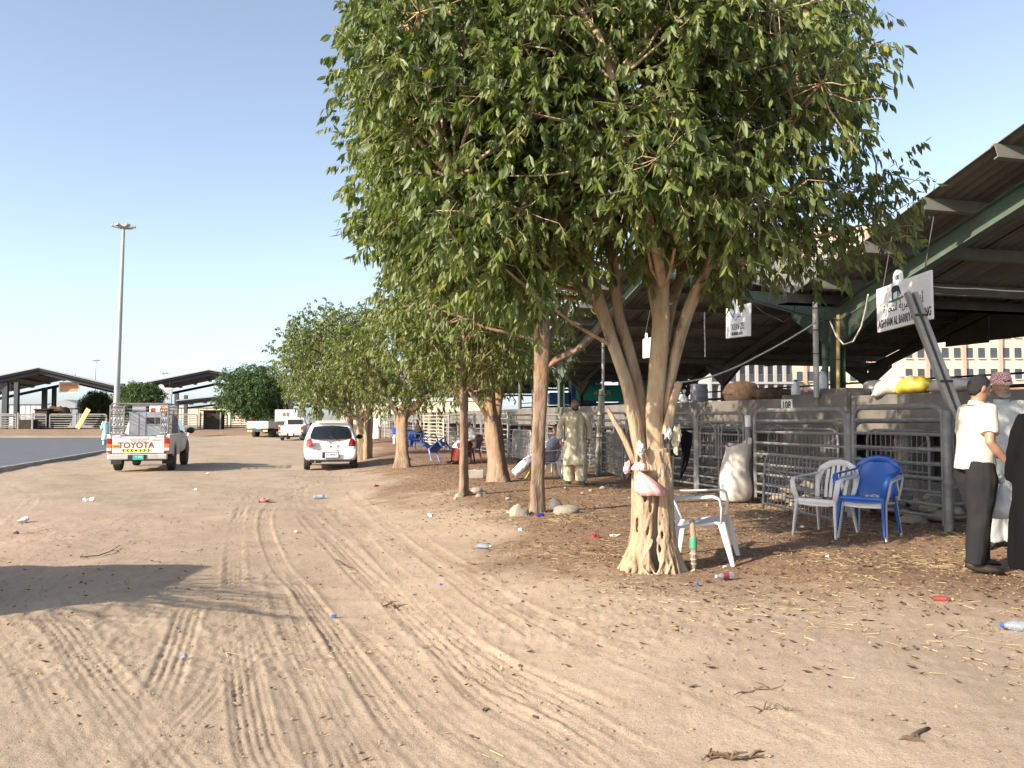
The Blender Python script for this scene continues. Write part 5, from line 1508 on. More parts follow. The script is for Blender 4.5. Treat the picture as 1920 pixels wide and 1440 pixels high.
def person(label, loc, rz, J, outfit, skin=SKIN, voxel=.010, yaw=0.0, pitch=0.0, fingers=True, hair='short', curl=.45, group=None, name='person'):
    t = thing(name, label, 'person', loc, rz, group)
    mb = MB()
    X = (J['hip_l'] - J['hip_r']); X = V((X.x, X.y, X.z)).normalized()
    XS = (J['sh_l'] - J['sh_r']).normalized()
    mb.tube([J['pelvis'] - (J['waist'] - J['pelvis']) * .55, J['pelvis'], J['waist'], J['chest'], J['neck'] - (J['neck'] - J['chest']) * .28, J['neck'] - (J['neck'] - J['chest']) * .06], [(.12, .09), (.155, .105), (.135, .095), (.160, .105), (.150, .085), (.06, .055)], n=16, right=XS)
    hd = J['head'] - J['neck']
    mb.tube([J['neck'] - hd * .35, J['neck'] + hd * .55], [.058, .054], n=12)
    M = head_shape(mb, J['head'], yaw, pitch)
    for s, n in ((1, 'l'), (-1, 'r')):
        sh, el, wr = J['sh_' + n], J['el_' + n], J['wr_' + n]
        mb.tube([J['neck'] - hd * .5 + (sh - J['neck']) * .3, sh - (sh - J['neck']) * .1, sh + (el - sh) * .15, sh.lerp(el, .55), el, el.lerp(wr, .3), wr.lerp(el, .12), wr], [.045, .055, .054, .046, .039, .041, .028, .025], n=10)
        if fingers: hand(mb, el, wr, s, curl=curl)
        else:
            d = (wr - el).normalized(); mb.tube([wr, wr + d * .06, wr + d * .15], [(.026, .02), (.04, .022), (.02, .012)], n=8)
        hp, kn, an, toe = J['hip_' + n], J['kn_' + n], J['an_' + n], J['toe_' + n]
        mb.tube([hp + V((0, 0, .04)), hp.lerp(kn, .25), hp.lerp(kn, .7), kn, kn.lerp(an, .3), kn.lerp(an, .8), an], [.085, .088, .066, .054, .058, .040, .038], n=12)
        fd = toe - an; flat = V((fd.x, fd.y, fd.z))
        mb.tube([an - fd * .35 + V((0, 0, -.02)), an + V((0, 0, -.03)), an + fd * .5 + V((0, 0, -.02)), toe - fd * .1, toe + fd * .18], [(.030, .032), (.038, .040), (.042, .030), (.046, .018), (.026, .010)], n=10, right=V((0, 0, 1)).cross(fd).normalized() if fd.length > 0 and abs(fd.normalized().z) < .95 else None)
    body = remeshed('body', mb, voxel, skin, t, smooth_it=2)
    H = lambda p: M @ V(p) + J['head']
    def hp_(name_, q, m_, smooth='all'):
        q.v = [tuple(H(p)) for p in q.v]; return q.build(name_, m_, t, smooth=smooth)
    for s in (-1, 1):
        hp_('eye', MB().sphere((s * .031, -.0815, .008), (.014, .008, .008), 8, 6), pm('eye_white', (.42, .38, .34), rough=.3))
        hp_('iris', MB().sphere((s * .031, -.0885, .008), (.006, .003, .006), 6, 5), BLACKI)
        hp_('eyebrow', MB().tube([(s * .012, -.091, .030), (s * .030, -.092, .036), (s * .052, -.080, .030)], [.004, .005, .003], n=5), HAIR)
    if hair in ('short', 'thin'):
        q = MB(); rings = []
        for j in range(10):
            z = -.085 + .212 * j / 9
            ring = []
            for k in range(20):
                a = 2 * math.pi * k / 20
                front = -math.sin(a)
                lim = .070 if front > .45 else (-.085 if front < -.35 else (-.02 if front < .1 else .035))
                z2 = max(z, lim + .006 * math.sin(k * 5.0))
                e = math.sqrt(max(.012, 1 - ((z2 - .012) / .118) ** 2))
                ring.append(V((.080 * e * math.cos(a), .012 + (.104 if math.sin(a) > 0 else .098) * e * math.sin(a), z2)))
            rings.append(ring)
        q.loft(rings, True).disp(.005, 45, 3)
        hp_('hair', q, HAIR)
    if outfit.get('beard'):
        q = MB().tube([(-.060, -.035, -.055), (-.045, -.065, -.092), (0, -.082, -.112), (.045, -.065, -.092), (.060, -.035, -.055)], [.012, .020, .024, .020, .012], n=8)
        hp_('beard', q.disp(.004, 60, 1), outfit['beard'])
        hp_('moustache', MB().tube([(-.036, -.083, -.060), (0, -.101, -.048), (.036, -.083, -.060)], [.006, .009, .006], n=6), outfit['beard'])
    if outfit.get('turban'):
        q = MB()
        for i in range(5):
            z = .045 + i * .019; rr = .092 - .007 * i
            P = [(rr * math.cos(a), .010 + (rr + .018) * math.sin(a), z + .012 * math.sin(a + i) - .02 * math.sin(a) * (1 if i % 2 else -.4)) for a in np.linspace(0, 2 * math.pi, 17)]
            q.tube(P, .020, n=7)
        q.sphere((0, .012, .10), (.075, .092, .045), 12, 6)
        o = remeshed('turban', MB().add([tuple(H(p)) for p in q.v], q.f), .008, outfit['turban'], t, smooth_it=1)
        if outfit.get('tail'):
            q = MB().tube([H((.05, .08, .06)), H((.07, .11, -.03)), H((.09, .12, -.13))], [(.05, .015), (.055, .02), (.06, .012)], n=8); q.build('turban_tail', outfit['turban'], t, smooth='all')
    seed = abs(hash(label)) % 100 if False else len(label)
    def folds(amp, sx=9, sz=3.0):
        def f(co):
            out = np.empty(len(co), np.float32)
            for i, p in enumerate(co):
                a = noise.noise(V((p[0] * sx, p[1] * sx, p[2] * sz + seed)))
                b = noise.noise(V((p[0] * sx * 2.3 + 5, p[1] * sx * 2.3, p[2] * sz * 2.0 - seed)))
                out[i] = amp * (a + .5 * b + .6 * (1 - abs(a * 2)) * .5)
            return out
        return f
    # legs
    if outfit.get('trousers'):
        q = MB(); fl = outfit.get('flare', 1.0); stop = outfit.get('hem', 1.0)
        q.tube([J['pelvis'] + (J['waist'] - J['pelvis']) * .55, J['pelvis'], J['pelvis'] - V((0, 0, .07))], [(.165, .115), (.180, .130), (.172, .128)], n=18, right=X)
        for s, n in ((1, 'l'), (-1, 'r')):
            hp, kn, an = J['hip_' + n], J['kn_' + n], J['an_' + n]
            e = kn.lerp(an, stop)
            q.tube([hp + V((0, 0, .05)), hp.lerp(kn, .25), hp.lerp(kn, .7), kn, kn.lerp(e, .5), e + V((0, 0, -.02))], [.108, .112 * fl, .096 * fl, .084 * fl, .082 * fl, .078 * fl], n=14)
        remeshed('trousers', q, voxel * 1.15, outfit['trousers'], t, 2, folds(.014 * outfit.get('fold', 1), 8, 4))
    top = outfit.get('top')
    if top:
        q = MB(); L = outfit.get('length', 0.0); big = outfit.get('loose', 1.0)
        up = (J['waist'] - J['pelvis'])
        nk = J['neck'] - (J['neck'] - J['chest']) * .10
        path = [J['pelvis'] - up.normalized() * .06, J['pelvis'], J['waist'], J['chest'], J['neck'] - (J['neck'] - J['chest']) * .28, nk]
        rr = [(.190 * big, .145 * big), (.188 * big, .143 * big), (.178 * big, .138 * big), (.192 * big, .138), (.172, .105), (.078, .072)]
        q.tube(path, rr, n=22, right=XS)
        if L > 0:   # skirt of a long shirt: falls from the pelvis, follows the thighs when seated
            if outfit.get('seated'):
                for n in 'lr':
                    q.tube([J['hip_' + n] + V((0, 0, .03)), J['hip_' + n].lerp(J['kn_' + n], .5), J['kn_' + n], J['kn_' + n].lerp(J['an_' + n], L)], [.14, .13, .115, .12], n=14)
                q.tube([J['hip_l'].lerp(J['hip_r'], .5), J['kn_l'].lerp(J['kn_r'], .5)], [(.14, .10), (.11, .07)], n=12, right=X)
            else:
                a = J['pelvis']; kz = J['kn_l'].lerp(J['kn_r'], .5)
                end = a.lerp(kz, 1.0); 
                q.tube([a, a.lerp(end, .4), a.lerp(end, .8), V((end.x, end.y, max(end.z - L, .12)))], [(.188 * big, .143 * big), (.205 * big, .160 * big), (.222 * big, .175 * big), (.235 * big, .19 * big)], n=22, right=XS)
        sl_ = outfit.get('sleeve', 1.0)
        for s, n in ((1, 'l'), (-1, 'r')):
            sh, el, wr = J['sh_' + n], J['el_' + n], J['wr_' + n]
            pts = [J['neck'].lerp(sh, .45) - V((0, 0, .03)), sh, sh.lerp(el, .4)]; r_ = [.056, .064, .066 * big ** .5]
            if sl_ <= .5: pts += [sh.lerp(el, .4 + sl_)]; r_ += [.072 * big ** .5]
            else:
                pts += [el, el.lerp(wr, (sl_ - .5) * 2 * .55), el.lerp(wr, (sl_ - .5) * 2 * .97)]; r_ += [.060 * big ** .5, .058 * big, .056 * big]
            q.tube(pts, r_, n=14)
        remeshed('robe' if L > 0 else 'shirt', q, voxel * 1.15, top, t, 2, folds(.012 * outfit.get('fold', 1), 7, 2.6 if L > 0 else 5))
        # collar
        cc = nk + (J['head'] - J['neck']) * .12
        MB().tube([cc - (J['head'] - J['neck']) * .15, cc + (J['head'] - J['neck']) * .16], [(.082, .078), (.072, .070)], n=16, right=XS, caps=False).build('collar', top, t, smooth='all')
    if outfit.get('shoes'):
        for n in 'lr':
            an, toe = J['an_' + n], J['toe_' + n]; fd = toe - an
            rt = V((0, 0, 1)).cross(fd)
            rt = rt.normalized() if rt.length > .05 else None
            MB().tube([an - fd * .40 + V((0, 0, -.035)), an + V((0, 0, -.03)), an + fd * .5 + V((0, 0, -.022)), toe - fd * .05, toe + fd * .30], [(.034, .040), (.046, .052), (.050, .040), (.052, .028), (.026, .014)], n=12, right=rt).build('shoe', outfit['shoes'], t, smooth='all')
    return t

# man in ivory polo shirt, back and right side towards us
g = gp(1832, 1068)
J = stand(1.74, lean=-.03, spread=.12)
J['head'] = V((0, -.06, 1.615)); J['kn_l'] = V((.12, -.10, .50)); J['an_l'] = V((.14, -.10, .09)); J['toe_l'] = V((.18, -.27, .03))
J['an_r'] = V((-.14, .10, .09)); J['kn_r'] = V((-.12, .03, .50)); J['toe_r'] = V((-.20, -.06, .03))
J['el_r'] = V((-.27, .02, 1.14)); J['wr_r'] = V((-.25, -.16, .95))
J['el_l'] = V((.26, -.05, 1.14)); J['wr_l'] = V((.20, -.25, 1.05))
person('man in ivory polo shirt and charcoal trousers, head bowed, seen from behind', g, R(92), J, dict(trousers=GREYT, flare=1.16, top=POLO, sleeve=.34, loose=1.06, shoes=LEATH, fold=1.0), SKIN2, voxel=.009, pitch=.35, yaw=.1)
# a crumpled carrier bag hangs in front of him
def carrier(label, loc, h, w_, m_, seed, rz=0.0, tilt=(0, 0), hd=1.0):
    t = thing('carrier_bag', label, 'bag', loc, rz)
    q = MB(); rings = []
    for z, a, b in ((0, .10, .06), (.05, .50, .34), (.25, .56, .40), (.5, .42, .30), (.75, .22, .15), (.9, .07, .06), (1.0, .05, .045)):
        rings.append([V((w_ * a * math.cos(2*math.pi*k/20) * (1 + .10 * math.sin(k * 2.7 + seed)), w_ * b * math.sin(2*math.pi*k/20) * (1 + .16 * math.sin(k * 4.1 + seed)), -h + h * z)) for k in range(20)])
    q.loft(rings, True)
    q.v = [(x + tilt[0] * (z + 0) , y, z) for x, y, z in q.v]
    q.disp(w_ * .06, 9 / w_ * .3, seed).build('pouch', m_, t, smooth='all')
    k = MB().sphere((0, 0, .015), (.035, .03, .025), 8, 6).disp(.01, 30, seed).build('knot', m_, t, smooth='all')
    for s in (-1, 1):
        MB().tube([(0, 0, .0), (s * .02 * hd, .01, .03 * hd), (s * .035 * hd, 0, .06 * hd), (s * .01, -.01, .08 * hd)], [(.012, .004), (.014, .004), (.012, .004), (.008, .004)], n=6).build('handle', m_, t, smooth='all')
    return t
BAGW = pm('white_plastic', (.62, .62, .62), rough=.35, var=.08, scale=8)
BAGP = pm('pink_plastic', (.72, .36, .34), rough=.4, var=.08, scale=8)
carrier('crumpled silver-white carrier bag held in front of the man in polo shirt', at(1877, 905, g.y + .05), .33, .20, BAGW, 2)

# bearded man in red checked headcloth
g2 = gp(1893, 1040)
g2 = Vector((5.02, 8.75, ghf(5.02, 8.75)))
J = stand(1.78, arm_r=((-.30, -.06, 1.15), (-.30, -.32, 1.16)), arm_l=((.29, .02, 1.15), (.24, -.16, .93)))
person('bearded man in red checked headcloth and grey shirt facing the buyers', g2, R(-35), J, dict(trousers=GREYSH, flare=1.3, top=GREYSH, length=.06, loose=1.08, sleeve=.75, shoes=LEATH, turban=KEFF, tail=True, beard=GREYB), SKIN, voxel=.011, hair=None, yaw=.55)
# figure in a black abaya, mostly beyond the right edge
g3 = Vector((4.40, 7.0, ghf(4.40, 7.0)))
J = stand(1.62, spread=.09)
ab = person('person in long black robe at the right edge, back to the camera', g3, R(150), J, dict(top=BLACKC, length=.44, loose=1.34, sleeve=1.0, shoes=LEATH, fold=1.8, turban=BLACKC, tail=True), SKIN2, voxel=.013, hair=None)
# man in cream shalwar kameez walking towards us
g4 = gp(1078, 909)
J = stand(1.74, stride=.07, spread=.11)
J['el_r'] = V((-.30, .03, 1.17)); J['wr_r'] = V((-.31, -.07, .92)); J['el_l'] = V((.30, .05, 1.16)); J['wr_l'] = V((.30, .05, .90))
person('man in loose cream robe and trousers walking towards the camera', g4, R(6), J, dict(trousers=CREAM, flare=1.28, hem=.95, top=CREAM, length=.10, loose=1.05, sleeve=.98, shoes=LEATH, fold=2.3, beard=HAIR), SKIN, voxel=.010, yaw=-.05)
# man in pale aqua robe near the far kerb
p5 = at(199, 832, 50); p5.z = ghf(p5.x, p5.y)
person('man in pale aqua robe standing left of the pickup at the kerb', p5, R(40), stand(1.70), dict(trousers=AQUA, flare=1.3, top=AQUA, length=.12, loose=1.15, sleeve=.8, shoes=LEATH, fold=1.5), SKIN, voxel=.018, fingers=False)

def seated(H=1.0, knee=.50, feet=.62, seat=.44, back=.08):
    J = dict(pelvis=V((0, 0, seat + .10)), waist=V((0, .02, seat + .25)), chest=V((0, back * .6, seat + .45)), neck=V((0, back, seat + .62)), head=V((0, back - .03, seat + .76)))
    for s, n in ((1, 'l'), (-1, 'r')):
        J['sh_' + n] = V((s * .185, back * .9, seat + .57)); J['el_' + n] = V((s * .26, -.02, seat + .32)); J['wr_' + n] = V((s * .20, -.26, seat + .24))
        J['hip_' + n] = V((s * .10, -.02, seat + .09)); J['kn_' + n] = V((s * .14, -.42, seat + .10)); J['an_' + n] = V((s * .13, -knee, .09)); J['toe_' + n] = J['an_' + n] + V((0, -.17, -.06))
    return J
def ground_thing(px, py): 
    p = gp(px, py); return p
# reclining man half hidden by the brown trunk
p6 = gp(1028, 897)
J = seated(back=.22, seat=.36)
for n, s in (('l', 1), ('r', -1)):
    J['kn_' + n] = V((s * .11, -.44, .44 if s > 0 else .36)); J['an_' + n] = V((s * .10, -.80, .13 if s > 0 else .10)); J['toe_' + n] = J['an_' + n] + V((0, -.12, .10))
person('man in lavender robe lounging on a white chair behind the brown trunk', p6, R(-82), J, dict(trousers=WHITEC, flare=1.25, top=LAV, length=.25, seated=True, loose=1.15, sleeve=1.0, fold=1.2), SKIN, voxel=.013, yaw=0)
p7 = gp(882, 868)
person('man with white headcloth sitting back turned behind the slim trunk', p7, R(-60), seated(back=-.06), dict(trousers=MAROON, flare=1.3, top=WHITEC, length=.15, seated=False, loose=1.12, sleeve=.9, turban=WHITEC, shoes=LEATH), SKIN, voxel=.015, hair=None, fingers=False)
p8 = gp(786, 838)
person('man in dark brown clothes sitting in shade beyond the twin-stemmed trunk', p8, R(-70), seated(back=-.10), dict(trousers=DARKC, flare=1.2, top=DARKC, loose=1.1, sleeve=1.0, shoes=LEATH), SKIN, voxel=.018, fingers=False)
p9 = gp(742, 833)
person('boy in blue shirt and white trousers left of the twin-stemmed trunk', p9, R(20), stand(1.05), dict(trousers=WHITEC, top=BLUEC, sleeve=.4, loose=1.05), SKIN, voxel=.016, fingers=False)
p10 = gp(706, 826)
person('person in white robe standing far back beside the pens', p10, R(160), stand(1.65), dict(trousers=WHITEC, top=WHITEC, length=.40, loose=1.2, sleeve=1.0, turban=WHITEC), SKIN, voxel=.02, fingers=False, hair=None)
# ------------------------------------------------------------------ chairs, sacks, stones, litter
PWHITE = pm('white_chair_plastic', (.62, .61, .59), rough=.42, var=.05, scale=5, dirt=(.42, .36, .28), dirt_amt=.35)
PBLUE = pm('blue_chair_plastic', (.012, .085, .36), rough=.40, var=.08, scale=5, dirt=(.06, .12, .30), dirt_amt=.35)
PMAR = pm('maroon_chair_plastic', (.15, .03, .03), rough=.45, var=.08, scale=5)
def plastic_chair(label, loc, rz, mat, rot=None, slats=True, group='plastic armchairs'):
    t = thing('plastic_chair', label, 'chair', loc, rz, group)
    if rot: t.rotation_euler = rot
    # seat
    q = MB(); nx, ny = 9, 9
    top = []
    for j in range(ny):
        f = j / (ny - 1); y = -.25 + .47 * f
        hw = .245 - .03 * f
        top.append([V((hw * (2 * i / (nx - 1) - 1), y, .425 - .018 * math.cos((2 * i / (nx - 1) - 1) * 1.5) - .025 * f - (.035 * (1 - f * 8) if f < .13 else 0))) for i in range(nx)])
    rings = [r_ + [p - V((0, 0, .022)) for p in r_[::-1]] for r_ in top]
    q.loft(rings, True).build('seat', mat, t, smooth=True)
    q = MB().tube([(-.245, -.245, .40), (.245, -.245, .40)], [(.03, .012), (.03, .012)], n=8, right=(0, 0, 1)).build('seat_lip', mat, t, smooth=True)
    # backrest hoop, slats, lower panel
    hoop = [(-.215, .20, .42), (-.235, .245, .56), (-.235, .275, .66), (-.20, .305, .755), (-.11, .325, .81), (0, .33, .825), (.11, .325, .81), (.20, .305, .755), (.235, .275, .66), (.235, .245, .56), (.215, .20, .42)]
    MB().tube(hoop, [(.014, .030)] * 2 + [(.014, .042)] * 7 + [(.014, .030)] * 2, n=10, right=(0, 1, .25)).build('back_hoop', mat, t, smooth='all')
    if slats:
        for k in range(-2, 3):
            x = k * .062
            zt = .80 - .018 * abs(k) ** 1.6
            MB().tube([(x * .9, .200, .42), (x, .245, .56), (x * 1.05, .318, zt)], [(.020, .006)] * 3, n=6, right=(1, 0, 0)).build('back_slat', mat, t, smooth=True)
    else:
        rows = []
        for z, y, hw in ((.42, .205, .20), (.52, .235, .215), (.62, .265, .21), (.72, .298, .185), (.79, .318, .11)):
            a = [V((hw * (2 * i / 8 - 1), y - .02 * (1 - (2 * i / 8 - 1) ** 2) * -1, z)) for i in range(9)]
            rows.append(a + [p + V((0, .010, 0)) for p in a[::-1]])
        MB().loft(rows, True).build('back_panel', mat, t, smooth=True)
    for s in (-1, 1):
        arm = [(s * .225, -.235, .40), (s * .268, -.262, .55), (s * .280, -.255, .635), (s * .290, -.20, .662), (s * .292, -.05, .668), (s * .278, .12, .680), (s * .245, .262, .70), (s * .20, .30, .745)]
        MB().tube(arm, [(.034, .013), (.034, .013), (.034, .013), (.034, .012), (.033, .012), (.032, .012), (.026, .012), (.016, .010)], n=10, right=(0, .9, .5) if False else None).build('armrest', mat, t, smooth='all')
        fl = [(s * .232, -.235, .41), (s * .245, -.262, .22), (s * .262, -.292, .0)]
        MB().tube(fl, [(.036, .022), (.031, .018), (.020, .013)], n=8, right=(0, 1, 0)).build('leg', mat, t, smooth=True)
        bl = [(s * .205, .185, .41), (s * .222, .225, .22), (s * .240, .275, .0)]
        MB().tube(bl, [(.034, .020), (.029, .017), (.019, .013)], n=8, right=(0, 1, 0)).build('leg', mat, t, smooth=True)
    return t
c1 = gp(1550, 1003)
plastic_chair('white plastic armchair with slatted back beside the blue chair', (c1.x, c1.y, c1.z), R(-48), PWHITE)
c2 = gp(1634, 1008)
plastic_chair('white plastic armchair nested underneath the blue chair', (c2.x, c2.y, c2.z), R(-42), PWHITE)
cb = plastic_chair('bright blue plastic armchair stacked on a white one by the pen gate', (c2.x - .038, c2.y - .042, c2.z + .055), R(-42), PBLUE, slats=False)
TWINE = pm('yellow_twine', (.60, .45, .08), rough=.8, var=.2)
tw = MB().tube([(.25, .22, .70), (.285, .19, .69), (.25, .16, .66), (.24, .20, .64), (.25, .19, .55), (.26, .2, .46)], .008, n=5).build('twine', TWINE, cb, smooth=True)
c3 = gp(1322, 1048)
cw = plastic_chair('white plastic armchair with broken leg tied to a stick behind the big trunk', (c3.x, c3.y, c3.z - .04), R(70), PWHITE, rot=(R(-7), R(-2), R(70)))
for ch in [c for c in cw.children if c.name.startswith('leg')]:
    if sum(v_.co.y for v_ in ch.data.vertices) > 0: ch.scale.z = .80; ch.location.z = .41 * .20
st = gp(1300, 1066)
tk = thing('tied_stick', 'short rough stick bound with green tape propping the broken white chair', 'stick', (st.x, st.y, st.z - .02))
MB().tube([(0, 0, 0), (.01, .02, .25), (.0, .05, .46)], [.030, .027, .022], n=8).disp(.004, 20, 2).build('shaft', BARK1, tk, smooth='all')
MB().tube([(.004, .015, .20), (.006, .022, .30)], .036, n=10).build('green_tape', pm('green_tape', (.06, .30, .16), rough=.5), tk, smooth=True)
for z in (.06, .10, .15): MB().lathe([(.034, z), (.034, z + .012)], n=10, c=(.003, .01, 0)).build('string', ROPE, tk)
p = gp(829, 868)
plastic_chair('blue plastic armchair tilted forward onto its arms by the slim trunk', (p.x, p.y, p.z + .18), 0, PBLUE, rot=(R(-38), R(12), R(60)))
plastic_chair('white plastic armchair under the lounging man in lavender', (p6.x, p6.y, p6.z - .03), R(-82), PWHITE)
plastic_chair('maroon plastic armchair under the man with white headcloth', (p7.x, p7.y, p7.z), R(-60), PMAR, slats=False)
plastic_chair('blue plastic armchair in shade under the man in dark clothes', (p8.x, p8.y, p8.z), R(-70), PBLUE)
p = gp(778, 842)
plastic_chair('blue plastic armchair standing empty beyond the twin-stemmed trunk', (p.x, p.y - .8, ghf(p.x, p.y - .8)), R(30), PBLUE)
p = gp(1046, 894)
plastic_chair('dirty white plastic armchair between the lounging man and the cream-robed man', (p.x, p.y + .3, p.z), R(20), PWHITE)
p = at(346, 818, 58); plastic_chair('white plastic armchair standing alone beyond the pickup mirror', (p.x, p.y, ghf(p.x, p.y)), R(-60), PWHITE)

# sacks
WOVEN = pm('woven_sack', (.50, .46, .41), rough=.6, var=.10, scale=5, bump=.3, bscale=130, dirt=(.34, .28, .21), dirt_amt=.45)
WOVENP = pm('pink_stuffing', (.55, .12, .13), rough=.7, var=.2)
YELS = pm('yellow_sack', (.58, .42, .05), rough=.5, var=.12, scale=6, dirt=(.35, .26, .06), dirt_amt=.4)
GREYS = pm('grey_sack', (.34, .33, .31), rough=.7, var=.15, scale=6, dirt=(.18, .15, .12), dirt_amt=.5)
def standing_sack():
    p = gp(1377, 941)
    t = thing('sack', 'tall bulging off-white woven sack standing against the pen gate', 'sack', p, 0)
    prof = [(0, .17, .14), (.03, .235, .19), (.12, .262, .215), (.28, .262, .22), (.42, .250, .21), (.58, .228, .19), (.72, .215, .18), (.84, .205, .165), (.93, .215, .165)]
    rings = []
    for z, a, b in prof:
        ring = []
        for k in range(40):
            an = 2 * math.pi * k / 40
            f = 1 + .05 * noise.noise(V((math.cos(an) * 2.4, math.sin(an) * 2.4, z * 6.5))) + .045 * noise.noise(V((math.cos(an) * 3, math.sin(an) * 3, z * 18))) * 1.2
            zz = z + (.0 if z < .9 else .10 * max(0, math.cos(an - .2)) ** 2 + .03 * math.sin(3 * an))
            ring.append(V((.06 * z + a * f * math.cos(an) + .03 * math.sin(z * 9), b * f * math.sin(an), zz)))
        rings.append(ring)
    o = MB().loft(rings, False); n_ = len(rings[0])
    o.f.append(tuple(range(n_ - 1, -1, -1)))
    b_ = o.build('bag', WOVEN, t, smooth='all')
    md = b_.modifiers.new('sub', 'SUBSURF'); md.levels = 2; md.render_levels = 2
    rng_ = np.random.default_rng(3)
    for k in range(7):
        MB().sphere((.05 + rng_.uniform(-.12, .12), rng_.uniform(-.09, .09), .90 + rng_.uniform(-.02, .05)), (rng_.uniform(.04, .08), .05, .035), 10, 6).disp(.02, 16, k).build('stuffing', WOVENP if k % 2 else WOVEN, t, smooth='all')
standing_sack()
def lying_sack(label, loc, size, mat, rz, seed, droop=0.0, name='sack', cat='sack'):
    t = thing(name, label, cat, loc, rz)
    q = MB(); rings = []
    L_, W_, H_ = size
    for i in range(13):
        f = i / 12 * 2 - 1
        e = (1 - abs(f) ** 3.2) ** .5 if abs(f) < 1 else .05
        e = max(e, .16)
        ring = []
        for k in range(22):
            a = 2 * math.pi * k / 22
            y, z = W_ / 2 * (1 - .12 * abs(f) ** 6) * max(e, .55) * math.copysign(abs(math.cos(a)) ** .75, math.cos(a)), H_ / 2 * e * math.copysign(abs(math.sin(a)) ** .8, math.sin(a)) + H_ / 2
            n1 = noise.noise(V((f * 2.2 + seed, math.cos(a) * 1.6, math.sin(a) * 1.6)))
            n2 = noise.noise(V((f * 6 + seed, math.cos(a) * 4, math.sin(a) * 4)))
            s_ = 1 + .10 * n1 + .06 * n2
            ring.append(V((f * L_ / 2, y * s_, max(z * s_, 0) - droop * max(0, f) ** 2)))
        rings.append(ring)
    o = q.loft(rings, True).build('bag', mat, t, smooth='all')
    for f in (-1, 1):
        MB().tube([(f * L_ / 2, -W_ * .26, H_ * .45 - (droop if f > 0 else 0)), (f * L_ / 2 * 1.03, 0, H_ * .5 - (droop if f > 0 else 0)), (f * L_ / 2, W_ * .26, H_ * .45 - (droop if f > 0 else 0))], .014, n=6).build('seam', mat, t, smooth='all')
    return t
def on_ledge(px, v=2.2): 
    p = rowpt(rowpx(px, v), v); return p
for px, v, lab, m_, sz, rz, dr in (
    (1672, 2.05, 'off-white sack slumped over the ledge left of the yellow sack', WOVEN, (.56, .46, .30), 150, .14),
    (1716, 2.15, 'bright yellow sack lying on the ledge beside the leaning post', YELS, (.56, .46, .28), 130, .08),
    (1648, 2.75, 'dark grey sack lying behind the off-white one on the ledge', GREYS, (.7, .5, .30), 60, 0),
    (1785, 2.2, 'grey-white sack lying on the ledge right of the leaning post', WOVEN, (.8, .45, .22), 100, .04),
    (1700, 2.9, 'brown-grey sack with dark top behind the yellow sack', GREYS, (.8, .5, .34), 100, 0)):
    p = on_ledge(px, v); lying_sack(lab, (p.x, p.y, 1.985), sz, m_, R(rz), px * .1, dr)
HAY = pm('brown_hay', (.090, .055, .030), rough=.95, var=.35, scale=14, bump=.9, bscale=60)
for px, Yd, sz, lab in ((1390, 19.5, (.80, .7, .55), 'tall dark brown hay heap under the shed behind the ledge'), (1450, 18.0, (.95, .7, .33), 'low brown hay heap under the shed left of the pale pole')):
    p = at(px, 750, Yd); z0 = 1.9
    lying_sack(lab, (p.x, p.y, z0), sz, HAY, R(20), px * .3, 0, 'hay_heap', 'hay')
# the shed floor behind the ledge
o = MB().box((36, -6.6, .95), (80, 11.2, 1.9)).build('shed_floor', CONC, None, loc=rowpt(-4, V0, 0), rot=(0, 0, ROWZ)); tag(o, kind='structure')
# barrel and jug on the ledge
def barrel():
    p = on_ledge(1311, 2.5)
    t = thing('barrel', 'grey lidded plastic barrel on the ledge right of the big stems', 'barrel', (p.x, p.y, 1.985))
    B_ = pm('grey_barrel', (.20, .20, .22), rough=.5, var=.1, scale=4, dirt=(.12, .11, .1), dirt_amt=.4)
    MB().lathe([(.21, 0), (.225, .03), (.215, .12), (.225, .14), (.215, .16), (.215, .28), (.225, .30), (.21, .33), (.20, .42)], n=22).build('drum', B_, t, smooth=True)
    MB().lathe([(.215, .42), (.215, .45), (.18, .47), (.05, .475)], n=22).build('lid', B_, t, smooth=True)
barrel()
carrier('white plastic bag slumped on the ledge edge behind the broken stub', on_ledge(1283, 1.95) + V((0, 0, 2.22)), .26, .22, BAGW, 5)
def jug(label, p, m_):
    t = thing('water_jug', label, 'jug', p, .4)
    MB().lathe([(.07, 0), (.085, .015), (.085, .20), (.07, .25), (.03, .30), (.028, .33)], n=14).build('body', m_, t, smooth=True)
    MB().lathe([(.033, .325), (.033, .36), (.01, .362)], n=10).build('cap', PBLUE, t, smooth=True)
    MB().tube([(.06, 0, .25), (.085, 0, .29), (.05, 0, .32), (.02, 0, .31)], .010, n=6).build('handle', m_, t, smooth=True)
p = on_ledge(1492, 2.0); jug('white plastic water jug on the ledge right of the number plate', (p.x, p.y, 1.985), BAGW)
p = on_ledge(1543, 2.0); jug('small pale jug on the block beside the green column', (p.x, p.y, 2.135), BAGW)

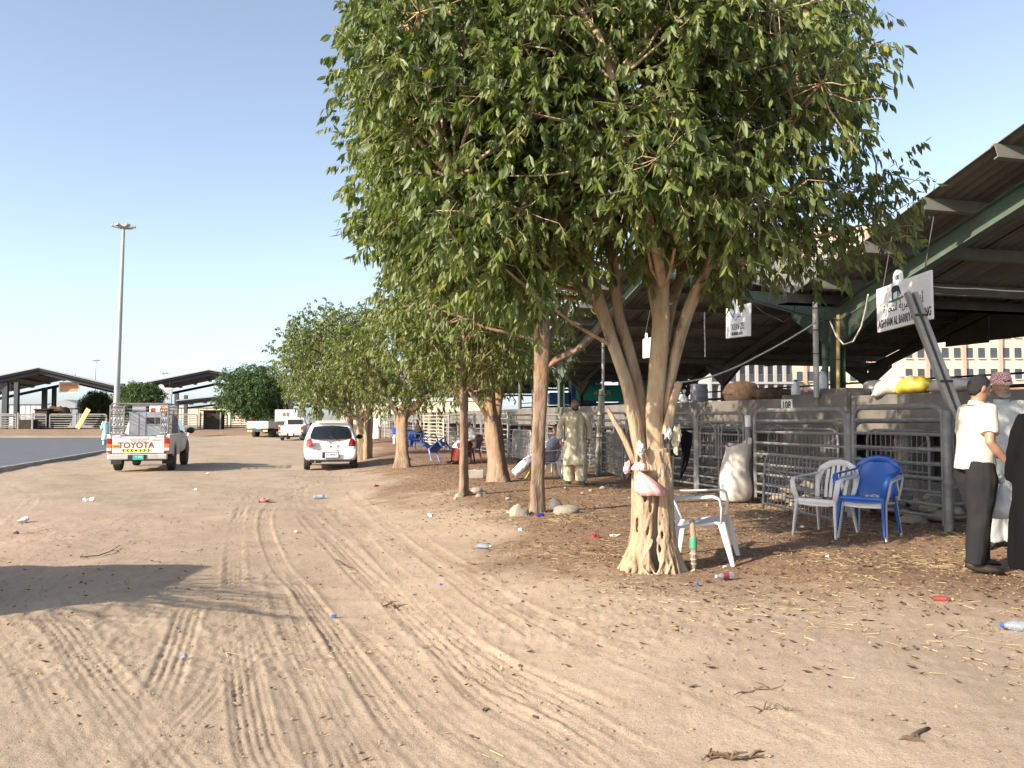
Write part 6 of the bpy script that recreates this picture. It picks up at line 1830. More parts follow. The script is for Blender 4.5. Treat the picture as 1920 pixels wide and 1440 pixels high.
# bags and rags on the big tree
Yt = gp(1221, 1068).y
carrier('pink carrier bag hanging from the big trunk', at(1200, 882, Yt - .17), .23, .24, BAGP, 1, tilt=(-.46, 0), hd=.4)
def bundle(label, loc, r_, mat, seed):
    o = MB().sphere((0, 0, 0), r_, 18, 12)
    o.v = [tuple(V(p) * (.85 + .55 * noise.noise(V(p) * 22 + V((seed, 0, 0))) + .40 * noise.noise(V(p) * 55 + V((0, seed, 0))))) for p in o.v]
    o = o.build('plastic_bundle', mat, None, smooth=False, loc=loc); tag(o, label, 'bag')
bundle('clear crumpled bag wedged between the stems of the big tree', at(1200, 842, Yt - .12), (.045, .04, .085), pm('clear_film', (.42, .41, .42), rough=.25, var=.2, scale=20), 2)
bundle('small pink bag bundle left of the big trunk', at(1175, 876, Yt - .04), (.035, .03, .06), BAGP, 5)
bundle('knotted pale pink bag above the hanging pink bag', at(1198, 874, Yt - .17), (.055, .04, .045), pm('pale_pink_plastic', (.72, .45, .40), rough=.4, var=.15, scale=12), 8)
def rag(name, label, pts, wd_, m_, seed):
    P = [Vector(p) for p in pts]; o0 = P[0].copy()
    t = thing(name, label, 'cloth', o0)
    rows = []
    n_ = 11
    for i, p in enumerate(P):
        f = i / (len(P) - 1)
        w_ = wd_ * (.55 + .5 * math.sin(f * 2.6 + seed) + .25 * math.sin(f * 9 + seed))
        row = [p - o0 + V((w_ * (k / (n_ - 1) - .5), -.014 * math.sin(k * 1.3 + seed + f * 5) - .010 * math.sin(k * 2.3 + f * 9), .02 * math.sin(k * 2.1 + seed))) for k in range(n_)]
        rows.append(row + [q + V((0, .012, 0)) for q in row[::-1]])
    o = MB().loft(rows, True).build('fabric', m_, t, smooth='all')
    md = o.modifiers.new('s', 'SUBSURF'); md.levels = 1; md.render_levels = 2
    return t
bundle('torn cream cloth bunched on the right of the big trunk', at(1268, 822, Yt - .09), (.045, .035, .12), CREAM, 11)
bundle('grey rag stuffed under the broken right stub', at(1252, 812, Yt - .14), (.04, .03, .07), GREYSH, 14)
rag('hanging_cloth', 'dark blue-black cloth hanging behind the cream rag', [at(1284, 806, Yt), at(1288, 840, Yt), at(1284, 872, Yt), at(1272, 906, Yt)], .15, BLACKC, 2)
rag('hanging_cloth', 'small dark rag tucked under the broken stub', [at(1250, 795, Yt - .14), at(1252, 815, Yt - .16), at(1250, 832, Yt - .15)], .10, DARKC, 4)

# stones
STONEM = pm('pale_stone', (.36, .31, .24), rough=.95, var=.22, scale=9, bump=.7, bscale=30, dirt=(.24, .18, .12), dirt_amt=.5)
STONEG = pm('grey_stone', (.12, .115, .11), rough=.95, var=.25, scale=9, bump=.6, bscale=30)
def stone_mesh(seed, n=10, m=7):
    q = MB().sphere((0, 0, 0), (1, 1, 1), n, m)
    out = []
    for p in q.v:
        p = V(p); f = 1 + .38 * noise.noise(p * 1.3 + V((seed, 0, 0))) + .15 * noise.noise(p * 3.1 + V((0, seed, 0)))
        p = p * f
        p.z = max(p.z, -.45)
        out.append(tuple(p))
    q.v = out
    return q.mesh('stone', smooth=True)
STONES = [stone_mesh(i * 2.7 + 1) for i in range(6)]
def stone(label, px, py, w_px, mat=STONEM, flat=.65, k=0, parent=None, loc=None, name='stone'):
    p = gp(px, py) if loc is None else V(loc)
    r_ = w_px / 2 * p.y / FPX if loc is None else w_px
    me = STONES[k % 6].copy(); me.materials.append(mat)
    o = bpy.data.objects.new(name, me)
    o.scale = (r_, r_ * .8, r_ * flat); o.rotation_euler = (0, 0, k * 1.7); o.location = (p.x, p.y, p.z + r_ * flat * .3)
    link(o, parent)
    if label: tag(o, label, 'stone', 'loose stones round the tree feet')
    return o
stone('pale rounded stone left of the brown upright trunk', 972, 968, 38, STONEM, .85, 0)
stone('dark grey stone behind the brown upright trunk', 1042, 953, 32, STONEG, .9, 1)
stone('long pale stone right of the brown upright trunk', 1060, 963, 52, STONEM, .45, 2)
stone('small flat stone farthest left of the brown upright trunk', 956, 962, 16, STONEM, .5, 3)
stone('small stone in front of the pale rounded stone', 958, 978, 12, STONEM, .6, 4)
for k, (px, py, w_) in enumerate(((861, 932, 18), (880, 928, 20), (893, 923, 24), (907, 926, 16), (898, 931, 14), (854, 936, 10))):
    w_l = ('against the slim trunk on its left', 'touching the slim trunk on its right', 'largest of the rubble right of the slim trunk', 'rightmost of the rubble by the slim trunk', 'lowest of the rubble right of the slim trunk', 'smallest at the left foot of the slim trunk')[k]
    stone('pale broken stone, ' + w_l, px, py, w_, STONEM, .6, k)
for k, (px, py, w_) in enumerate(((952, 936, 10), (1108, 921, 10), (1130, 916, 12), (1060, 916, 8), (1155, 912, 10), (1092, 925, 7), (1420, 965, 12), (1440, 975, 10), (1480, 985, 12), (1325, 948, 9), (1180, 935, 8))):
    w_l = ('left of the brown trunk', 'right of the cream-robed man', 'below the narrow-barred gate', 'at the feet of the cream-robed man', 'left of the big trunk by the barred gate', 'just in front of the cream-robed man', 'right of the standing sack', 'under the small barred gate, left end', 'under the small barred gate, middle', 'left of the standing sack', 'left of the big trunk foot')[k]
    stone('small pale stone ' + w_l, px, py, w_, STONEM, .6, k + 2)
# rubble inside the pens
rng_ = np.random.default_rng(9)
for a, b, n_, lab in ((1755, 1610, 46, 'heap of pale rubble stones inside the pen behind the blue chair'), (1560, 1440, 30, 'heap of pale rubble stones inside the pen behind the small barred gate'), (1390, 1315, 18, 'scatter of rubble stones in the pen behind the standing sack')):
    u0, u1 = rowpx(a, .7), rowpx(b, .7)
    c = rowpt((u0 + u1) / 2, .8); c.z = ghf(c.x, c.y)
    t = thing('rubble_heap', lab, 'rubble', c)
    for k in range(n_):
        u, v = rng_.uniform(u0, u1), rng_.uniform(.25, 1.25)
        p = rowpt(u, v); s_ = rng_.uniform(.06, .17)
        h = .30 * max(0, 1 - abs(u - (u0 + u1) / 2) / (u1 - u0) * 1.6) * rng_.uniform(0, 1)
        stone(None, 0, 0, s_, STONEM if rng_.random() < .7 else CONC, .55, k, t, (p.x - c.x, p.y - c.y, h))
# concrete blocks and planks
def block(label, px, py, size, rz, mat=CONC):
    p = gp(px, py)
    t = thing('concrete_block', label, 'block', (p.x, p.y, p.z + size[2] / 2 - .01), rz)
    MB().box((0, 0, 0), size).disp(.008, 6, px).build('solid', mat, t, bevel=.012)
    for f in (-.25, .25): MB().box((size[0] * f, 0, size[2] / 2 + .001), (size[0] * .3, size[1] * .5, .006)).build('core_hole', BLKP, t)
block('pale concrete block left of the stout leaning trunk', 889, 896, (.40, .2, .2), .2, pm('pale_block', (.42, .38, .31), rough=.95, var=.12, scale=5))
block('grey concrete block against the stout leaning trunk', 910, 892, (.40, .2, .2), .1)
block('weathered block under the man with white headcloth', 866, 868, (.55, .3, .35), .3)
pk_ = gp(985, 897)
t = thing('wooden_bench', 'pale yellow planks propped at a slant against the brown trunk', 'planks', pk_)
YW = pm('yellow_wood', (.50, .42, .20), rough=.7, var=.2, scale=8)
for k in range(3):
    MB().bar((-.02 + k * .085, k * .05, .0), (.30 + k * .085, k * .05, .62), .075, .02, up=(0, 1, 0)).build('plank', YW, t, bevel=.004)

# litter, each piece a thing
CLEAR = pm('clear_plastic', (.62, .70, .76), rough=.12, var=.05, trans=.75)
CAPB = pm('blue_cap', (.03, .12, .36), rough=.35, var=.05)
REDPL = pm('red_wrapper', (.26, .045, .045), rough=.35, var=.15, scale=20)
def bottle(label, px, py, L_, rz, body, cap, label_m=None):
    p = gp(px, py); r_ = L_ * .16
    t = thing('bottle', label, 'bottle', (p.x, p.y, p.z + r_ * .9), rz)
    MB().lathe([(r_ * .6, -L_ * .5), (r_, -L_ * .46), (r_ * .93, -L_ * .3), (r_, -L_ * .25), (r_ * .93, -L_ * .1), (r_, .0), (r_, L_ * .16), (r_ * .72, L_ * .30), (r_ * .36, L_ * .40), (r_ * .36, L_ * .44)], n=14, axis='x').build('body', body, t, smooth=True)
    MB().lathe([(r_ * .46, L_ * .43), (r_ * .46, L_ * .50), (r_ * .40, L_ * .505)], n=12, axis='x').build('cap', cap, t, smooth=True)
    if label_m: MB().lathe([(r_ * 1.015, -L_ * .22), (r_ * 1.015, L_ * .12)], n=14, axis='x').build('wrapper', label_m, t, smooth=True)
    return t
bottle('clear water bottle with blue cap lying at the right edge', 1912, 1183, .22, R(165), CLEAR, CAPB)
bottle('clear drink bottle with pink-red wrapper below the broken white chair', 1358, 1085, .17, R(-160), CLEAR, BAGW, REDPL)
bottle('clear plastic bottle lying on the sand right of the pink wrapper', 600, 935, .26, R(20), CLEAR, BAGW, pm('pale_blue_label', (.35, .45, .5), rough=.4))
bottle('small red-labelled bottle lying out on the sand at right', 1768, 1128, .135, R(-15), pm('red_bottle', (.22, .05, .045), rough=.3), TWINE, REDPL)
bottle('empty clear bottle lying on dark soil left of the big trunk', 906, 1028, .17, R(-8), CLEAR, BAGW)
p = gp(1012, 970)
t = thing('drink_can', 'crushed blue drink can with red end at the foot of the brown trunk', 'can', (p.x, p.y, p.z + .03), .2)
MB().lathe([(.025, -.06), (.033, -.05), (.031, .05), (.025, .06)], n=14, axis='x').disp(.006, 30, 1).build('body', pm('blue_can', (.02, .06, .45), rough=.3, metal=.3), t, smooth=True)
MB().lathe([(.034, -.058), (.034, -.03)], n=14, axis='x').build('red_band', REDPL, t, smooth=True)
def crumple(label, px, py, w_px, mat, seed, name='wrapper', cat='litter', flat=.35):
    p = gp(px, py); r_ = w_px / 2 * p.y / FPX
    q = MB().sphere((0, 0, r_ * flat * .6), (r_, r_ * .7, r_ * flat), 10, 7)
    q.disp(r_ * .7, 1.4 / r_, seed)
    o = q.build(name, mat, None, smooth=False, loc=p, rot=(0, 0, seed)); tag(o, label, cat, 'litter on the ground')
    return o
WH = pm('white_paper', (.66, .65, .62), rough=.8, var=.08)
PK = pm('pink_paper', (.55, .22, .22), rough=.7, var=.15)
for k, (px, py, w_, m_, lab) in enumerate((
    (494, 942, 24, PK, 'crumpled pink-red wrapper on the wheel tracks'), (1117, 1011, 22, REDPL, 'red and white torn wrapper left of the white cup'),
    (1152, 1007, 20, WH, 'white crushed cup on the soil left of the big trunk'), (1307, 1096, 10, CAPB, 'small blue bottle cap below the broken chair'),
    (1173, 1048, 14, WH, 'white paper scrap against the left of the big trunk foot'), (1210, 998, 12, WH, 'tiny white scrap high up against the trunk') if False else (1046, 1013, 7, CAPB, 'small blue scrap right of centre on the soil'),
    (915, 960, 9, REDPL, 'small red scrap left of the pale rounded stone'), (808, 968, 13, WH, 'grey-white paper ball on the mound edge'),
    (828, 1098, 10, CAPB, 'blue scrap on the sand below the tree row'), (626, 1156, 10, CAPB, 'dark blue scrap on the sand near the left tracks'),
    (345, 1232, 16, pm('grey_scrap', (.2, .22, .28), rough=.7), 'grey-blue scrap between the left tracks'), (165, 940, 17, WH, 'white scrap far left on the sand'),
    (44, 979, 22, WH, 'white flattened bag at the left edge of the sand'), (30, 1001, 13, BLKP, 'black scrap at the left edge'), (555, 997, 10, WH, 'white scrap beside the curved track'),
    (1060, 1374, 14, WH, 'white bottle cap in the near sand'), (72, 1263, 8, TWINE, 'yellow scrap near the left corner'), (1548, 1046, 14, WH, 'white crust in front of the white chair'),
    (1505, 990, 12, WH, 'white cup lying by the small barred gate'), (165, 1167, 14, WH, 'white scrap at the edge of the left shadow'), (1360, 1063, 8, WH, 'white scrap at the broken chair foot'),
    (705, 912, 10, REDPL, 'orange-red scrap near the twin trunks'), (1170, 942, 9, CAPB, 'blue-grey scrap left of the big trunk'), (367, 919, 9, WH, 'small white scrap behind the wheel tracks'), (390, 889, 8, WH, 'white scrap right of the pickup'), (1300, 1071, 9, WH, 'white scrap under the tied stick'), (975, 995, 10, WH, 'pale scrap below the pale rounded stone'))):
    crumple(lab, px, py, w_, m_, k * 1.37 + 1)
DRY = pm('dry_twig', (.10, .065, .04), rough=.9, var=.3, scale=20)
def twig_thing(label, pix, r_, mat=DRY, name='twig', extra=0):
    P = [gp(*q) + V((0, 0, r_ * 1.2)) for q in pix]; o0 = P[0].copy()
    t = thing(name, label, 'twig', o0)
    MB().tube([q - o0 for q in P], [r_ * (1 - .5 * i / (len(P) - 1)) for i in range(len(P))], n=6).build('stem', mat, t, smooth='all')
    rg = np.random.default_rng(int(pix[0][0]))
    for k in range(extra):
        a = P[rg.integers(len(P))] - o0
        b = a + V((rg.uniform(-.09, .09), rg.uniform(-.05, .05), rg.uniform(-.01, .035)))
        MB().tube([a, (a + b) / 2 + V((0, 0, .01)), b], [r_ * .6, r_ * .5, r_ * .25], n=4).build('shoot', mat, t)
    return t
twig_thing('dry root with pale knob lying in the near sand', [(1402, 1303), (1420, 1298), (1445, 1298), (1465, 1292), (1474, 1286), (1471, 1280)], .008, extra=5)
twig_thing('thick dark curved stick in the near right sand', [(1708, 1396), (1714, 1388), (1726, 1380), (1742, 1374)], .016, extra=4)
twig_thing('dark clump of broken twigs at the bottom edge', [(1330, 1424), (1352, 1421), (1370, 1428), (1405, 1426)], .011, extra=14)
twig_thing('dark tangle of twigs below the dry root', [(1432, 1336), (1450, 1330), (1462, 1334), (1476, 1340)], .006, extra=10)
twig_thing('dry leaf-like clump on the left sand', [(718, 1139), (732, 1134), (740, 1143), (748, 1140)], .008, extra=10)
twig_thing('pale forked stick on the soil left of the big trunk', [(1030, 1058), (1050, 1054), (1072, 1046), (1086, 1040)], .012, BARK1, extra=3)
twig_thing('fallen twig on the wheel-marked sand', [(630, 1050), (648, 1062), (662, 1066)], .006, extra=4)
twig_thing('crooked twig by the left shadow', [(150, 1046), (185, 1043), (205, 1036), (225, 1024)], .008, extra=2)

# straw, dead leaves and crumbs: nobody could count them
def scatter(name, n, region, size, mats, kind, seed):
    rg = np.random.default_rng(seed)
    pts = []
    while len(pts) < n:
        x, y = rg.uniform(*region[0]), rg.uniform(*region[1])
        if abs(x) > .66 * y + .3: continue
        q = x - (1.9 - .2 * y)
        dens = float(sstep(-1.3, 1.0, q)) * float(sstep(3.8, 7.5, y + .35 * x))
        dens = max(dens, .10 if kind != 'clod' else .5)
        if rg.random() > dens * (1.0 if kind != 'straw' else float(np.clip(.25 + 2.4 * vnoise(np.array([x]), np.array([y]), .9, 77)[0], .04, 1))): continue
        pts.append((x, y))
    pts = np.array(pts); N_ = len(pts)
    z = gh(pts[:, 0], pts[:, 1]) + .05 * vnoise(pts[:, 0], pts[:, 1], .9, 1) * (1 - sstep(30, 70, pts[:, 1])) + .004
    base = np.stack([pts[:, 0], pts[:, 1], z], 1)
    a = rg.uniform(0, 6.28, N_)
    d = np.stack([np.cos(a), np.sin(a), rg.normal(0, .12, N_)], 1); d = unit(d)
    s_ = unit(np.cross(d, np.array([0, 0, 1.0])))
    up = np.cross(s_, d)
    L_ = rg.uniform(size[0], size[1], N_)[:, None]
    if kind == 'straw':
        W_ = np.full((N_, 1), .0032)
        ring = [(-.5, 0), (.5, .2), (0, 1.0)]
        V0_ = np.stack([base + d * (L_ * f) + s_ * W_ * x + up * W_ * zz for f in (-.5, .5) for x, zz in ring], 1).reshape(-1, 3)
        T = np.array([(0,1,4),(0,4,3),(1,2,5),(1,5,4),(2,0,3),(2,3,5)]); k = 6
    elif kind == 'leaf':
        W_ = L_ * .42
        V0_ = np.stack([base - d * L_ * .5 + up * .004, base + s_ * W_ * .5 + up * .012, base + up * .001, base - s_ * W_ * .5 + up * .010, base + d * L_ * .5 + up * .014], 1).reshape(-1, 3)
        T = np.array([(0,2,1),(0,3,2),(1,2,4),(2,3,4)]); k = 5
    else:
        W_ = L_
        V0_ = np.stack([base + d * L_ * .5, base + s_ * L_ * .42, base - d * L_ * .5, base - s_ * L_ * .38, base + up * L_ * .38 + d * L_ * .1], 1).reshape(-1, 3)
        T = np.array([(0,1,4),(1,2,4),(2,3,4),(3,0,4)]); k = 5
    F = (T[None] + (np.arange(N_) * k)[:, None, None]).reshape(-1, 3)
    me = np_mesh(name, V0_, F, 3)
    for m_ in mats: me.materials.append(m_)
    mi = np.repeat(rg.integers(0, len(mats), N_), len(T)).astype(np.int32)
    me.polygons.foreach_set('material_index', mi)
    o = obj_mesh(name, me, None); tag(o, kind='stuff')
    return o
STRAW = pm('straw', (.52, .41, .20), rough=.8, var=.2, scale=3)
STRAW2 = pm('straw_dull', (.34, .25, .13), rough=.9, var=.2, scale=3)
DEADL = pm('dead_leaf', (.16, .092, .045), rough=.9, var=.3, scale=3)
DEADL2 = pm('dead_leaf_dark', (.10, .062, .036), rough=.9, var=.3, scale=3)
CLOD = pm('sand_clod', (.25, .19, .125), rough=.97, var=.2, scale=5)
tag(scatter('straw', 5200, ((-2, 9), (3.2, 16)), (.03, .11), (STRAW, STRAW2, STRAW2), 'straw', 1), 'scattered pale straw on the soil round the pens and trees', 'straw')
tag(scatter('dead_leaves', 11000, ((-6, 9), (3.5, 30)), (.025, .065), (DEADL, DEADL2, DEADL2, STRAW2), 'leaf', 2), 'dead leaves littering the ground under the trees', 'leaves')
tag(scatter('sand_clods', 7000, ((-7, 7), (2.6, 14)), (.008, .032), (CLOD, CLOD, CLOD, STRAW2), 'clod', 3), 'small crumbs and clods strewn over the sand', 'clods')
# ------------------------------------------------------------------ beyond the yard
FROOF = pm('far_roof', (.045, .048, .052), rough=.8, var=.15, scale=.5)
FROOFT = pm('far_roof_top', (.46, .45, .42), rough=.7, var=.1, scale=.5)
FSTEEL = pm('far_steel', (.030, .035, .042), rough=.7, var=.2, scale=1)
FGATE = pm('far_gate', (.24, .23, .21), rough=.7, var=.2, scale=2)
FWALL = pm('warehouse_wall', (.42, .44, .43), rough=.8, var=.08, scale=.4)
FROOF2 = pm('warehouse_roof', (.24, .26, .27), rough=.7, var=.1, scale=.4)
CREAMW = pm('cream_render', (.52, .47, .355), rough=.9, var=.06, scale=.4)
REDW = pm('red_render', (.30, .10, .07), rough=.9, var=.08, scale=.4)
PINKW = pm('pink_render', (.46, .30, .235), rough=.9, var=.06, scale=.4)
WINM = pm('far_window', (.05, .06, .075), rough=.15, var=.2, scale=.6)
GREYB2 = pm('raw_concrete', (.30, .295, .29), rough=.95, var=.12, scale=.3)
DARKW = pm('dark_timber', (.035, .024, .017), rough=.95, var=.3, scale=2)
def far_shed(label, Y0, prof, depth, cols=(), xr=-38.0):
    """prof: ridge and valley points of the gable front as pixels; the front runs parallel to the stall depth, the ridges along the row"""
    def fp(px, py):
        k = (px - 960) / FPX
        Y = (Y0 - .28 * xr) / (1 - .28 * k)
        return at(px, py, Y)
    pts = [fp(px, py) for px, py in prof]
    o0 = V((pts[0].x, pts[0].y, 0))
    t = thing('gable_shed', label, 'shed', o0)
    D = ROW
    def slab(name, a, b, z0, z1, d0, d1, m_):
        r_ = lambda d: [a + D * d + V((0, 0, z0)), b + D * d + V((0, 0, z0)), b + D * d + V((0, 0, z1)), a + D * d + V((0, 0, z1))]
        MB().loft([r_(d0), r_(d1)], True).build(name, m_, t)
    for i in range(len(pts) - 1):
        a, b = pts[i] - o0, pts[i + 1] - o0
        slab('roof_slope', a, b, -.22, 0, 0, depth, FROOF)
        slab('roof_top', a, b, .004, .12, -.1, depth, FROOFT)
        slab('rafter', a, b, -.58, -.24, .25, .5, FROOF)
        for k in range(5):
            c, e = a.lerp(b, (k + .42) / 5), a.lerp(b, (k + .58) / 5)
            slab('purlin', c, e, -.40, -.225, .55, depth - .55, FSTEEL)
        slab('rear_rafter', a, b, -.95, -.65, depth - .5, depth - .2, FSTEEL)
    for px in cols:
        for dy in (.6, depth - .6):
            p = fp(px, 780) - o0 + D * dy
            MB().box((p.x, p.y, 2.7), (.5, .35, 4.9)).build('column', FSTEEL, t)
            if px < 30:
                MB().box((p.x + 1.1, p.y, 2.7), (.4, .35, 4.9)).build('column', FSTEEL, t)
                MB().box((p.x + .55, p.y, 1.9), (.7, .3, .3)).build('tie', FSTEEL, t)
    return t
far_shed('far gable-roofed livestock shed left of the tall lamp mast', 86, [(-110, 728), (72, 690), (225, 726)], 16, cols=(6, 226))
far_shed('far gable-roofed livestock shed right of the tall lamp mast', 87, [(228, 727), (392, 694), (560, 726)], 16, cols=(545,))
far_shed('second, lower shed roof seen under the right far shed', 118, [(330, 752), (470, 737), (620, 752)], 14, cols=(330, 600))
# hanging boards on the far sheds
def far_sign(label, px0, px1, py0, py1, Yd, m_, tab=False, line=None, border=None):
    a, b = at(px0, py1, Yd), at(px1, py0, Yd)
    t = thing('hanging_sign', label, 'sign', (a.x, Yd, a.z))
    w_, h = b.x - a.x, b.z - a.z
    MB().box((w_ / 2, .05, h / 2), (w_, .08, h)).build('board', border or m_, t)
    MB().box((w_ / 2, 0, h / 2), (w_ * .9, .03, h * .84)).build('panel', m_, t)
    if tab: MB().lathe([(.35, -.03), (.35, .03)], n=14, axis='y', c=(w_ * .2, .05, h)).build('round_tab', m_, t)
    for f in (.2, .8): MB().tube([(w_ * f, .05, h), (w_ * f, .05, h + .8)], .03, n=4).build('hanger', FSTEEL, t)
    if line:
        for k, (s_, mm) in enumerate(line):
            text_part('lettering', s_, h * .30, mm, t, (w_ / 2, -.02, h * (.70 - .38 * k)), sx=1.0)
    return t
GW = pm('greyish_board', (.45, .44, .42), rough=.6, var=.05)
AR2 = '\uFEE1\uFE8E\uFEE8\uFECF\uFE83 \uFE94\uFEF3\uFEAE\uFE92\uFEDF\uFE8D'
far_sign('white-grey stall board at the left edge under the far shed', -16, 20, 717, 734, 85.4, GW, True, [(AR2, BLKP), ('SHEEP TRADING', BLKP)])
far_sign('orange stall board under the far left shed', 110, 148, 716, 736, 85.4, pm('orange_board', (.50, .22, .08), rough=.6), False, [(AR2, pm('violet_board_ink', (.14, .10, .2), rough=.6))], WHITEP)
far_sign('white-grey stall board right of the far green tree', 296, 323, 727, 744, 86.4, GW, True, [(AR2, BLKP), ('TRADING', BLKP)])
far_sign('white board with round red emblem behind the pickup cage', 280, 331, 759, 777, 70, WHITEP)
p = at(306, 769, 69.8)
o = MB().lathe([(.32, -.02), (.32, .02)], n=18, axis='y').build('round_emblem', ORANGE, [q for q in bpy.data.objects if q.get('label', '').startswith('white board with round')][0], loc=(1.14, -.04, .38))
# posts carrying that board
bq = [q for q in bpy.data.objects if q.get('label', '').startswith('white board with round')][0]
for x in (.3, 1.9): MB().box((x, .06, -.9), (.12, .1, 1.9)).build('post', FSTEEL, bq)

# far pens
px = -20; i = 0
while px < 450:
    p = at(px, 803, 82); z = ghf(p.x, p.y)
    wd_ = 2.55
    tall = (i % 5 == 2)
    g_ = make_gate('far_gate', ORD[i] + ' pale tubular pen gate from the left below the far sheds', (p.x, p.y, z), 0, wd_, 1.42, 'rail', 6, FGATE, group='pen gates below the far sheds', r=.06, rr=.045)
    px += (wd_ + .35) * FPX / 82; i += 1
def hay_stack(label, px0, px1, ytop, Yd, seed, m_=DARKW):
    a, b = at(px0, 803, Yd), at(px1, ytop, Yd)
    z0 = ghf(a.x, Yd)
    lying_sack(label, ((a.x + b.x) / 2, Yd, z0), (b.x - a.x, 1.5, b.z - z0), m_, 0, seed, 0, 'hay_heap', 'hay')
p = at(76, 803, 82.8); z = ghf(p.x, 82.8)
t = thing('timber_shelter', 'dark timber shelter left of the bright far gates', 'shelter', (p.x, 82.8, z))
MB().box((0, .6, .95), (1.2, 1.2, 1.9)).disp(.05, 1.2, 5).build('hut', DARKW, t)
MB().box((.1, .6, 1.93), (1.5, 1.5, .10)).disp(.06, 1.1, 2).build('roof', DARKW, t)
hay_stack('long brown fodder heap behind the far gates', 84, 133, 762, 85, 2.0, HAY)
p = at(395, 803, 80.5); z = ghf(p.x, 80.5)
t = thing('timber_shelter', 'dark timber shelter at the far pens right of the pickup', 'shelter', (p.x, 80.5, z))
MB().box((0, .9, .85), (1.5, 1.6, 1.7)).disp(.05, 1.2, 3).build('hut', DARKW, t)
MB().box((-.1, .85, 1.76), (1.9, 2.0, .10)).disp(.06, 1.1, 1).build('roof', DARKW, t)
for s in (-1, 1): MB().box((s * .95, -.1, .8), (.12, .12, 1.6)).build('post', FGATE, t)
p = at(47, 803, 81); z = ghf(p.x, 81)
t = thing('loading_ramp', 'dark timber loading ramp at the far pens on the left', 'ramp', (p.x, 81, z))
MB().box((0, .6, .45), (1.1, 1.2, .9)).build('crate', DARKW, t)
for s in (-1, 1): MB().box((s * .68, 0, .75), (.14, .14, 1.6)).build('post', FGATE, t)
MB().bar((-.7, 0, 1.3), (.6, 0, .9), .1, .1).build('brace', FGATE, t)
p = at(158, 790, 81.5)
t = thing('propped_board', 'pale board propped on the far gates left of the pickup', 'board', (p.x, 81.2, ghf(p.x, 81.2)))
MB().bar((-.5, 0, .1), (.55, 0, 1.95), .45, .08, up=(0, 1, 0)).build('panel', YW, t)

# warehouses behind
def warehouse(label, px0, px1, yt, yb, ridge, Yd, depth, wall, roofm, panels=10):
    a, b = at(px0, yt, Yd), at(px1, yt, Yd)
    t = thing('warehouse', label, 'building', (a.x, Yd, 0))
    w_, h = b.x - a.x, a.z
    MB().box((w_ / 2, depth / 2, h / 2), (w_, depth, h)).build('wall', wall, t)
    rz_ = at(px0, ridge, Yd).z
    MB().prism([(-.4, h), (w_ + .4, h), (w_ + .4, h + .15), (w_ / 2, rz_ + .15) if ridge != yt else (w_ / 2, h + .15), (-.4, h + .15)], -.3, depth).build('roof', roofm, t)
    for k in range(panels):
        MB().box((w_ * (k + .5) / panels, -.03, h * .5), (w_ / panels * .86, .05, h * .92)).build('wall_panel', wall, t)
    return t
warehouse('long pale warehouse behind the far left shed', 8, 88, 758, 790, 758, 130, 30, FWALL, FROOF2, 8)
warehouse('grey gable-ended warehouse behind the far left shed', 86, 160, 765, 790, 751, 128, 30, pm('blue_grey_wall', (.20, .23, .25), rough=.8, var=.08), FROOF2, 6)
warehouse('cream long low building behind the right far shed', 325, 470, 764, 790, 764, 140, 20, pm('cream_low_wall', (.55, .48, .36), rough=.9, var=.06), FROOFT, 9)
warehouse('cream walled building glimpsed past the tree row', 640, 930, 752, 790, 752, 160, 20, CREAMW, FROOFT, 14)

# far trees
def far_tree(label, px, py_top, px0, px1, yb, Yd, leafm, seed, n=60, per=24, L=.30):
    c = at((px0 + px1) / 2, (py_top + yb) / 2, Yd)
    rx = (px1 - px0) / 2 * Yd / FPX; rz_ = (yb - py_top) / 2 * Yd / FPX
    base = V((at(px, 790, Yd).x, Yd, ghf(c.x, Yd)))
    row_tree(label, base, [([base, base + V((.05, 0, 1.2)), V((c.x, Yd, c.z - .2)), V((c.x, Yd, c.z + rz_ * .5))], [.28, .22, .16, .06])], c, (rx * .92, rx * .9, rz_ * .92), n, per, .7 * min(rx, rz_) / 2.2, L, leafm, BARK2, seed, K=6, twigs=0, group='trees beyond the yard', name='far_tree', droop=(.1, .8), r0=.06)
far_tree('round dense dark green tree above the parked lorries', 474, 688, 416, 536, 782, 79, LEAF3, 101, 130, 30, .30)
far_tree('mid green bushy tree right of the lamp mast', 265, 722, 228, 302, 772, 77, LEAF3, 102, 70, 24, .30)
far_tree('hazy grey-green tree left of the lamp mast', 180, 735, 157, 205, 785, 100, LEAF4, 103, 60, 22, .34)
far_tree('low hazy tree behind the lamp mast foot', 215, 752, 196, 240, 785, 110, LEAF4, 104, 50, 20, .36)

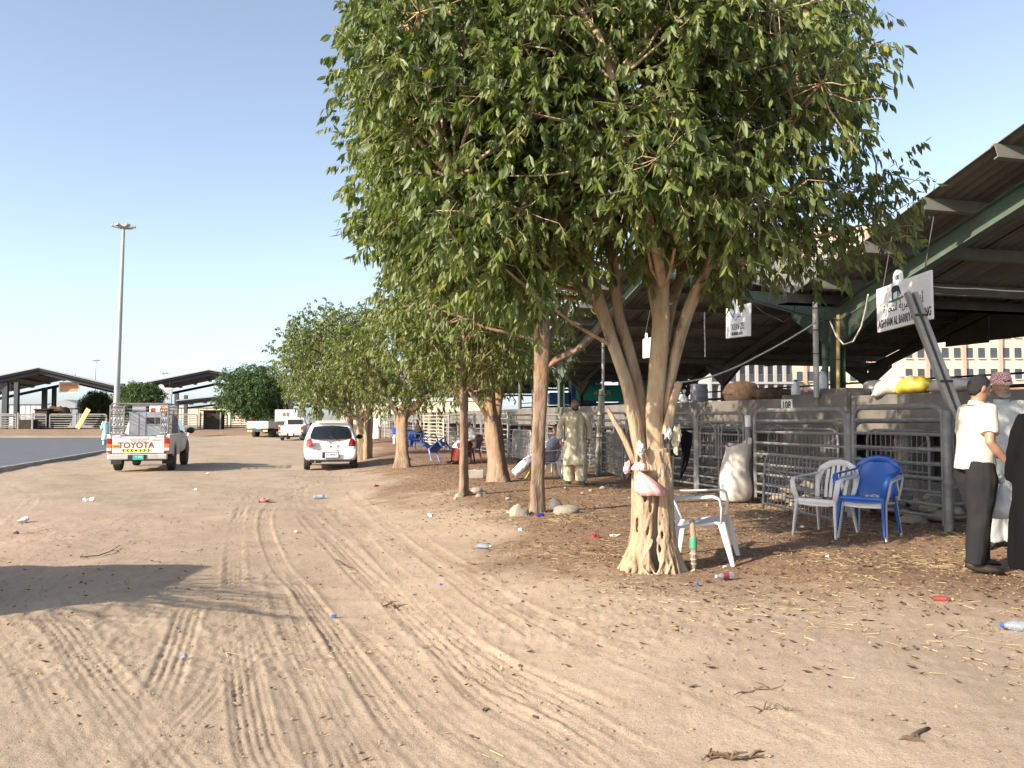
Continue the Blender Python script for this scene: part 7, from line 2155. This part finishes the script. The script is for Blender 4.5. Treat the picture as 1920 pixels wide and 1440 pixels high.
# lamp masts
POLEM = pm('mast_steel', (.36, .37, .34), rough=.6, var=.08, scale=2)
def mast(label, px_b, px_t, py_t, Yd, r0_, full=True, head=1.0):
    top = at(px_t, py_t, Yd); base = V((at(px_b, 790, Yd).x, Yd, ghf(at(px_b, 790, Yd).x, Yd)))
    t = thing('lamp_mast', label, 'lamp post', base, 0, 'lighting masts round the yard')
    d = top - base
    MB().tube([(0, 0, 0), d * .5, d], [r0_, r0_ * .75, r0_ * .45], n=12).build('pole', POLEM, t, smooth=True)
    MB().lathe([(r0_ * 2, 0), (r0_ * 2, .05), (r0_ * 1.3, .06), (r0_ * 1.3, .5)], n=12).build('base_plate', POLEM, t, smooth=True)
    MB().lathe([(.16 * head, -.06), (.18 * head, .0), (.12 * head, .12)], n=12, c=d).build('hub', POLEM, t, smooth=True)
    for k in range(6):
        a = k * math.pi / 3 + .3
        c = d + V((math.cos(a), math.sin(a), 0)) * .36 * head + V((0, 0, .02))
        MB().box(c, (.34 * head, .20 * head, .09 * head), Matrix.Rotation(a, 3, 'Z') @ Matrix.Rotation(R(-10), 3, 'Y')).build('lamp_head', POLEM, t, bevel=.015)
    return t
mast('tall tapered steel lamp mast rising behind the pickup', 216, 232, 426, 46, .17, head=1.15)
mast('thin distant lamp mast just left of the tall one', 175, 180, 676, 150, .16, head=1.5)
mast('distant lamp mast whose head shows over the right far shed', 306, 309, 700, 160, .14, head=1.6)

# apartment blocks behind the shed
def apartment(label, px0, px1, pytop, Yd, wall, accent, bays, floors, fh=3.25, red=True, bare=False):
    a, b = at(px0, 785, Yd), at(px1, pytop, Yd)
    w_, h = b.x - a.x, b.z
    t = thing('apartment_block', label, 'building', (a.x, Yd, 0))
    MB().box((w_ / 2, 8, h / 2), (w_, 16, h)).build('wall', wall, t)
    if red: MB().box((w_ / 2, -.12, 3.2), (w_, .3, 6.2)).build('plinth', accent, t)
    bw_ = w_ / bays
    wm = MB().box((0, 0, 0), (bw_ * .52, .12, fh * .50)).mesh('window'); wm.materials.append(WINM)
    sm = MB().box((0, 0, 0), (bw_ * .60, .30, .14)).mesh('window_sill'); sm.materials.append(wall)
    for f in range(floors):
        for k in range(bays):
            x, z = bw_ * (k + .5), fh * (f + .62)
            if z > h - 1: continue
            yy = -.05 if not (red and z < 6) else -.28
            o = obj_mesh('window', wm, None, t, (x, yy, z))
            obj_mesh('window_sill', sm, None, o, (0, -.08, -fh * .26))
    for k in range(bays):
        if k % 3 == 1 and not bare:
            MB().box((bw_ * (k + 1.0), -.18, h / 2 + 3), (bw_ * .30, .5, h - 6)).build('pilaster', PINKW if k % 2 else accent if False else PINKW, t)
        if bare:
            MB().box((bw_ * k, -.5, h / 2), (.35, 1.0, h)).build('frame_post', wall, t)
    if bare:
        for f in range(floors): MB().box((w_ / 2, -.6, fh * f), (w_, 1.2, .3)).build('floor_slab', wall, t)
    MB().box((w_ / 2, 8, h + .4), (w_ + .6, 16.6, .8)).build('parapet', wall, t)
    return t
apartment('cream apartment block with red base behind the green column', 1470, 1684, 432, 140, CREAMW, REDW, 11, 9)
apartment('cream and pink apartment block at right behind the leaning post', 1694, 1960, 470, 132, CREAMW, REDW, 12, 9)
apartment('bare grey concrete block under construction behind the barrel', 1330, 1484, 640, 118, GREYB2, GREYB2, 9, 4, red=False, bare=True)
# vehicles behind the shed, seen past the stems
TEAL = pm('teal_paint', (.02, .30, .22), rough=.45, var=.08)
def box_lorry(label, px0, px1, y0, y1, Yd, m_, txt=None):
    a, b = at(px0, y1, Yd), at(px1, y0, Yd)
    t = thing('box_lorry', label, 'lorry', (a.x, Yd, 0))
    w_ = b.x - a.x
    MB().box((w_ / 2, 1.1, (a.z + b.z) / 2), (w_, 2.2, b.z - a.z)).build('cargo_box', m_, t, bevel=.05)
    MB().box((w_ / 2, 1.1, a.z - .25), (w_ * .95, 1.6, .3)).build('chassis', BLKP, t)
    MB().box((w_ + .9, 1.1, a.z + .5), (1.7, 2.0, 2.2)).build('cab', m_, t, bevel=.12)
    for x in (.8, w_ - .8, w_ + .9):
        for s in (0, 1): MB().lathe([(.30, -.13), (.48, -.13), (.48, .13), (.30, .13)], n=18, axis='y', c=(x, .2 + s * 1.8, .48)).build('wheel', TYRE, t, smooth=True)
    if txt: text_part('lettering', txt, .4, PLATEW, t, (w_ * .55, -.01, (a.z + b.z) / 2), sx=1.3)
    return t
box_lorry('teal box lorry with white lettering seen beyond the cream-robed man', 1085, 1165, 722, 752, 52, TEAL, '\uFE94\uFEF3\uFEAE\uFE92\uFEDF\uFE8D')
box_lorry('blue box lorry seen past the brown upright trunk', 1030, 1068, 736, 758, 55, pm('blue_paint', (.05, .13, .32), rough=.45, var=.08))
